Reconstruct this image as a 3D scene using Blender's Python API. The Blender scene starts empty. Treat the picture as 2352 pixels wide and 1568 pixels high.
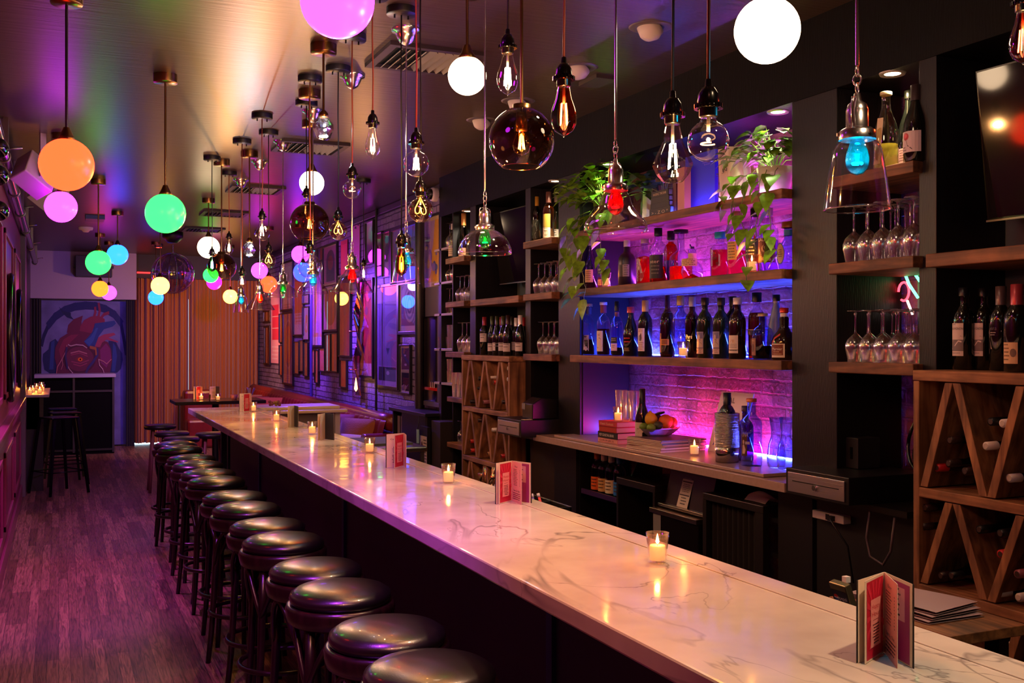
import bpy, math, random
from mathutils import Vector, Matrix
pi = math.pi
S = bpy.context.scene
# ---------------------------------------------------------------- camera, world, exposure
F = 2350.0                      # focal length in pixels of the 2352 px wide frame
PSI = math.atan(1041.0 / F)     # the camera looks this far to the right of the room axis (+Y)
EYE = 1.69
cs, sn = math.cos(PSI), math.sin(PSI)
cam_d = bpy.data.cameras.new('camera'); cam = bpy.data.objects.new('camera', cam_d)
S.collection.objects.link(cam)
cam.location = (0, 0, EYE); cam.rotation_euler = (pi / 2, 0, -PSI)
cam_d.sensor_width = 36; cam_d.lens = 36 * F / 2352; cam_d.clip_start = .05
S.camera = cam
W = bpy.data.worlds.new('world'); S.world = W; W.use_nodes = True
W.node_tree.nodes['Background'].inputs[0].default_value = (.30, .13, .42, 1)
W.node_tree.nodes['Background'].inputs[1].default_value = .05
S.view_settings.view_transform = 'Standard'; S.view_settings.look = 'None'
S.view_settings.exposure = 0.35; S.view_settings.gamma = 1.0; S.view_settings.use_curve_mapping = False
try:
    S.cycles.transparent_max_bounces = 32
    S.cycles.sample_clamp_indirect = 4.0
except Exception: pass
LIGHT = dict(bulb=2.5, globe=1.0, led=3.4, candle=2.0)
CEIL = 3.10
FACE = 3.0       # front plane of the back bar columns
WALLX = 3.15     # brick wall of the lounge
LEFTX = -0.38

def ray(u, v):
    x = (u - 1176) / F
    return x * cs + sn, -x * sn + cs, (784 - v) / F
def PT(u, v, t): r = ray(u, v); return Vector((r[0] * t, r[1] * t, EYE + r[2] * t))
def PX(u, v, X): return PT(u, v, X / ray(u, v)[0])
def PY(u, v, Y): return PT(u, v, Y / ray(u, v)[1])
def PZ(u, v, z): return PT(u, v, (z - EYE) / ray(u, v)[2])

# ---------------------------------------------------------------- helpers: materials
def lin(c):
    if isinstance(c, str):
        c = tuple(int(c[i:i + 2], 16) / 255 for i in (0, 2, 4))
        c = tuple(x / 12.92 if x <= .04045 else ((x + .055) / 1.055) ** 2.4 for x in c)
    return (c[0], c[1], c[2], 1)
MC = {}
def pm(col, rough=.5, metal=0, bump=0, bscale=60, coat=0, spec=.5, vary=0, vscale=8, stretch=(1, 1, 1), trans=0, sheen=0, name=None):
    key = ('pm', col, rough, metal, bump, bscale, coat, spec, vary, vscale, stretch, trans, sheen)
    if key in MC: return MC[key]
    m = bpy.data.materials.new(name or 'surface'); m.use_nodes = True
    n = m.node_tree.nodes; L = m.node_tree.links; b = n['Principled BSDF']
    b.inputs['Base Color'].default_value = lin(col); b.inputs['Roughness'].default_value = rough
    b.inputs['Metallic'].default_value = metal; b.inputs['Coat Weight'].default_value = coat
    b.inputs['Specular IOR Level'].default_value = spec
    b.inputs['Sheen Weight'].default_value = sheen
    if trans: b.inputs['Transmission Weight'].default_value = trans
    if bump or vary:
        tc = n.new('ShaderNodeTexCoord'); mp = n.new('ShaderNodeMapping'); mp.inputs['Scale'].default_value = stretch
        L.new(tc.outputs['Object'], mp.inputs[0])
    if vary:
        t = n.new('ShaderNodeTexNoise'); t.inputs['Scale'].default_value = vscale; t.inputs['Detail'].default_value = 5
        L.new(mp.outputs[0], t.inputs['Vector'])
        r = n.new('ShaderNodeMapRange'); r.inputs[1].default_value = .3; r.inputs[2].default_value = .7
        r.inputs[3].default_value = 1 - vary; r.inputs[4].default_value = 1 + vary
        L.new(t.outputs['Fac'], r.inputs[0])
        x = n.new('ShaderNodeMix'); x.data_type = 'RGBA'; x.blend_type = 'MULTIPLY'; x.inputs[0].default_value = 1
        x.inputs[6].default_value = lin(col); L.new(r.outputs[0], x.inputs[7]); L.new(x.outputs[2], b.inputs['Base Color'])
    if bump:
        t = n.new('ShaderNodeTexNoise'); t.inputs['Scale'].default_value = bscale; t.inputs['Detail'].default_value = 4
        L.new(mp.outputs[0], t.inputs['Vector'])
        q = n.new('ShaderNodeBump'); q.inputs['Strength'].default_value = bump; q.inputs['Distance'].default_value = .01
        L.new(t.outputs['Fac'], q.inputs['Height']); L.new(q.outputs[0], b.inputs['Normal'])
    MC[key] = m; return m
def em(col, strength=1, name=None):
    key = ('em', col, strength)
    if key in MC: return MC[key]
    m = bpy.data.materials.new(name or 'glow'); m.use_nodes = True
    b = m.node_tree.nodes['Principled BSDF']; b.inputs['Base Color'].default_value = (0, 0, 0, 1); b.inputs['Roughness'].default_value = .3
    b.inputs['Emission Color'].default_value = lin(col); b.inputs['Emission Strength'].default_value = strength
    MC[key] = m; return m
def glass(tint='ffffff', refl=.6, base=.05, rough=.02, pw=3.0, gcol='ffffff'):
    key = ('gl', tint, refl, base, rough, pw, gcol)
    if key in MC: return MC[key]
    m = bpy.data.materials.new('glass'); m.use_nodes = True
    n = m.node_tree.nodes; L = m.node_tree.links; n.clear()
    o = n.new('ShaderNodeOutputMaterial'); mx = n.new('ShaderNodeMixShader')
    tr = n.new('ShaderNodeBsdfTransparent'); tr.inputs[0].default_value = lin(tint)
    g = n.new('ShaderNodeBsdfGlossy'); g.inputs['Roughness'].default_value = rough; g.inputs[0].default_value = lin(gcol)
    lw = n.new('ShaderNodeLayerWeight'); lw.inputs[0].default_value = .5
    p = n.new('ShaderNodeMath'); p.operation = 'POWER'; p.inputs[1].default_value = pw
    a = n.new('ShaderNodeMath'); a.operation = 'MULTIPLY_ADD'; a.inputs[1].default_value = refl; a.inputs[2].default_value = base; a.use_clamp = True
    L.new(lw.outputs['Facing'], p.inputs[0]); L.new(p.outputs[0], a.inputs[0]); L.new(a.outputs[0], mx.inputs[0])
    L.new(tr.outputs[0], mx.inputs[1]); L.new(g.outputs[0], mx.inputs[2]); L.new(mx.outputs[0], o.inputs[0])
    MC[key] = m; return m
def liquid(col, dens=.35):
    key = ('lq', col, dens)
    if key in MC: return MC[key]
    m = bpy.data.materials.new('liquid'); m.use_nodes = True
    n = m.node_tree.nodes; L = m.node_tree.links; n.clear()
    o = n.new('ShaderNodeOutputMaterial'); mx = n.new('ShaderNodeMixShader'); mx.inputs[0].default_value = dens
    tr = n.new('ShaderNodeBsdfTransparent'); tr.inputs[0].default_value = lin(col)
    g = n.new('ShaderNodeBsdfTranslucent'); g.inputs[0].default_value = lin(col)
    L.new(tr.outputs[0], mx.inputs[1]); L.new(g.outputs[0], mx.inputs[2]); L.new(mx.outputs[0], o.inputs[0])
    MC[key] = m; return m
def nodemat(name):
    m = bpy.data.materials.new(name); m.use_nodes = True
    return m, m.node_tree.nodes, m.node_tree.links, m.node_tree.nodes['Principled BSDF']
def ramp(n, stops):
    r = n.new('ShaderNodeValToRGB'); e = r.color_ramp.elements
    while len(e) < len(stops): e.new(.5)
    for i, (p, c) in enumerate(stops): e[i].position = p; e[i].color = lin(c)
    return r
def brick_mat(name, c1, c2, mortar, bw=.22, bh=.072, axis='YZ', rough=.55, vary=.5):
    m, n, L, b = nodemat(name)
    tc = n.new('ShaderNodeTexCoord'); sp = n.new('ShaderNodeSeparateXYZ'); cb = n.new('ShaderNodeCombineXYZ')
    L.new(tc.outputs['Object'], sp.inputs[0]); L.new(sp.outputs['Y' if axis == 'YZ' else 'X'], cb.inputs[0]); L.new(sp.outputs['Z'], cb.inputs[1])
    nz = n.new('ShaderNodeTexNoise'); nz.inputs['Scale'].default_value = 9; L.new(tc.outputs['Object'], nz.inputs['Vector'])
    vm = n.new('ShaderNodeVectorMath'); vm.operation = 'MULTIPLY_ADD'; vm.inputs[1].default_value = (.02, .02, 0)
    L.new(nz.outputs['Color'], vm.inputs[0]); L.new(cb.outputs[0], vm.inputs[2])
    br = n.new('ShaderNodeTexBrick'); br.inputs['Scale'].default_value = 1; br.inputs['Brick Width'].default_value = bw
    br.inputs['Row Height'].default_value = bh; br.inputs['Mortar Size'].default_value = .007; br.inputs['Mortar Smooth'].default_value = .35
    br.inputs['Color1'].default_value = lin(c1); br.inputs['Color2'].default_value = lin(c2); br.inputs['Mortar'].default_value = lin(mortar)
    L.new(vm.outputs[0], br.inputs['Vector'])
    n2 = n.new('ShaderNodeTexNoise'); n2.inputs['Scale'].default_value = 5; n2.inputs['Detail'].default_value = 6; L.new(tc.outputs['Object'], n2.inputs['Vector'])
    mr = n.new('ShaderNodeMapRange'); mr.inputs[1].default_value = .3; mr.inputs[2].default_value = .7; mr.inputs[3].default_value = 1 - vary; mr.inputs[4].default_value = 1 + vary * .5
    L.new(n2.outputs['Fac'], mr.inputs[0])
    x = n.new('ShaderNodeMix'); x.data_type = 'RGBA'; x.blend_type = 'MULTIPLY'; x.inputs[0].default_value = 1
    L.new(br.outputs['Color'], x.inputs[6]); L.new(mr.outputs[0], x.inputs[7]); L.new(x.outputs[2], b.inputs['Base Color'])
    n3 = n.new('ShaderNodeTexNoise'); n3.inputs['Scale'].default_value = 40; n3.inputs['Detail'].default_value = 6; L.new(tc.outputs['Object'], n3.inputs['Vector'])
    h = n.new('ShaderNodeMath'); h.operation = 'MULTIPLY_ADD'; h.inputs[1].default_value = -1.0
    L.new(br.outputs['Fac'], h.inputs[0]); L.new(n3.outputs['Fac'], h.inputs[2])
    q = n.new('ShaderNodeBump'); q.inputs['Strength'].default_value = .8; q.inputs['Distance'].default_value = .012
    L.new(h.outputs[0], q.inputs['Height']); L.new(q.outputs[0], b.inputs['Normal']); b.inputs['Roughness'].default_value = rough
    return m
def wood_mat(name, dark, light, axis='Y', scale=1.0, rough=.5, bump=.4):
    m, n, L, b = nodemat(name)
    tc = n.new('ShaderNodeTexCoord'); mp = n.new('ShaderNodeMapping')
    sc = {'Y': (22, 1.6, 22), 'X': (1.6, 22, 22), 'Z': (22, 22, 1.6)}[axis]
    mp.inputs['Scale'].default_value = tuple(s * scale for s in sc); L.new(tc.outputs['Object'], mp.inputs[0])
    t = n.new('ShaderNodeTexNoise'); t.inputs['Scale'].default_value = 1.5; t.inputs['Detail'].default_value = 9; t.inputs['Distortion'].default_value = .6
    L.new(mp.outputs[0], t.inputs['Vector'])
    r = ramp(n, [(.3, dark), (.7, light)]); L.new(t.outputs['Fac'], r.inputs[0])
    t2 = n.new('ShaderNodeTexNoise'); t2.inputs['Scale'].default_value = 6; t2.inputs['Detail'].default_value = 4; L.new(tc.outputs['Object'], t2.inputs['Vector'])
    mr = n.new('ShaderNodeMapRange'); mr.inputs[1].default_value = .35; mr.inputs[2].default_value = .65; mr.inputs[3].default_value = .6; mr.inputs[4].default_value = 1.25
    L.new(t2.outputs['Fac'], mr.inputs[0])
    x = n.new('ShaderNodeMix'); x.data_type = 'RGBA'; x.blend_type = 'MULTIPLY'; x.inputs[0].default_value = 1
    L.new(r.outputs[0], x.inputs[6]); L.new(mr.outputs[0], x.inputs[7]); L.new(x.outputs[2], b.inputs['Base Color'])
    q = n.new('ShaderNodeBump'); q.inputs['Strength'].default_value = bump; q.inputs['Distance'].default_value = .004
    L.new(t.outputs['Fac'], q.inputs['Height']); L.new(q.outputs[0], b.inputs['Normal']); b.inputs['Roughness'].default_value = rough
    return m

# ---------------------------------------------------------------- helpers: meshes
class MB:
    def __init__(s): s.v = []; s.f = []; s.mi = []; s.sm = []; s.mats = []; s.T = None
    def mat(s, m):
        if m not in s.mats: s.mats.append(m)
        return s.mats.index(m)
    def add(s, vs, fs, m, smooth=False):
        o = len(s.v)
        for p in vs:
            p = Vector(p); s.v.append(tuple(s.T @ p) if s.T else tuple(p))
        k = s.mat(m)
        for f in fs: s.f.append([o + i for i in f]); s.mi.append(k); s.sm.append(smooth)
        return s
    def box(s, a, b, m):
        x0, y0, z0 = a; x1, y1, z1 = b
        if x0 > x1: x0, x1 = x1, x0
        if y0 > y1: y0, y1 = y1, y0
        if z0 > z1: z0, z1 = z1, z0
        return s.add([(x0, y0, z0), (x1, y0, z0), (x1, y1, z0), (x0, y1, z0), (x0, y0, z1), (x1, y0, z1), (x1, y1, z1), (x0, y1, z1)],
              [(0, 3, 2, 1), (4, 5, 6, 7), (0, 1, 5, 4), (1, 2, 6, 5), (2, 3, 7, 6), (3, 0, 4, 7)], m)
    def cbox(s, c, d, m, rz=0, rx=0, ry=0):
        o = s.T; R = Matrix.Translation(c) @ Matrix.Rotation(rz, 4, 'Z') @ Matrix.Rotation(ry, 4, 'Y') @ Matrix.Rotation(rx, 4, 'X')
        s.T = o @ R if o else R
        s.box((-d[0] / 2, -d[1] / 2, -d[2] / 2), (d[0] / 2, d[1] / 2, d[2] / 2), m); s.T = o; return s
    def lathe(s, prof, m, c=(0, 0, 0), seg=20, smooth=True, arc=None, axis='Z'):
        vs = []; fs = []; n = len(prof); full = arc is None
        a0, a1 = (0, 2 * pi) if full else arc
        k = seg if full else seg + 1
        for j in range(k):
            a = a0 + (a1 - a0) * j / seg
            for r, z in prof:
                x, y = r * math.cos(a), r * math.sin(a)
                if axis == 'X': vs.append((c[0] + z, c[1] + x, c[2] + y))
                elif axis == 'Y': vs.append((c[0] + x, c[1] + z, c[2] + y))
                else: vs.append((c[0] + x, c[1] + y, c[2] + z))
        for j in range(seg):
            j2 = (j + 1) % k
            for i in range(n - 1):
                a, b, d, e = j * n + i, j2 * n + i, j2 * n + i + 1, j * n + i + 1
                if prof[i][0] < 1e-6: fs.append((a, d, e))
                elif prof[i + 1][0] < 1e-6: fs.append((a, b, e))
                else: fs.append((a, b, d, e))
        return s.add(vs, fs, m, smooth)
    def cyl(s, c, r, h, m, seg=16, axis='Z', r2=None):
        r2 = r if r2 is None else r2
        return s.lathe([(0, 0), (r, 0)], m, c, seg, False, axis=axis).lathe([(r, 0), (r2, h)], m, c, seg, True, axis=axis).lathe([(r2, h), (0, h)], m, c, seg, False, axis=axis)
    def sphere(s, c, r, m, seg=24, rings=12, sz=1):
        return s.lathe([(max(0, r * math.sin(pi * i / rings)), -r * sz * math.cos(pi * i / rings)) if 0 < i < rings else (0, (-1 if i == 0 else 1) * r * sz) for i in range(rings + 1)], m, c, seg)
    def tube(s, path, r, m, seg=8, closed=False, cap=True):
        P = [Vector(p) for p in path]; n = len(P); vs = []; fs = []
        up = None
        for i in range(n):
            if closed: d = P[(i + 1) % n] - P[i - 1]
            else: d = (P[min(i + 1, n - 1)] - P[max(i - 1, 0)])
            d.normalize()
            if up is None:
                up = Vector((0, 0, 1)) if abs(d.z) < .9 else Vector((1, 0, 0))
            a = d.cross(up).normalized(); b = a.cross(d).normalized(); up = b
            rr = r[i] if isinstance(r, (list, tuple)) else r
            for j in range(seg):
                t = 2 * pi * j / seg; vs.append(P[i] + a * rr * math.cos(t) + b * rr * math.sin(t))
        for i in range(n if closed else n - 1):
            i2 = (i + 1) % n
            for j in range(seg):
                j2 = (j + 1) % seg; fs.append((i * seg + j, i * seg + j2, i2 * seg + j2, i2 * seg + j))
        if cap and not closed: fs.append(tuple(range(seg))[::-1]); fs.append(tuple((n - 1) * seg + j for j in range(seg)))
        return s.add(vs, fs, m, True)
    def poly(s, pts, m): return s.add(pts, [tuple(range(len(pts)))], m)
    def prism(s, pts, d, m):
        """planar polygon pts extruded by vector d"""
        n = len(pts); d = Vector(d); vs = [Vector(p) for p in pts] + [Vector(p) + d for p in pts]
        fs = [tuple(range(n))[::-1], tuple(range(n, 2 * n))] + [(i, (i + 1) % n, n + (i + 1) % n, n + i) for i in range(n)]
        return s.add(vs, fs, m)
    def grid(s, fn, nu, nv, m, smooth=True):
        vs = [fn(i / nu, j / nv) for i in range(nu + 1) for j in range(nv + 1)]
        fs = [(i * (nv + 1) + j, (i + 1) * (nv + 1) + j, (i + 1) * (nv + 1) + j + 1, i * (nv + 1) + j + 1) for i in range(nu) for j in range(nv)]
        return s.add(vs, fs, m, smooth)
    def build(s, name, parent=None, loc=None, bevel=0, label=None):
        me = bpy.data.meshes.new(name); me.from_pydata(s.v, [], s.f)
        for m in s.mats: me.materials.append(m)
        me.polygons.foreach_set('material_index', s.mi); me.polygons.foreach_set('use_smooth', s.sm); me.update()
        o = bpy.data.objects.new(name, me); S.collection.objects.link(o)
        if parent: o.parent = parent
        if loc is not None: o.location = loc
        if bevel:
            b = o.modifiers.new('bevel', 'BEVEL'); b.width = bevel; b.segments = 2; b.limit_method = 'ANGLE'; b.angle_limit = .6
        if label: o['label'] = label
        return o
def tag(o, label, cat, group=None, kind=None):
    o['label'] = label; o['category'] = cat
    if group: o['group'] = group
    if kind: o['kind'] = kind
    return o
def thing(name, label, cat, loc=(0, 0, 0), rz=0, group=None):
    o = bpy.data.objects.new(name, None); S.collection.objects.link(o); o.empty_display_size = .05
    o.location = loc; o.rotation_euler = (0, 0, rz)
    return tag(o, label, cat, group)
def ordn(i): return ['first', 'second', 'third', 'fourth', 'fifth', 'sixth', 'seventh', 'eighth', 'ninth', 'tenth'][i]
def struct(name, mb, bevel=0):
    o = mb.build(name, bevel=bevel); o['kind'] = 'structure'; return o
def dup(root, loc, rz=0, label=None, group=None, scale=None):
    r = root.copy(); S.collection.objects.link(r); r.location = loc; r.rotation_euler = (0, 0, rz)
    if label: r['label'] = label
    if group: r['group'] = group
    if scale: r.scale = scale
    for ch in list(root.children):
        c = ch.copy(); S.collection.objects.link(c); c.parent = r
        for g in ch.children:
            d = g.copy(); S.collection.objects.link(d); d.parent = c
    return r
def point(loc, energy, col, r=.02, parent=None, name='lamp_light'):
    l = bpy.data.lights.new(name, 'POINT'); l.energy = energy; l.color = lin(col)[:3]; l.shadow_soft_size = r
    o = bpy.data.objects.new(name, l); S.collection.objects.link(o); o.location = loc
    if parent: o.parent = parent
    return o
def spot(loc, to, energy, col, ang=70, r=.03, parent=None, blend=.6):
    l = bpy.data.lights.new('lamp_light', 'SPOT'); l.energy = energy; l.color = lin(col)[:3]; l.shadow_soft_size = r
    l.spot_size = math.radians(ang); l.spot_blend = blend
    o = bpy.data.objects.new('lamp_light', l); S.collection.objects.link(o); o.location = loc
    o.rotation_euler = (Vector(to) - Vector(loc)).to_track_quat('-Z', 'Y').to_euler()
    if parent: o.parent = parent
    return o
def legs(t, m, *bx):
    for a, b in bx: MB().box(a, b, m).build('leg', t)
# ---- flat writing and drawing: items laid in (x, y) and carried onto any surface by a mapping function
TX = {}
def textgeo(txt):
    if txt in TX: return TX[txt]
    c = bpy.data.curves.new('t', 'FONT'); c.body = txt; c.size = 1; c.resolution_u = 2
    o = bpy.data.objects.new('t', c); S.collection.objects.link(o)
    dg = bpy.context.evaluated_depsgraph_get(); me = o.evaluated_get(dg).to_mesh()
    vs = [(v.co.x, v.co.y) for v in me.vertices]; fs = [tuple(p.vertices) for p in me.polygons]
    w = max([v[0] for v in vs] + [.01]); o.evaluated_get(dg).to_mesh_clear()
    bpy.data.objects.remove(o); bpy.data.curves.remove(c)
    TX[txt] = (vs, fs, w); return TX[txt]
def art(mb, f, items, rough=.5):
    """f(x, y, layer) -> 3D point.  items: r rect, e ellipse, p polygon, t text, n small print lines, k stroke"""
    lay = 0
    for it in items:
        k = it[0]; lay += 1
        m = pm(it[-1], rough)
        if k == 'r':
            x0, y0, x1, y1 = it[1:5]; nn = 8
            mb.add([f(x0 + (x1 - x0) * i / nn, y, lay) for i in range(nn + 1) for y in (y0, y1)], [(2 * i, 2 * i + 2, 2 * i + 3, 2 * i + 1) for i in range(nn)], m)
        elif k == 'e':
            cx, cy, rx, ry = it[1:5]; nn = 24
            mb.add([f(cx, cy, lay)] + [f(cx + rx * math.cos(2 * pi * i / nn), cy + ry * math.sin(2 * pi * i / nn), lay) for i in range(nn)], [(0, 1 + i, 1 + (i + 1) % nn) for i in range(nn)], m)
        elif k == 'p':
            mb.add([f(x, y, lay) for x, y in it[1]], [tuple(range(len(it[1])))], m)
        elif k == 't':
            x, y, h, txt = it[1:5]; vs, fs, w = textgeo(txt); sc = h / .7
            wmax = it[5] if len(it) > 6 else None; sx = sc
            if wmax: sx = wmax / w
            mb.add([f(x + (a - w / 2) * sx, y + b * sc, lay) for a, b in vs], fs, m)
        elif k == 'n':
            x0, y0, x1, y1, nl = it[1:6]; rnd = random.Random(int(x0 * 977 + y0 * 7919 + nl))
            for i in range(nl):
                y = y1 + (y0 - y1) * i / max(1, nl - 1); h = abs(y1 - y0) / max(1, nl - 1) * .38; x = x0 + (x1 - x0) * rnd.random() * .15
                while x < x1 - (x1 - x0) * rnd.random() * .25:
                    w = (x1 - x0) * rnd.uniform(.06, .2); e = min(x + w, x1)
                    mb.add([f(x, y, lay), f(e, y, lay), f(e, y + h, lay), f(x, y + h, lay)], [(0, 1, 2, 3)], m); x = e + (x1 - x0) * .03
        elif k == 'k':
            pts = it[1]; w = it[2]
            for (xa, ya), (xb, yb) in zip(pts, pts[1:]):
                lay += .07
                d = math.hypot(xb - xa, yb - ya) or 1; nx, ny = -(yb - ya) / d * w / 2, (xb - xa) / d * w / 2
                ex, ey = (xb - xa) / d * w * .3, (yb - ya) / d * w * .3
                mb.add([f(xa + nx - ex, ya + ny - ey, lay), f(xb + nx + ex, yb + ny + ey, lay), f(xb - nx + ex, yb - ny + ey, lay), f(xa - nx - ex, ya - ny - ey, lay)], [(0, 1, 2, 3)], m)
    return mb
def mapx(X, y0, z0, w, h, eps=.0004, flip=1):
    """a sheet facing -X, (0..1, 0..1) runs left to right as seen from the room: +y is left"""
    return lambda x, y, l: (X - flip * eps * l, y0 - w * x, z0 + h * y)
def mapny(Y, x0, z0, w, h, eps=.0004): return lambda x, y, l: (x0 + w * x, Y - eps * l, z0 + h * y)

# ---------------------------------------------------------------- common materials
BLK = pm('08070a', .45, name='black_paint'); BLKG = pm('060507', .2, name='black_gloss')
COLP = pm('120f15', .4, spec=.35, bump=.15, bscale=30, stretch=(6, 6, .6), name='column_paint')
CHROME = pm('e8e4ec', .2, 1, name='chrome'); STEEL = pm('8d8a8e', .32, 1, bump=.05, bscale=80, name='steel')
DSTEEL = pm('55525a', .35, 1, name='dark_steel')
BRASS = pm('8a6a3c', .28, 1, name='brass'); COPPER = pm('9a4a34', .5, 0, name='copper_cord')
WOODS = wood_mat('shelf_wood', '4a2a19', '94603c', 'Y', 1.0, .6)
WOODC = wood_mat('crate_wood', '5c3620', 'b07e54', 'Y', .9, .65)
WOODZ = wood_mat('crate_wood_upright', '5c3620', 'ac7a50', 'Z', .9, .65)
DARKW = wood_mat('dark_bentwood', '0c0606', '24110e', 'Z', 1.0, .28, .1)
WHITE = pm('d8d0d4', .5, name='white_paint'); WAX = None
GL = glass(); GLT = glass('f4f0f8', .85, .06)
# ================================================================ the room
def floor_mat():
    m, n, L, b = nodemat('oak_floor')
    tc = n.new('ShaderNodeTexCoord'); mp = n.new('ShaderNodeMapping'); mp.inputs['Rotation'].default_value = (0, 0, pi / 2)
    L.new(tc.outputs['Object'], mp.inputs[0])
    br = n.new('ShaderNodeTexBrick'); br.inputs['Scale'].default_value = 1; br.inputs['Brick Width'].default_value = .85; br.inputs['Row Height'].default_value = .058
    br.inputs['Mortar Size'].default_value = .0012; br.inputs['Color1'].default_value = lin('9a7058'); br.inputs['Color2'].default_value = lin('5e4032'); br.inputs['Mortar'].default_value = lin('1a0f0c')
    br.offset = .37; br.offset_frequency = 3
    L.new(mp.outputs[0], br.inputs['Vector'])
    m2 = n.new('ShaderNodeMapping'); m2.inputs['Scale'].default_value = (30, 1.8, 1); L.new(tc.outputs['Object'], m2.inputs[0])
    t = n.new('ShaderNodeTexNoise'); t.inputs['Scale'].default_value = 2.2; t.inputs['Detail'].default_value = 8; t.inputs['Distortion'].default_value = 1.6; L.new(m2.outputs[0], t.inputs['Vector'])
    r = ramp(n, [(.35, '6a625e'), (.62, 'ffffff')]); L.new(t.outputs['Fac'], r.inputs[0])
    x = n.new('ShaderNodeMix'); x.data_type = 'RGBA'; x.blend_type = 'MULTIPLY'; x.inputs[0].default_value = .85
    L.new(br.outputs['Color'], x.inputs[6]); L.new(r.outputs[0], x.inputs[7]); L.new(x.outputs[2], b.inputs['Base Color'])
    q = n.new('ShaderNodeBump'); q.inputs['Strength'].default_value = .35; q.inputs['Distance'].default_value = .003
    L.new(t.outputs['Fac'], q.inputs['Height']); L.new(q.outputs[0], b.inputs['Normal']); b.inputs['Roughness'].default_value = .42
    return m
def marble_mat():
    m, n, L, b = nodemat('marble')
    tc = n.new('ShaderNodeTexCoord')
    def vein(scale, rot, dist, w, off):
        mp = n.new('ShaderNodeMapping'); mp.inputs['Rotation'].default_value = (0, 0, rot); mp.inputs['Location'].default_value = (off, off * 1.7, 0); mp.inputs['Scale'].default_value = (1, .55, 1)
        L.new(tc.outputs['Object'], mp.inputs[0])
        t = n.new('ShaderNodeTexNoise'); t.inputs['Scale'].default_value = scale; t.inputs['Detail'].default_value = 5; t.inputs['Roughness'].default_value = .5; t.inputs['Distortion'].default_value = dist
        L.new(mp.outputs[0], t.inputs['Vector'])
        a = n.new('ShaderNodeMath'); a.operation = 'SUBTRACT'; a.inputs[1].default_value = .5; L.new(t.outputs['Fac'], a.inputs[0])
        c = n.new('ShaderNodeMath'); c.operation = 'ABSOLUTE'; L.new(a.outputs[0], c.inputs[0])
        d = n.new('ShaderNodeMapRange'); d.inputs[1].default_value = 0; d.inputs[2].default_value = w; d.inputs[3].default_value = 1; d.inputs[4].default_value = 0; L.new(c.outputs[0], d.inputs[0])
        return d.outputs[0]
    v1 = vein(1.15, .5, .9, .008, 3.1); v2 = vein(1.7, -.3, 1.2, .006, 9.7)
    msk = n.new('ShaderNodeTexNoise'); msk.inputs['Scale'].default_value = 1.6; L.new(tc.outputs['Object'], msk.inputs['Vector'])
    mr = n.new('ShaderNodeMapRange'); mr.inputs[1].default_value = .42; mr.inputs[2].default_value = .62; L.new(msk.outputs['Fac'], mr.inputs[0])
    mm = n.new('ShaderNodeMath'); mm.operation = 'MAXIMUM'; L.new(v1, mm.inputs[0]); L.new(v2, mm.inputs[1])
    ml = n.new('ShaderNodeMath'); ml.operation = 'MULTIPLY'; L.new(mm.outputs[0], ml.inputs[0]); L.new(mr.outputs[0], ml.inputs[1])
    mq = n.new('ShaderNodeMath'); mq.operation = 'MULTIPLY'; mq.inputs[1].default_value = .62; L.new(ml.outputs[0], mq.inputs[0])
    cl = n.new('ShaderNodeTexNoise'); cl.inputs['Scale'].default_value = 2.5; cl.inputs['Detail'].default_value = 4; L.new(tc.outputs['Object'], cl.inputs['Vector'])
    r = ramp(n, [(.3, 'bfb0a6'), (.7, 'e8ddd2')]); L.new(cl.outputs['Fac'], r.inputs[0])
    x = n.new('ShaderNodeMix'); x.data_type = 'RGBA'; L.new(mq.outputs[0], x.inputs[0]); L.new(r.outputs[0], x.inputs[6]); x.inputs[7].default_value = lin('4c4148')
    L.new(x.outputs[2], b.inputs['Base Color'])
    t3 = n.new('ShaderNodeTexNoise'); t3.inputs['Scale'].default_value = 2.2; t3.inputs['Detail'].default_value = 8; L.new(tc.outputs['Object'], t3.inputs['Vector'])
    r3 = n.new('ShaderNodeMapRange'); r3.inputs[1].default_value = .45; r3.inputs[2].default_value = .62; r3.inputs[3].default_value = .07; r3.inputs[4].default_value = .2
    L.new(t3.outputs['Fac'], r3.inputs[0]); L.new(r3.outputs[0], b.inputs['Roughness'])
    t4 = n.new('ShaderNodeTexNoise'); t4.inputs['Scale'].default_value = 7; t4.inputs['Detail'].default_value = 1; L.new(tc.outputs['Object'], t4.inputs['Vector'])
    q = n.new('ShaderNodeBump'); q.inputs['Strength'].default_value = .12; q.inputs['Distance'].default_value = .01
    L.new(t4.outputs['Fac'], q.inputs['Height']); L.new(q.outputs[0], b.inputs['Normal'])
    return m
def ceil_mat():
    m, n, L, b = nodemat('ceiling_paint'); b.inputs['Base Color'].default_value = lin('38271e')
    tc = n.new('ShaderNodeTexCoord'); mp = n.new('ShaderNodeMapping'); mp.inputs['Scale'].default_value = (6, 60, 1); L.new(tc.outputs['Object'], mp.inputs[0])
    t = n.new('ShaderNodeTexNoise'); t.inputs['Scale'].default_value = .7; t.inputs['Detail'].default_value = 5; L.new(mp.outputs[0], t.inputs['Vector'])
    q = n.new('ShaderNodeBump'); q.inputs['Strength'].default_value = .5; q.inputs['Distance'].default_value = .004
    L.new(t.outputs['Fac'], q.inputs['Height']); L.new(q.outputs[0], b.inputs['Normal'])
    b.inputs['Roughness'].default_value = .36; b.inputs['Specular IOR Level'].default_value = .9
    return m
Y0, Y1 = -1.2, 17.95
struct('floor', MB().box((LEFTX - 1.4, Y0, -.1), (3.6, Y1, 0), floor_mat()))
struct('ceiling', MB().box((LEFTX - 1.4, Y0, CEIL), (3.6, Y1 + .1, CEIL + .1), ceil_mat()))
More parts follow.
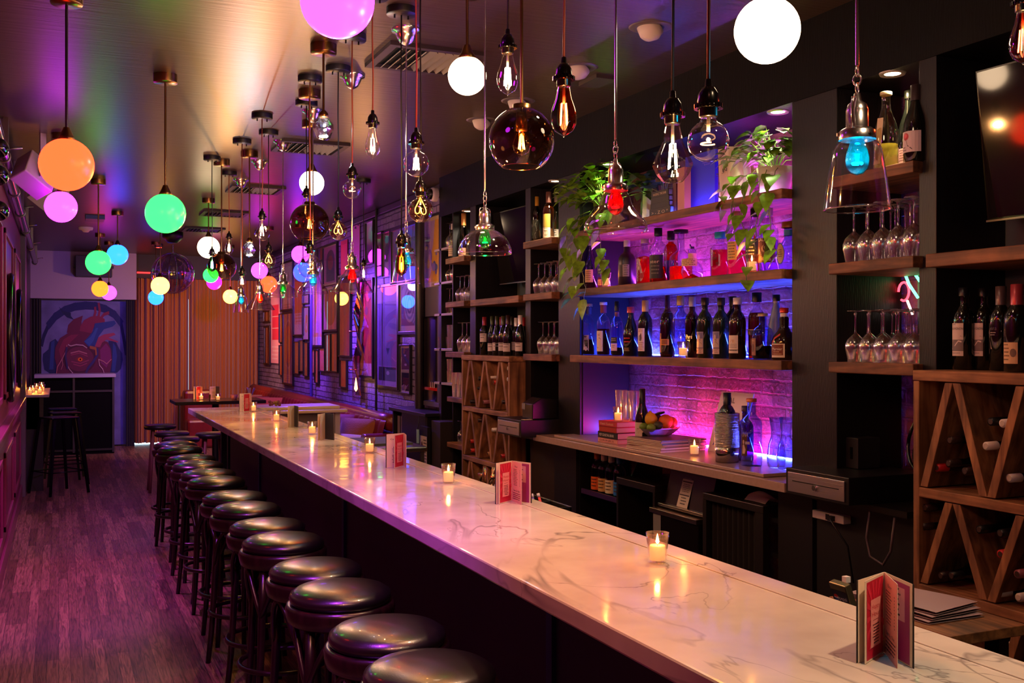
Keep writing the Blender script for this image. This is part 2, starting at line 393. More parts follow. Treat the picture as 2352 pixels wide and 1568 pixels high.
PURB = brick_mat('painted_brick', '8f7ca0', '75658a', '3c2c48', .21, .07, 'YZ', .5, .35)
struct('wall_right', MB().box((WALLX, 8.3, 0), (WALLX + .2, Y1, CEIL), PURB))
struct('wall_back', MB().box((LEFTX - .2, Y1, 0), (3.6, Y1 + .15, CEIL), pm('2b2230', .6)))
struct('wall_front', MB().box((LEFTX - .2, Y0 - .1, 0), (3.6, Y0, CEIL), pm('1c1519', .6)))
# left wall: glossy wine-red panelling with mouldings
LW = pm('6e1a3c', .32, bump=.06, bscale=15, name='wine_paint'); LWT = pm('78284a', .28, name='wine_trim')
mb = MB(); mb.box((LEFTX - .2, Y0, 0), (LEFTX, 12.55, CEIL), LW)
struct('wall_left', mb)
mb = MB()
for y in (1.0, 2.9, 4.8, 6.7, 8.6, 10.5):
    for ya, yb in ((y, y + 1.45),):
        for z0, z1 in ((.25, .85), (1.25, 2.55)):
            for a, b in (((ya, z0), (yb, z0 + .045)), ((ya, z1 - .045), (yb, z1)), ((ya, z0), (ya + .045, z1)), ((yb - .045, z0), (yb, z1))):
                mb.box((LEFTX, a[0], a[1]), (LEFTX + .018, b[0], b[1]), LWT)
struct('trim_1', mb, .004)
mb = MB(); mb.box((LEFTX, Y0, .98), (LEFTX + .035, 12.3, 1.06), LWT).box((LEFTX, Y0, 1.06), (LEFTX + .055, 12.3, 1.085), LWT)
struct('trim_2', mb, .005)
struct('baseboard_left', MB().box((LEFTX, Y0, 0), (LEFTX + .02, 12.4, .14), LWT), .004)
mb = MB(); mb.box((LEFTX - .02, 12.3, 0), (LEFTX + .05, 12.62, CEIL), pm('5d4a55', .45)); struct('trim_3', mb, .006)
struct('wall_left_far', MB().box((LEFTX - .25, 12.55, 0), (LEFTX - .02, Y1, CEIL), pm('3a1730', .4)))
# far end: pale bulkhead over the mural, black lintel over the curtains
struct('trim_4', MB().box((LEFTX - .2, 17.45, 2.36), (1.14, Y1, CEIL), pm('8d7f92', .6, bump=.1)))
struct('trim_5', MB().box((1.14, 17.6, 2.72), (3.3, Y1, CEIL), pm('120e14', .6)))
# crown line over the brick wall
struct('trim_6', MB().box((WALLX - .05, 8.3, CEIL - .07), (WALLX, Y1, CEIL), pm('2a2030', .5)), .01)

# ---------------------------------------------------------------- back bar carcass
BACK = 3.36
BPAINT = pm('050406', .45, spec=.12, bump=.12, bscale=25, stretch=(5, 5, .5), name='back_bar_paint')
ABRICK = brick_mat('alcove_brick', 'a8707c', '7c3e50', '94586a', .2, .068, 'YZ', .4, .75)
struct('wall_right_alcove', MB().box((BACK + .02, 3.3, 0), (BACK + .2, 5.95, CEIL), ABRICK))
struct('wall_right_bar', MB().box((BACK, Y0, 0), (BACK + .2, 3.3, CEIL), pm('56605c', .5)).box((BACK, 5.95, 0), (BACK + .2, 8.32, CEIL), pm('56605c', .5)))
struct('trim_7', MB().box((FACE, Y0, 2.76), (BACK + .02, 8.32, CEIL), BPAINT))
cols = [(8.27, 8.32), (7.985, 8.0), (7.48, 7.6), (6.455, 6.54), (5.72, 6.02), (3.39, 3.68), (2.855, 2.94), (1.76, 1.9)]
for i, (a, b) in enumerate(cols):
    tag(struct('trim_%d' % (8 + i), MB().box((FACE, a, 0), (BACK, b, 2.76), COLP), .003), 'x', 'x'); o = bpy.data.objects['trim_%d' % (8 + i)]
    del o['label']; del o['category']
struct('trim_20', MB().box((FACE + .02, 5.712, 1.105), (BACK - .01, 5.7195, 2.75), pm('1a1a22', .3)).box((FACE + .02, 3.6805, 1.105), (BACK - .01, 3.688, 2.75), BLKG))
SH1, SH2, SH3 = 2.375, 2.015, 1.605
def shelf(name, label, y0, y1, z, th=.045, x0=2.95, x1=BACK - .005, mat=None, group=None):
    mb = MB().box((x0, y0, z - th), (x1, y1, z), mat or WOODS)
    return tag(mb.build(name, bevel=.004), label, 'shelf', group)
SG = 'reclaimed wood shelves of the back bar'
shelf('alcove_shelf', 'top long brown wooden shelf of the lit alcove, carrying plants and books', 3.69, 5.71, SH1, group=SG)
shelf('alcove_shelf', 'middle long brown wooden shelf of the alcove, under the pink-lit spirits', 3.69, 5.73, SH2, group=SG)
shelf('alcove_shelf', 'lowest long brown wooden shelf of the alcove, under the blue-lit bottles', 3.69, 5.76, SH3, group=SG)
for nm, a, b in (('left of the alcove', 6.03, 6.45), ('right of the alcove', 2.95, 3.385), ('at the far end of the back bar', 7.61, 7.975)):
    for z, w in ((SH1, 'top short wooden shelf with wine bottles, niche '), (SH2, 'middle short shelf with upturned glasses, niche '), (SH3, 'lower short shelf with upturned glasses, niche ')):
        shelf('niche_shelf', w + nm, a - .03, b + .03 if a > 7 else b, z, group=SG, x0=2.94 if a > 5 else 2.95)
shelf('television_shelf', 'narrow brown wooden shelf under the far television', 6.55, 7.47, SH2, .05, 2.95, BACK - .005)
shelf('television_shelf', 'narrow brown wooden shelf under the near television', 1.91, 2.86, SH2, .05, 2.95, BACK - .005)
# extra low shelves in the far niche
shelf('niche_shelf', 'wooden shelf holding stacked tumblers beside the far wine crate', 7.5, 7.97, 1.235, .04, 2.94)
shelf('niche_shelf', 'lowest wooden shelf of the far niche with small stemmed glasses', 7.5, 7.97, .86, .04, 2.94)
# thin grey shelves on the very end
for z, w in ((2.49, 'topmost thin grey shelf'), (2.2, 'second thin grey shelf from the top'), (1.93, 'third thin grey shelf from the top'), (1.63, 'fourth thin grey shelf from the top'), (1.34, 'lowest thin grey shelf')):
    tag(MB().box((3.0, 8.01, z - .02), (3.3, 8.45, z), pm('8b8290', .35)).build('end_shelf', bevel=.002), w + ' on the far end of the back bar', 'shelf', 'thin grey shelves on the far end')

# blue / violet light strips at the back of the alcove shelves
def strip(y0, y1, x, z, col, st, label):
    tag(MB().box((x, y0, z), (x + .012, y1, z + .006), em(col, st * LIGHT['led'])).build('light_strip'), label, 'light strip')
strip(3.7, 5.7, 3.2, SH2 + .001, (.5, .05, 1), 44, 'glowing violet light strip lying behind the spirits on the middle alcove shelf')
strip(3.7, 5.7, BACK - .03, SH3 + .001, (.03, .07, 1), 105, 'glowing blue light strip lying behind the bottles on the lowest alcove shelf')
strip(3.7, 4.35, BACK - .04, 1.103, (.06, .1, 1), 60, 'glowing blue light strip along the right back of the quartz counter')
strip(4.35, 5.35, BACK - .04, 1.103, (1, .02, .35), 40, 'glowing pink light strip along the middle back of the quartz counter')
strip(5.35, 5.7, BACK - .04, 1.103, (.04, .08, 1), 130, 'glowing blue light strip at the left back of the quartz counter')
strip(3.7, 4.6, BACK - .03, SH1 + .001, (.7, .04, .75), 30, 'magenta light strip behind the white plant pot on the top shelf')
strip(4.6, 5.2, BACK - .03, SH1 + .001, (.05, .1, 1), 22, 'blue light strip behind the blue book on the top shelf')

strip(4.55, 5.0, 3.0, SH1 + .001, (.04, .1, 1), 18, 'blue light strip at the foot of the blue book on the top shelf')
strip(3.75, 4.5, 2.995, SH1 + .001, (.8, .3, .9), 7, 'pale violet light strip at the foot of the white cloth bag')
# recessed lamps in the soffit
def downlight(u, v, e, col, label, glow=12):
    p = PZ(u, v, 2.76); t = thing('recessed_lamp', label, 'ceiling light', (p.x, p.y, 2.76), 0, 'recessed lamps of the back bar')
    MB().lathe([(.032, -.004), (.048, -.008), (.052, 0), (.052, .001)], pm('a8a29a', .3, .6), seg=24).build('trim_ring', t)
    MB().lathe([(0, -.003), (.032, -.003)], em(col, glow), seg=20).build('lens', t)
    spot((0, 0, -.012), (0, 0, -1), e, col, 120, .03, t)
downlight(2050, 168, 40, 'ffe2b8', 'bright recessed lamp over the bottles in the right niche')
downlight(1787, 256, 22, 'e8ffb0', 'recessed lamp over the white plant pot in the alcove')
downlight(1397, 376, 26, 'd8ff90', 'recessed lamp over the leafy plant at the alcove left')
downlight(1277, 415, 45, 'fff0c8', 'bright recessed lamp over the two white wines left of the alcove')
downlight(1075, 484, 40, 'fff0c8', 'bright recessed lamp over the far bottle niche')

# ceiling fixtures
def ceil_item(name, label, cat, x, y, group=None): return thing(name, label, cat, (x, y, CEIL), 0, group)
for i, (u, v) in enumerate([(1495, 62), (1330, 155), (1190, 232), (1107, 276)]):
    p = PZ(u, v, CEIL); t = ceil_item('eyeball_downlight', ['near', 'second', 'third', 'farthest'][i] + ' unlit white eyeball lamp in the ceiling before the back bar', 'ceiling light', p.x, p.y, 'unlit eyeball lamps')
    MB().lathe([(.06, -.004), (.088, -.006), (.1, 0), (.1, .001)], pm('5a5256', .4), seg=28).lathe([(0, .0), (.06, -.004)], BLK, seg=24).build('trim_ring', t)
    b = MB(); b.T = Matrix.Rotation(.5, 4, 'Y'); b.lathe([(0, -.062), (.03, -.057), (.055, -.03), (.06, 0), (.03, .01), (0, .01)], pm('c9c2c0', .45), seg=24); b.build('eyeball', t)
p = PZ(1372, 182, CEIL)
tag(MB().box((p.x - .06, p.y - .1, CEIL - .02), (p.x + .06, p.y + .1, CEIL), pm('3b332c', .5)).build('ceiling_plate'), 'small flat plate on the ceiling beside the eyeball lamps', 'vent')
for i, y in enumerate((4.83, 7.35, 9.6, 11.55, 13.3)):
    t = ceil_item('ceiling_vent', ['nearest', 'second', 'third', 'fourth', 'farthest'][i] + ' slatted air vent in the dark ceiling', 'vent', 1.66, y, 'slatted ceiling vents')
    v = pm('2e2226', .5); b = MB()
    b.box((-.24, -.22, -.02), (.24, -.185, 0), v).box((-.24, .185, -.02), (.24, .22, 0), v).box((-.24, -.185, -.02), (-.2, .185, 0), v).box((.2, -.185, -.02), (.24, .185, 0), v)
    b.build('frame', t); b = MB()
    for k in range(9): b.cbox((-.16 + k * .04, 0, -.012), (.004, .36, .03), pm('54464a', .45), ry=.7 if k < 4 else -.7)
    b.box((-.2, -.185, -.002), (.2, .185, 0), BLK); b.build('slats', t)
p = PZ(197, 522, CEIL)
t = ceil_item('smoke_detector', 'small white smoke detector on the ceiling near the mural', 'smoke detector', p.x, p.y)
MB().lathe([(0, -.06), (.03, -.06), (.05, -.035), (.08, -.03), (.085, 0)], WHITE, seg=20).build('housing', t)
p = PZ(218, 498, CEIL)
tag(MB().box((p.x - .1, p.y - .15, CEIL - .04), (p.x + .1, p.y + .15, CEIL), pm('4d5560', .5)).build('ceiling_box'), 'small pale flat box on the ceiling above the green globe', 'ceiling box')

# ---------------------------------------------------------------- the long bar
MARB = marble_mat()
BX0, BX1, BY0, BY1, BZ = 1.10, 1.70, -1.0, 9.93, 1.07
t = thing('bar', 'long bar with white veined marble top and dark purple front', 'bar counter', (1.4, 4.4, 0))
b = MB().box((BX0 - 1.4, BY0 - 4.4, BZ - .05), (BX1 - 1.4, BY1 - 4.4, BZ), MARB); b.build('countertop', t, bevel=.006)
b = MB().box((BX1 - 1.4 - .085, BY0 - 4.4, BZ), (BX1 - 1.4 - .001, BY1 - 4.4 - .001, BZ + .0035), MARB); b.build('raised_lip', t, bevel=.002)
FRP = pm('251733', .6, bump=.1, bscale=12, name='bar_front_paint')
b = MB().box((1.36 - 1.4, BY0 - 4.4, 0), (BX1 - .03 - 1.4, 9.1 - 4.4, BZ - .05), FRP); b.build('body', t)
b = MB().box((1.30 - 1.4, BY0 - 4.4, 0), (1.36 - 1.4, 9.1 - 4.4, .1), pm('0d080f', .5)); b.build('kickboard', t)
p = PX(1250, 1450, 1.33)
b = MB()
for dy in (0, 2.44, 4.88, -2.44): MB().box((1.345 - 1.4, p.y + dy - .02 - 4.4, .1), (1.36 - 1.4, p.y + dy + .02 - 4.4, BZ - .05), pm('20305e', .5)).build('batten', t)
for y in (9.4, 9.8):
    MB().box((1.38 - 1.4, y - .03 - 4.4, 0), (1.44 - 1.4, y + .03 - 4.4, BZ - .05), BLK).build('leg', t)

# quartz counter of the back bar
QZ = pm('a58d84', .22, vary=.08, vscale=60, name='quartz')
t = thing('back_counter', 'pale quartz work counter below the lit alcove', 'counter', (3.1, 4.8, 0))
MB().box((2.83 - 3.1, 3.52 - 4.8, 1.045), (BACK - 3.105, 6.05 - 4.8, 1.085), QZ).build('lower_slab', t, bevel=.002)
MB().box((2.86 - 3.1, 3.7 - 4.8, 1.087), (BACK - 3.1 - .003, 5.8 - 4.8, 1.102), QZ).build('upper_slab', t, bevel=.002)
CTZ = 1.102
for q0, q1 in ((5.73, 6.04), (3.52, 3.75)): MB().box((2.98 - 3.1, q0 - 4.8, 0), (BACK - 3.105, q1 - 4.8, 1.045), pm('131016', .45)).build('side_panel', t)
t = thing('black_base_cabinet', 'black cabinet below the near cash drawer', 'cabinet', (3.15, 3.2, 0))
MB().box((-.17, -.26, 0), (.2, .29, 1.02), pm('0e0c10', .5)).build('body', t)
MB().box((-.22, -.27, 1.02), (.2, .3, 1.045), pm('0e0c10', .4)).build('top', t)
t = thing('black_base_cabinet', 'dark cabinet below the far cash drawer', 'cabinet', (3.15, 6.25, 0))
MB().box((-.15, -.18, 0), (.2, .27, 1.045), pm('2a1b16', .5)).build('body', t)
MB().box((-.3, -.19, 1.045), (.2, .28, 1.07), pm('171013', .4)).build('top', t)

# ---------------------------------------------------------------- stools at the bar
def stool(loc, label, rz):
    t = thing('bar_stool', label, 'bar stool', loc, rz, 'bentwood bar stools along the bar')
    LE = pm('0d0b0d', .3, bump=.05, bscale=240, spec=.7, coat=.35, name='black_leather')
    MB().lathe([(.165, .765), (.176, .775), (.18, .79), (.176, .803), (.155, .817), (.10, .828), (.05, .832), (0, .833)], LE, seg=40).build('seat', t)
    MB().lathe([(0, .70), (.17, .70), (.185, .71), (.191, .73), (.193, .755), (.189, .767), (.181, .77), (.165, .766)], DARKW, seg=40).build('seat_frame', t)
    for k in range(4):
        a = pi / 4 + k * pi / 2; c, s = math.cos(a), math.sin(a)
        P = [(r * c, r * s, z) for r, z in ((.15, .72), (.158, .55), (.168, .36), (.180, .18), (.198, .0))]
        MB().tube(P, [.017, .017, .016, .015, .013], DARKW, 10).build('leg', t)
        pts = []
        for i in range(7):
            q = i / 6; aa = a + (q) * pi / 4; pts.append(((.168 - .012 * q) * math.cos(aa), (.168 - .012 * q) * math.sin(aa), .50 + .20 * math.sin(q * pi / 2)))
            # bent brace from leg up to the frame on both sides
        MB().tube(pts, .010, DARKW, 8).tube([(x * math.cos(2 * a) + y * math.sin(2 * a), x * math.sin(2 * a) - y * math.cos(2 * a), z) for x, y, z in pts], .010, DARKW, 8).build('brace', t)
    MB().tube([(.19 * math.cos(2 * pi * i / 28), .19 * math.sin(2 * pi * i / 28), .27) for i in range(28)], .012, DARKW, 8, closed=True).build('foot_ring', t)
    return t
SY = [2.615, 3.02, 3.57, 3.975, 4.585, 4.99, 5.55, 5.99, 6.71, 7.12, 7.64, 8.08, 8.83, 9.235]
ORD = ['nearest', 'second nearest', 'third', 'fourth', 'fifth', 'sixth', 'seventh', 'eighth', 'ninth', 'tenth', 'eleventh', 'twelfth', 'second farthest', 'farthest']
s0 = None
for i, y in enumerate(SY):
    lab = 'round black leather bentwood stool at the bar, %s counted from the camera end' % ORD[i]
    x = .915 + (.005 if i % 2 else 0); rz = [.1, .4, -.2, .25, 0, .3, .7, .15, -.1, .5, .2, 0, .35, .1][i]
    if i == 0: s0 = stool((x, y, 0), lab, rz)
    else: dup(s0, (x, y, 0), rz, lab)

# added lamps, out of view, to fill the near bar and aisle with light
def added_spot(x, y, to, e, col, ang, label):
    t = thing('recessed_lamp', label, 'ceiling light', (x, y, CEIL), 0, 'recessed lamps over the near end')
    MB().lathe([(.045, -.004), (.065, -.008), (.07, 0), (.07, .001)], BLK, seg=24).build('trim_ring', t)
    MB().lathe([(0, -.003), (.045, -.003)], em(col, 8), seg=20).build('lens', t)
    spot((0, 0, -.02), (to[0] - x, to[1] - y, to[2] - CEIL), e, col, ang, .045, t)
added_spot(1.5, .7, (1.45, 1.5, 1.0), 105, 'ffd8a8', 62, 'recessed warm lamp over the near bar end')
added_spot(1.9, 3.0, (1.25, 3.4, .9), 78, 'ffd0a4', 66, 'second recessed warm lamp over the bar')
added_spot(.6, .6, (.0, 3.6, 0), 230, 'ff9a80', 58, 'recessed rosy lamp over the near aisle')
added_spot(.3, 2.4, (-.1, 4.2, 0), 260, 'c040ff', 80, 'recessed violet lamp over the aisle')
# ================================================================ pendant lamps
def canopy(t, kind, dz, dx=0):
    """canopy at the ceiling, dz above the thing's origin"""
    if kind == 'brass': MB().lathe([(0, -.045), (.06, -.045), (.062, -.04), (.062, 0)], BRASS, (dx, 0, dz), 28).build('canopy', t)
    elif kind == 'black': MB().lathe([(0, -.03), (.062, -.03), (.064, -.026), (.064, 0)], BLK, (dx, 0, dz), 28).cyl((dx - .03, 0, dz - .045), .004, .016, BLK, 8).cyl((dx + .03, 0, dz - .045), .004, .016, BLK, 8).build('canopy', t)
    elif kind == 'dome': MB().lathe([(0, -.075), (.012, -.072), (.03, -.06), (.045, -.035), (.05, -.018), (.066, -.012), (.068, 0)], CHROME, (dx, 0, dz), 28).build('canopy', t)
GCOL = {'orange': ((8, .21, .05), 1), 'violet': ((6.5, .18, 8.5), 1), 'green': ((.08, 6, .3), 1), 'cyan': ((.06, .6, 10.), 1), 'white': ((7, 4.8, 2.9), 1.4),
        'warm': ((4.5, 1.9, .35), 1), 'yellow': ((9, 4., .4), 1), 'blue': ((.11, .2, 10), 1), 'magenta': ((9, .04, 3.5), 1), 'amber': ((8., .5, .04), 1)}
def pglobe(u, v, t, d, col, label, can='brass', fill_aim=None, e=0, lc='ffffff', ang=110):
    p = PT(u, v, t); o = thing('globe_pendant', label, 'pendant lamp', p, 0, 'frosted globe pendants'); r = d / 2; H_ = CEIL - p.z
    canopy(o, can, H_)
    MB().cyl((0, 0, r + .03), .006, H_ - .03 - r - .03, BRASS if col != 'orange' else DSTEEL, 10).build('rod', o)
    MB().lathe([(.012, r + .045), (.016, r + .035), (.026, r + .012), (.04, r - .012), (0, r - .012)], BRASS, seg=24).build('cap', o)
    c, s = GCOL[col]
    MB().sphere((0, 0, 0), r, em(c, s * LIGHT['globe'], 'frosted_glow'), 40, 20).build('globe', o)
    if fill_aim: spot((0, 0, -r - .012), (fill_aim[0] - p.x, fill_aim[1] - p.y, fill_aim[2] - p.z), e, lc, ang, .06, o)  # added fill spot under the globe, tinted and aimed apart from its own glow
pglobe(775, 2, 2.92, .21, 'violet', 'large glowing violet globe at the top edge, nearest over the aisle')
pglobe(1762, 70, 3.22, .205, 'white', 'large glowing white globe above the alcove, top right')
pglobe(1073, 174, 4.05, .152, 'white', 'glowing white globe hanging left of the smoked glass globe')
pglobe(716, 420, 6.55, .157, 'white', 'small white globe behind the dark smoked globe')
pglobe(153, 378, 4.15, .211, 'orange', 'big glowing orange globe at upper left')
pglobe(140, 475, 6.95, .21, 'violet', 'violet globe just below the big orange globe', fill_aim=(0, 7.5, 0), e=220, lc='d050e0', ang=70)
pglobe(380, 490, 5.41, .207, 'green', 'big glowing green globe over the aisle')
pglobe(226, 603, 8.9, .212, 'green', 'smaller green globe in front of the black speaker', fill_aim=(.3, 10.5, 0), e=120, lc='c060e0', ang=100)
pglobe(270, 585, 11.1, .222, 'cyan', 'sky-blue globe beside the smaller green globe')
pglobe(230, 663, 13.4, .211, 'amber', 'small amber globe above the heart mural')
pglobe(250, 672, 14.5, .21, 'violet', 'small pink-violet globe half behind the amber globe', fill_aim=(.35, 17.6, 1.6), e=40, lc='a080ff', ang=130)
pglobe(368, 656, 12.0, .21, 'yellow', 'warm white globe in front of the mirrored ball')
pglobe(358, 683, 14.5, .21, 'cyan', 'small sky-blue globe below the mirrored ball')
pglobe(479, 568, 10.1, .215, 'white', 'cream white globe left of the far filament bulbs')
pglobe(484, 632, 14.2, .206, 'green', 'green globe half hidden by the far smoked globe')
pglobe(492, 648, 14.8, .214, 'magenta', 'magenta globe below the far green globe')
pglobe(529, 681, 15.0, .21, 'yellow', 'lowest warm yellow globe, before the orange curtain', fill_aim=(2.1, 17.7, 1.3), e=150, lc='ffb468', ang=140)
pglobe(596, 621, 13.0, .205, 'violet', 'violet globe above the far orange globe', fill_aim=(3.1, 14.4, 1.5), e=260, lc='9a50ff', ang=130)
pglobe(617, 653, 12.6, .209, 'orange', 'orange globe behind the clear cone lamp')
pglobe(690, 584, 12.3, .211, 'violet', 'violet globe seen past the large smoked globe')
pglobe(696, 625, 11.4, .214, 'blue', 'periwinkle blue globe behind the clear round bulb', fill_aim=(3.1, 11.0, 1.6), e=260, lc='8048ff', ang=130)

FIL = em((1, .52, .16), 32, 'hot_filament'); FILW = em((1, .7, .38), 40, 'white_filament')
PROF = {
 'st': lambda r: [(.0135, 0), (.0155, -.012), (r * .62, -.035), (r * .9, -.06), (r, -.078), (r * .94, -.097), (r * .7, -.113), (r * .35, -.121), (.004, -.125), (0, -.13)],
 'globe': lambda r: [(.0135, 0), (.0145, -.01), (.0185, -.018)] + [(r * math.sin(a), -.014 - r * .95 + r * math.cos(a)) for a in [.6 + (pi - .6) * i / 12 for i in range(12)]] + [(0, -.014 - r * 1.95)],
 'diamond': lambda r: [(.0135, 0), (.016, -.012), (r * .5, -.045), (r * .97, -.09), (r, -.096), (r * .8, -.116), (r * .5, -.132), (0, -.136)],
 'tear': lambda r: [(.0125, 0), (.014, -.01), (r * .75, -.03), (r, -.048), (r * .85, -.065), (r * .4, -.078), (0, -.082)]}
def filaments(o, kind, r, h):
    b = MB(); z0 = -.045
    if kind == 'loop':
        for sgn in (-1, 1):
            K = [(.06, -.25), (.2, -.55), (.38, -.9), (.5, -1.2), (.48, -1.45), (.32, -1.56), (.15, -1.45), (.08, -1.2), (.05, -.95)]; P = []
            for i in range(len(K) - 1):
                p0, p1, p2, p3 = K[max(0, i - 1)], K[i], K[i + 1], K[min(len(K) - 1, i + 2)]
                for j in range(4):
                    q = j / 4; P.append(tuple([sgn * r * (.5 * (2 * p1[0] + (p2[0] - p0[0]) * q + (2 * p0[0] - 5 * p1[0] + 4 * p2[0] - p3[0]) * q * q + (3 * p1[0] - p0[0] - 3 * p2[0] + p3[0]) * q ** 3)), sgn * r * .12, r * (.5 * (2 * p1[1] + (p2[1] - p0[1]) * q + (2 * p0[1] - 5 * p1[1] + 4 * p2[1] - p3[1]) * q * q + (3 * p1[1] - p0[1] - 3 * p2[1] + p3[1]) * q ** 3))]))
            b.tube(P, .0016, em((1, .5, .08), 9), 6)
    elif kind == 'coil': b.tube([(.014 * math.cos(a / 2), .014 * math.sin(a / 2), -h * .62) for a in range(10)], .0014, em((1, .45, .12), 8), 6)
    else:
        n = {'four': 4, 'six': 6, 'two': 3}.get(kind, 4); z0 = -h * .36; z1 = -h * .76
        for k in range(n):
            a = 2 * pi * k / n + .4; b.tube([(.007 * math.cos(a), .007 * math.sin(a), z0), (.011 * math.cos(a), .011 * math.sin(a), z1)], .0015, FILW, 6)
    b.build('filament', o)
    MB().tube([(0, 0, -.004), (0, 0, -h * .36)], .0035, pm('b8b0b0', .1, .3), 8).build('filament_stem', o)
def pbulb(u, v0, t, label, shape='st', r=.032, cord='black', fil='four', tint='ffffff', e=3.0, can='black', cv=None, cone=None, lc='ffb060'):
    """v0: picture row of the joint between socket and bulb"""
    p = PT(u, v0, t); H_ = CEIL - p.z
    o = thing('filament_bulb_pendant', label, 'pendant lamp', p, 0, 'bare bulb pendants')
    canopy(o, can, H_)
    cm = {'black': pm('0a090b', .7), 'copper': COPPER, 'brass': BRASS}[cord]
    MB().tube([(0, 0, .062), (.002, 0, .062 + (H_ - .1) * .3), (-.001, .002, .062 + (H_ - .1) * .7), (0, 0, H_ - .028)], .0032, cm, 8).build('cord', o)
    bk = pm('0b090c', .22, name='bakelite')
    MB().lathe([(0, .066), (.006, .066), (.007, .052), (.012, .05), (.019, .038), (.021, .024), (.021, .014), (.018, .010), (.018, -.004), (.0165, -.006), (0, -.006)], bk, seg=24).build('socket', o)
    sock = [c for c in o.children if c.name.startswith('socket')][0]; b = MB()
    for k in range(20):
        a = 2 * pi * k / 20; b.cbox((.024 * math.cos(a), .024 * math.sin(a), .014), (.007, .004, .009), bk, rz=a)
    b.lathe([(.02, .01), (.0255, .011), (.0255, .017), (.02, .018)], bk, seg=24); b.build('socket_ring', sock)
    pr = PROF[shape](r); h = -pr[-1][1]
    MB().lathe(pr, glass(tint, .85, .07, .02, 2.2), seg=10 if shape == 'diamond' else 30, smooth=shape != 'diamond').build('bulb', o)
    filaments(o, fil, r, h)
    if cone:   # painted harlequin facets on the bulb
        b = MB()
        for k, cc in enumerate(cone):
            a0 = 2 * pi * k / len(cone)
            b.lathe([(x * 1.01, z) for x, z in pr[1:-1]], glass(cc, .6, .05), arc=(a0, a0 + 2 * pi / len(cone) * .98), seg=5)
        b.build('painted_facets', o)
    point((0, 0, -h * .6), e * LIGHT['bulb'], lc, .004, o)
pbulb(1166, 119, 3.0, 'clear teardrop filament bulb on a black cord, between white globe and smoked globe', 'st', .032, 'black', 'six', e=4)
pbulb(1295, 194, 2.5, 'harlequin red, amber and green bulb on a copper cord', 'st', .032, 'copper', 'four', e=2.2, cone=['f05040', 'f0b050', '38b078', 'f07850', 'f0c060'], lc='ff7030')
pbulb(1545, 279, 2.24, 'clear diamond-shaped filament bulb on a black cord before the alcove', 'diamond', .0445, 'black', 'four', e=2.5)
pbulb(1627, 262, 1.95, 'clear round bulb with a faint glowing coil on a copper cord', 'globe', .0395, 'copper', 'coil', e=.8)
pbulb(956, 338, 3.5, 'bright clear round bulb on a copper cord, left of the white globe', 'globe', .0448, 'copper', 'six', e=4)
pbulb(966, 447, 3.8, 'amber round bulb with heart-shaped looped filament on a black cord', 'globe', .046, 'black', 'loop', 'ffe0b0', e=1.2)
pbulb(856, 291, 4.12, 'clear teardrop bulb on a copper cord, right of the faceted crystal', 'st', .031, 'copper', 'four', e=4)
pbulb(809, 408, 4.7, 'small clear round bulb on a copper cord above the red cone lamp', 'globe', .043, 'copper', 'coil', e=1)
pbulb(777, 505, 5.25, 'round bulb with looped filament touching the side of the dark smoked globe', 'globe', .046, 'black', 'loop', 'ffe6c0', e=1.2)
pbulb(602, 503, 6.35, 'clear diamond-shaped bulb on a copper cord, over the faceted crystal of the far group', 'diamond', .048, 'copper', 'four', e=4)
pbulb(617, 579, 6.85, 'clear round bulb on a black cord right of the starry crystal', 'globe', .047, 'black', 'loop', 'fff0d8', e=1.2)
pbulb(526, 549, 8.5, 'clear teardrop bulb on a copper cord, over the far aisle end', 'st', .033, 'copper', 'four', e=5)
pbulb(487, 586, 7.8, 'harlequin coloured bulb overlapping the far smoked globe', 'st', .033, 'black', 'four', cone=['f05040', 'f0b050', '38b078', '4878e0'], e=2)
pbulb(556, 632, 7.15, 'small teardrop bulb low on a copper cord above the narrow clear lamp', 'tear', .026, 'copper', 'two', e=4)
pbulb(712, 580, 5.45, 'extra large clear round bulb above the bell lamp', 'globe', .064, 'copper', 'coil', e=1.5)
pbulb(704, 452, 6.0, 'clear bulb on a black cord, half hidden by the dark smoked globe', 'st', .034, 'black', 'four', e=2)
pbulb(835, 610, 8.9, 'clear bulb partly hidden behind the red cone lamp', 'st', .034, 'black', 'four', e=4)
pbulb(922, 565, 4.33, 'amber faceted bulb on a black cord left of the teal lamp', 'st', .028, 'black', 'four', cone=['c86010', 'e08a18', 'a0d8e0', 'c05810', 'b0e0f0'], e=2.5)
pbulb(2350, 22, 2.4, 'harlequin blue and red bulb cut by the right picture edge', 'st', .032, 'black', 'four', cone=['4888c8', 'f05840', 'f09848'], e=1)

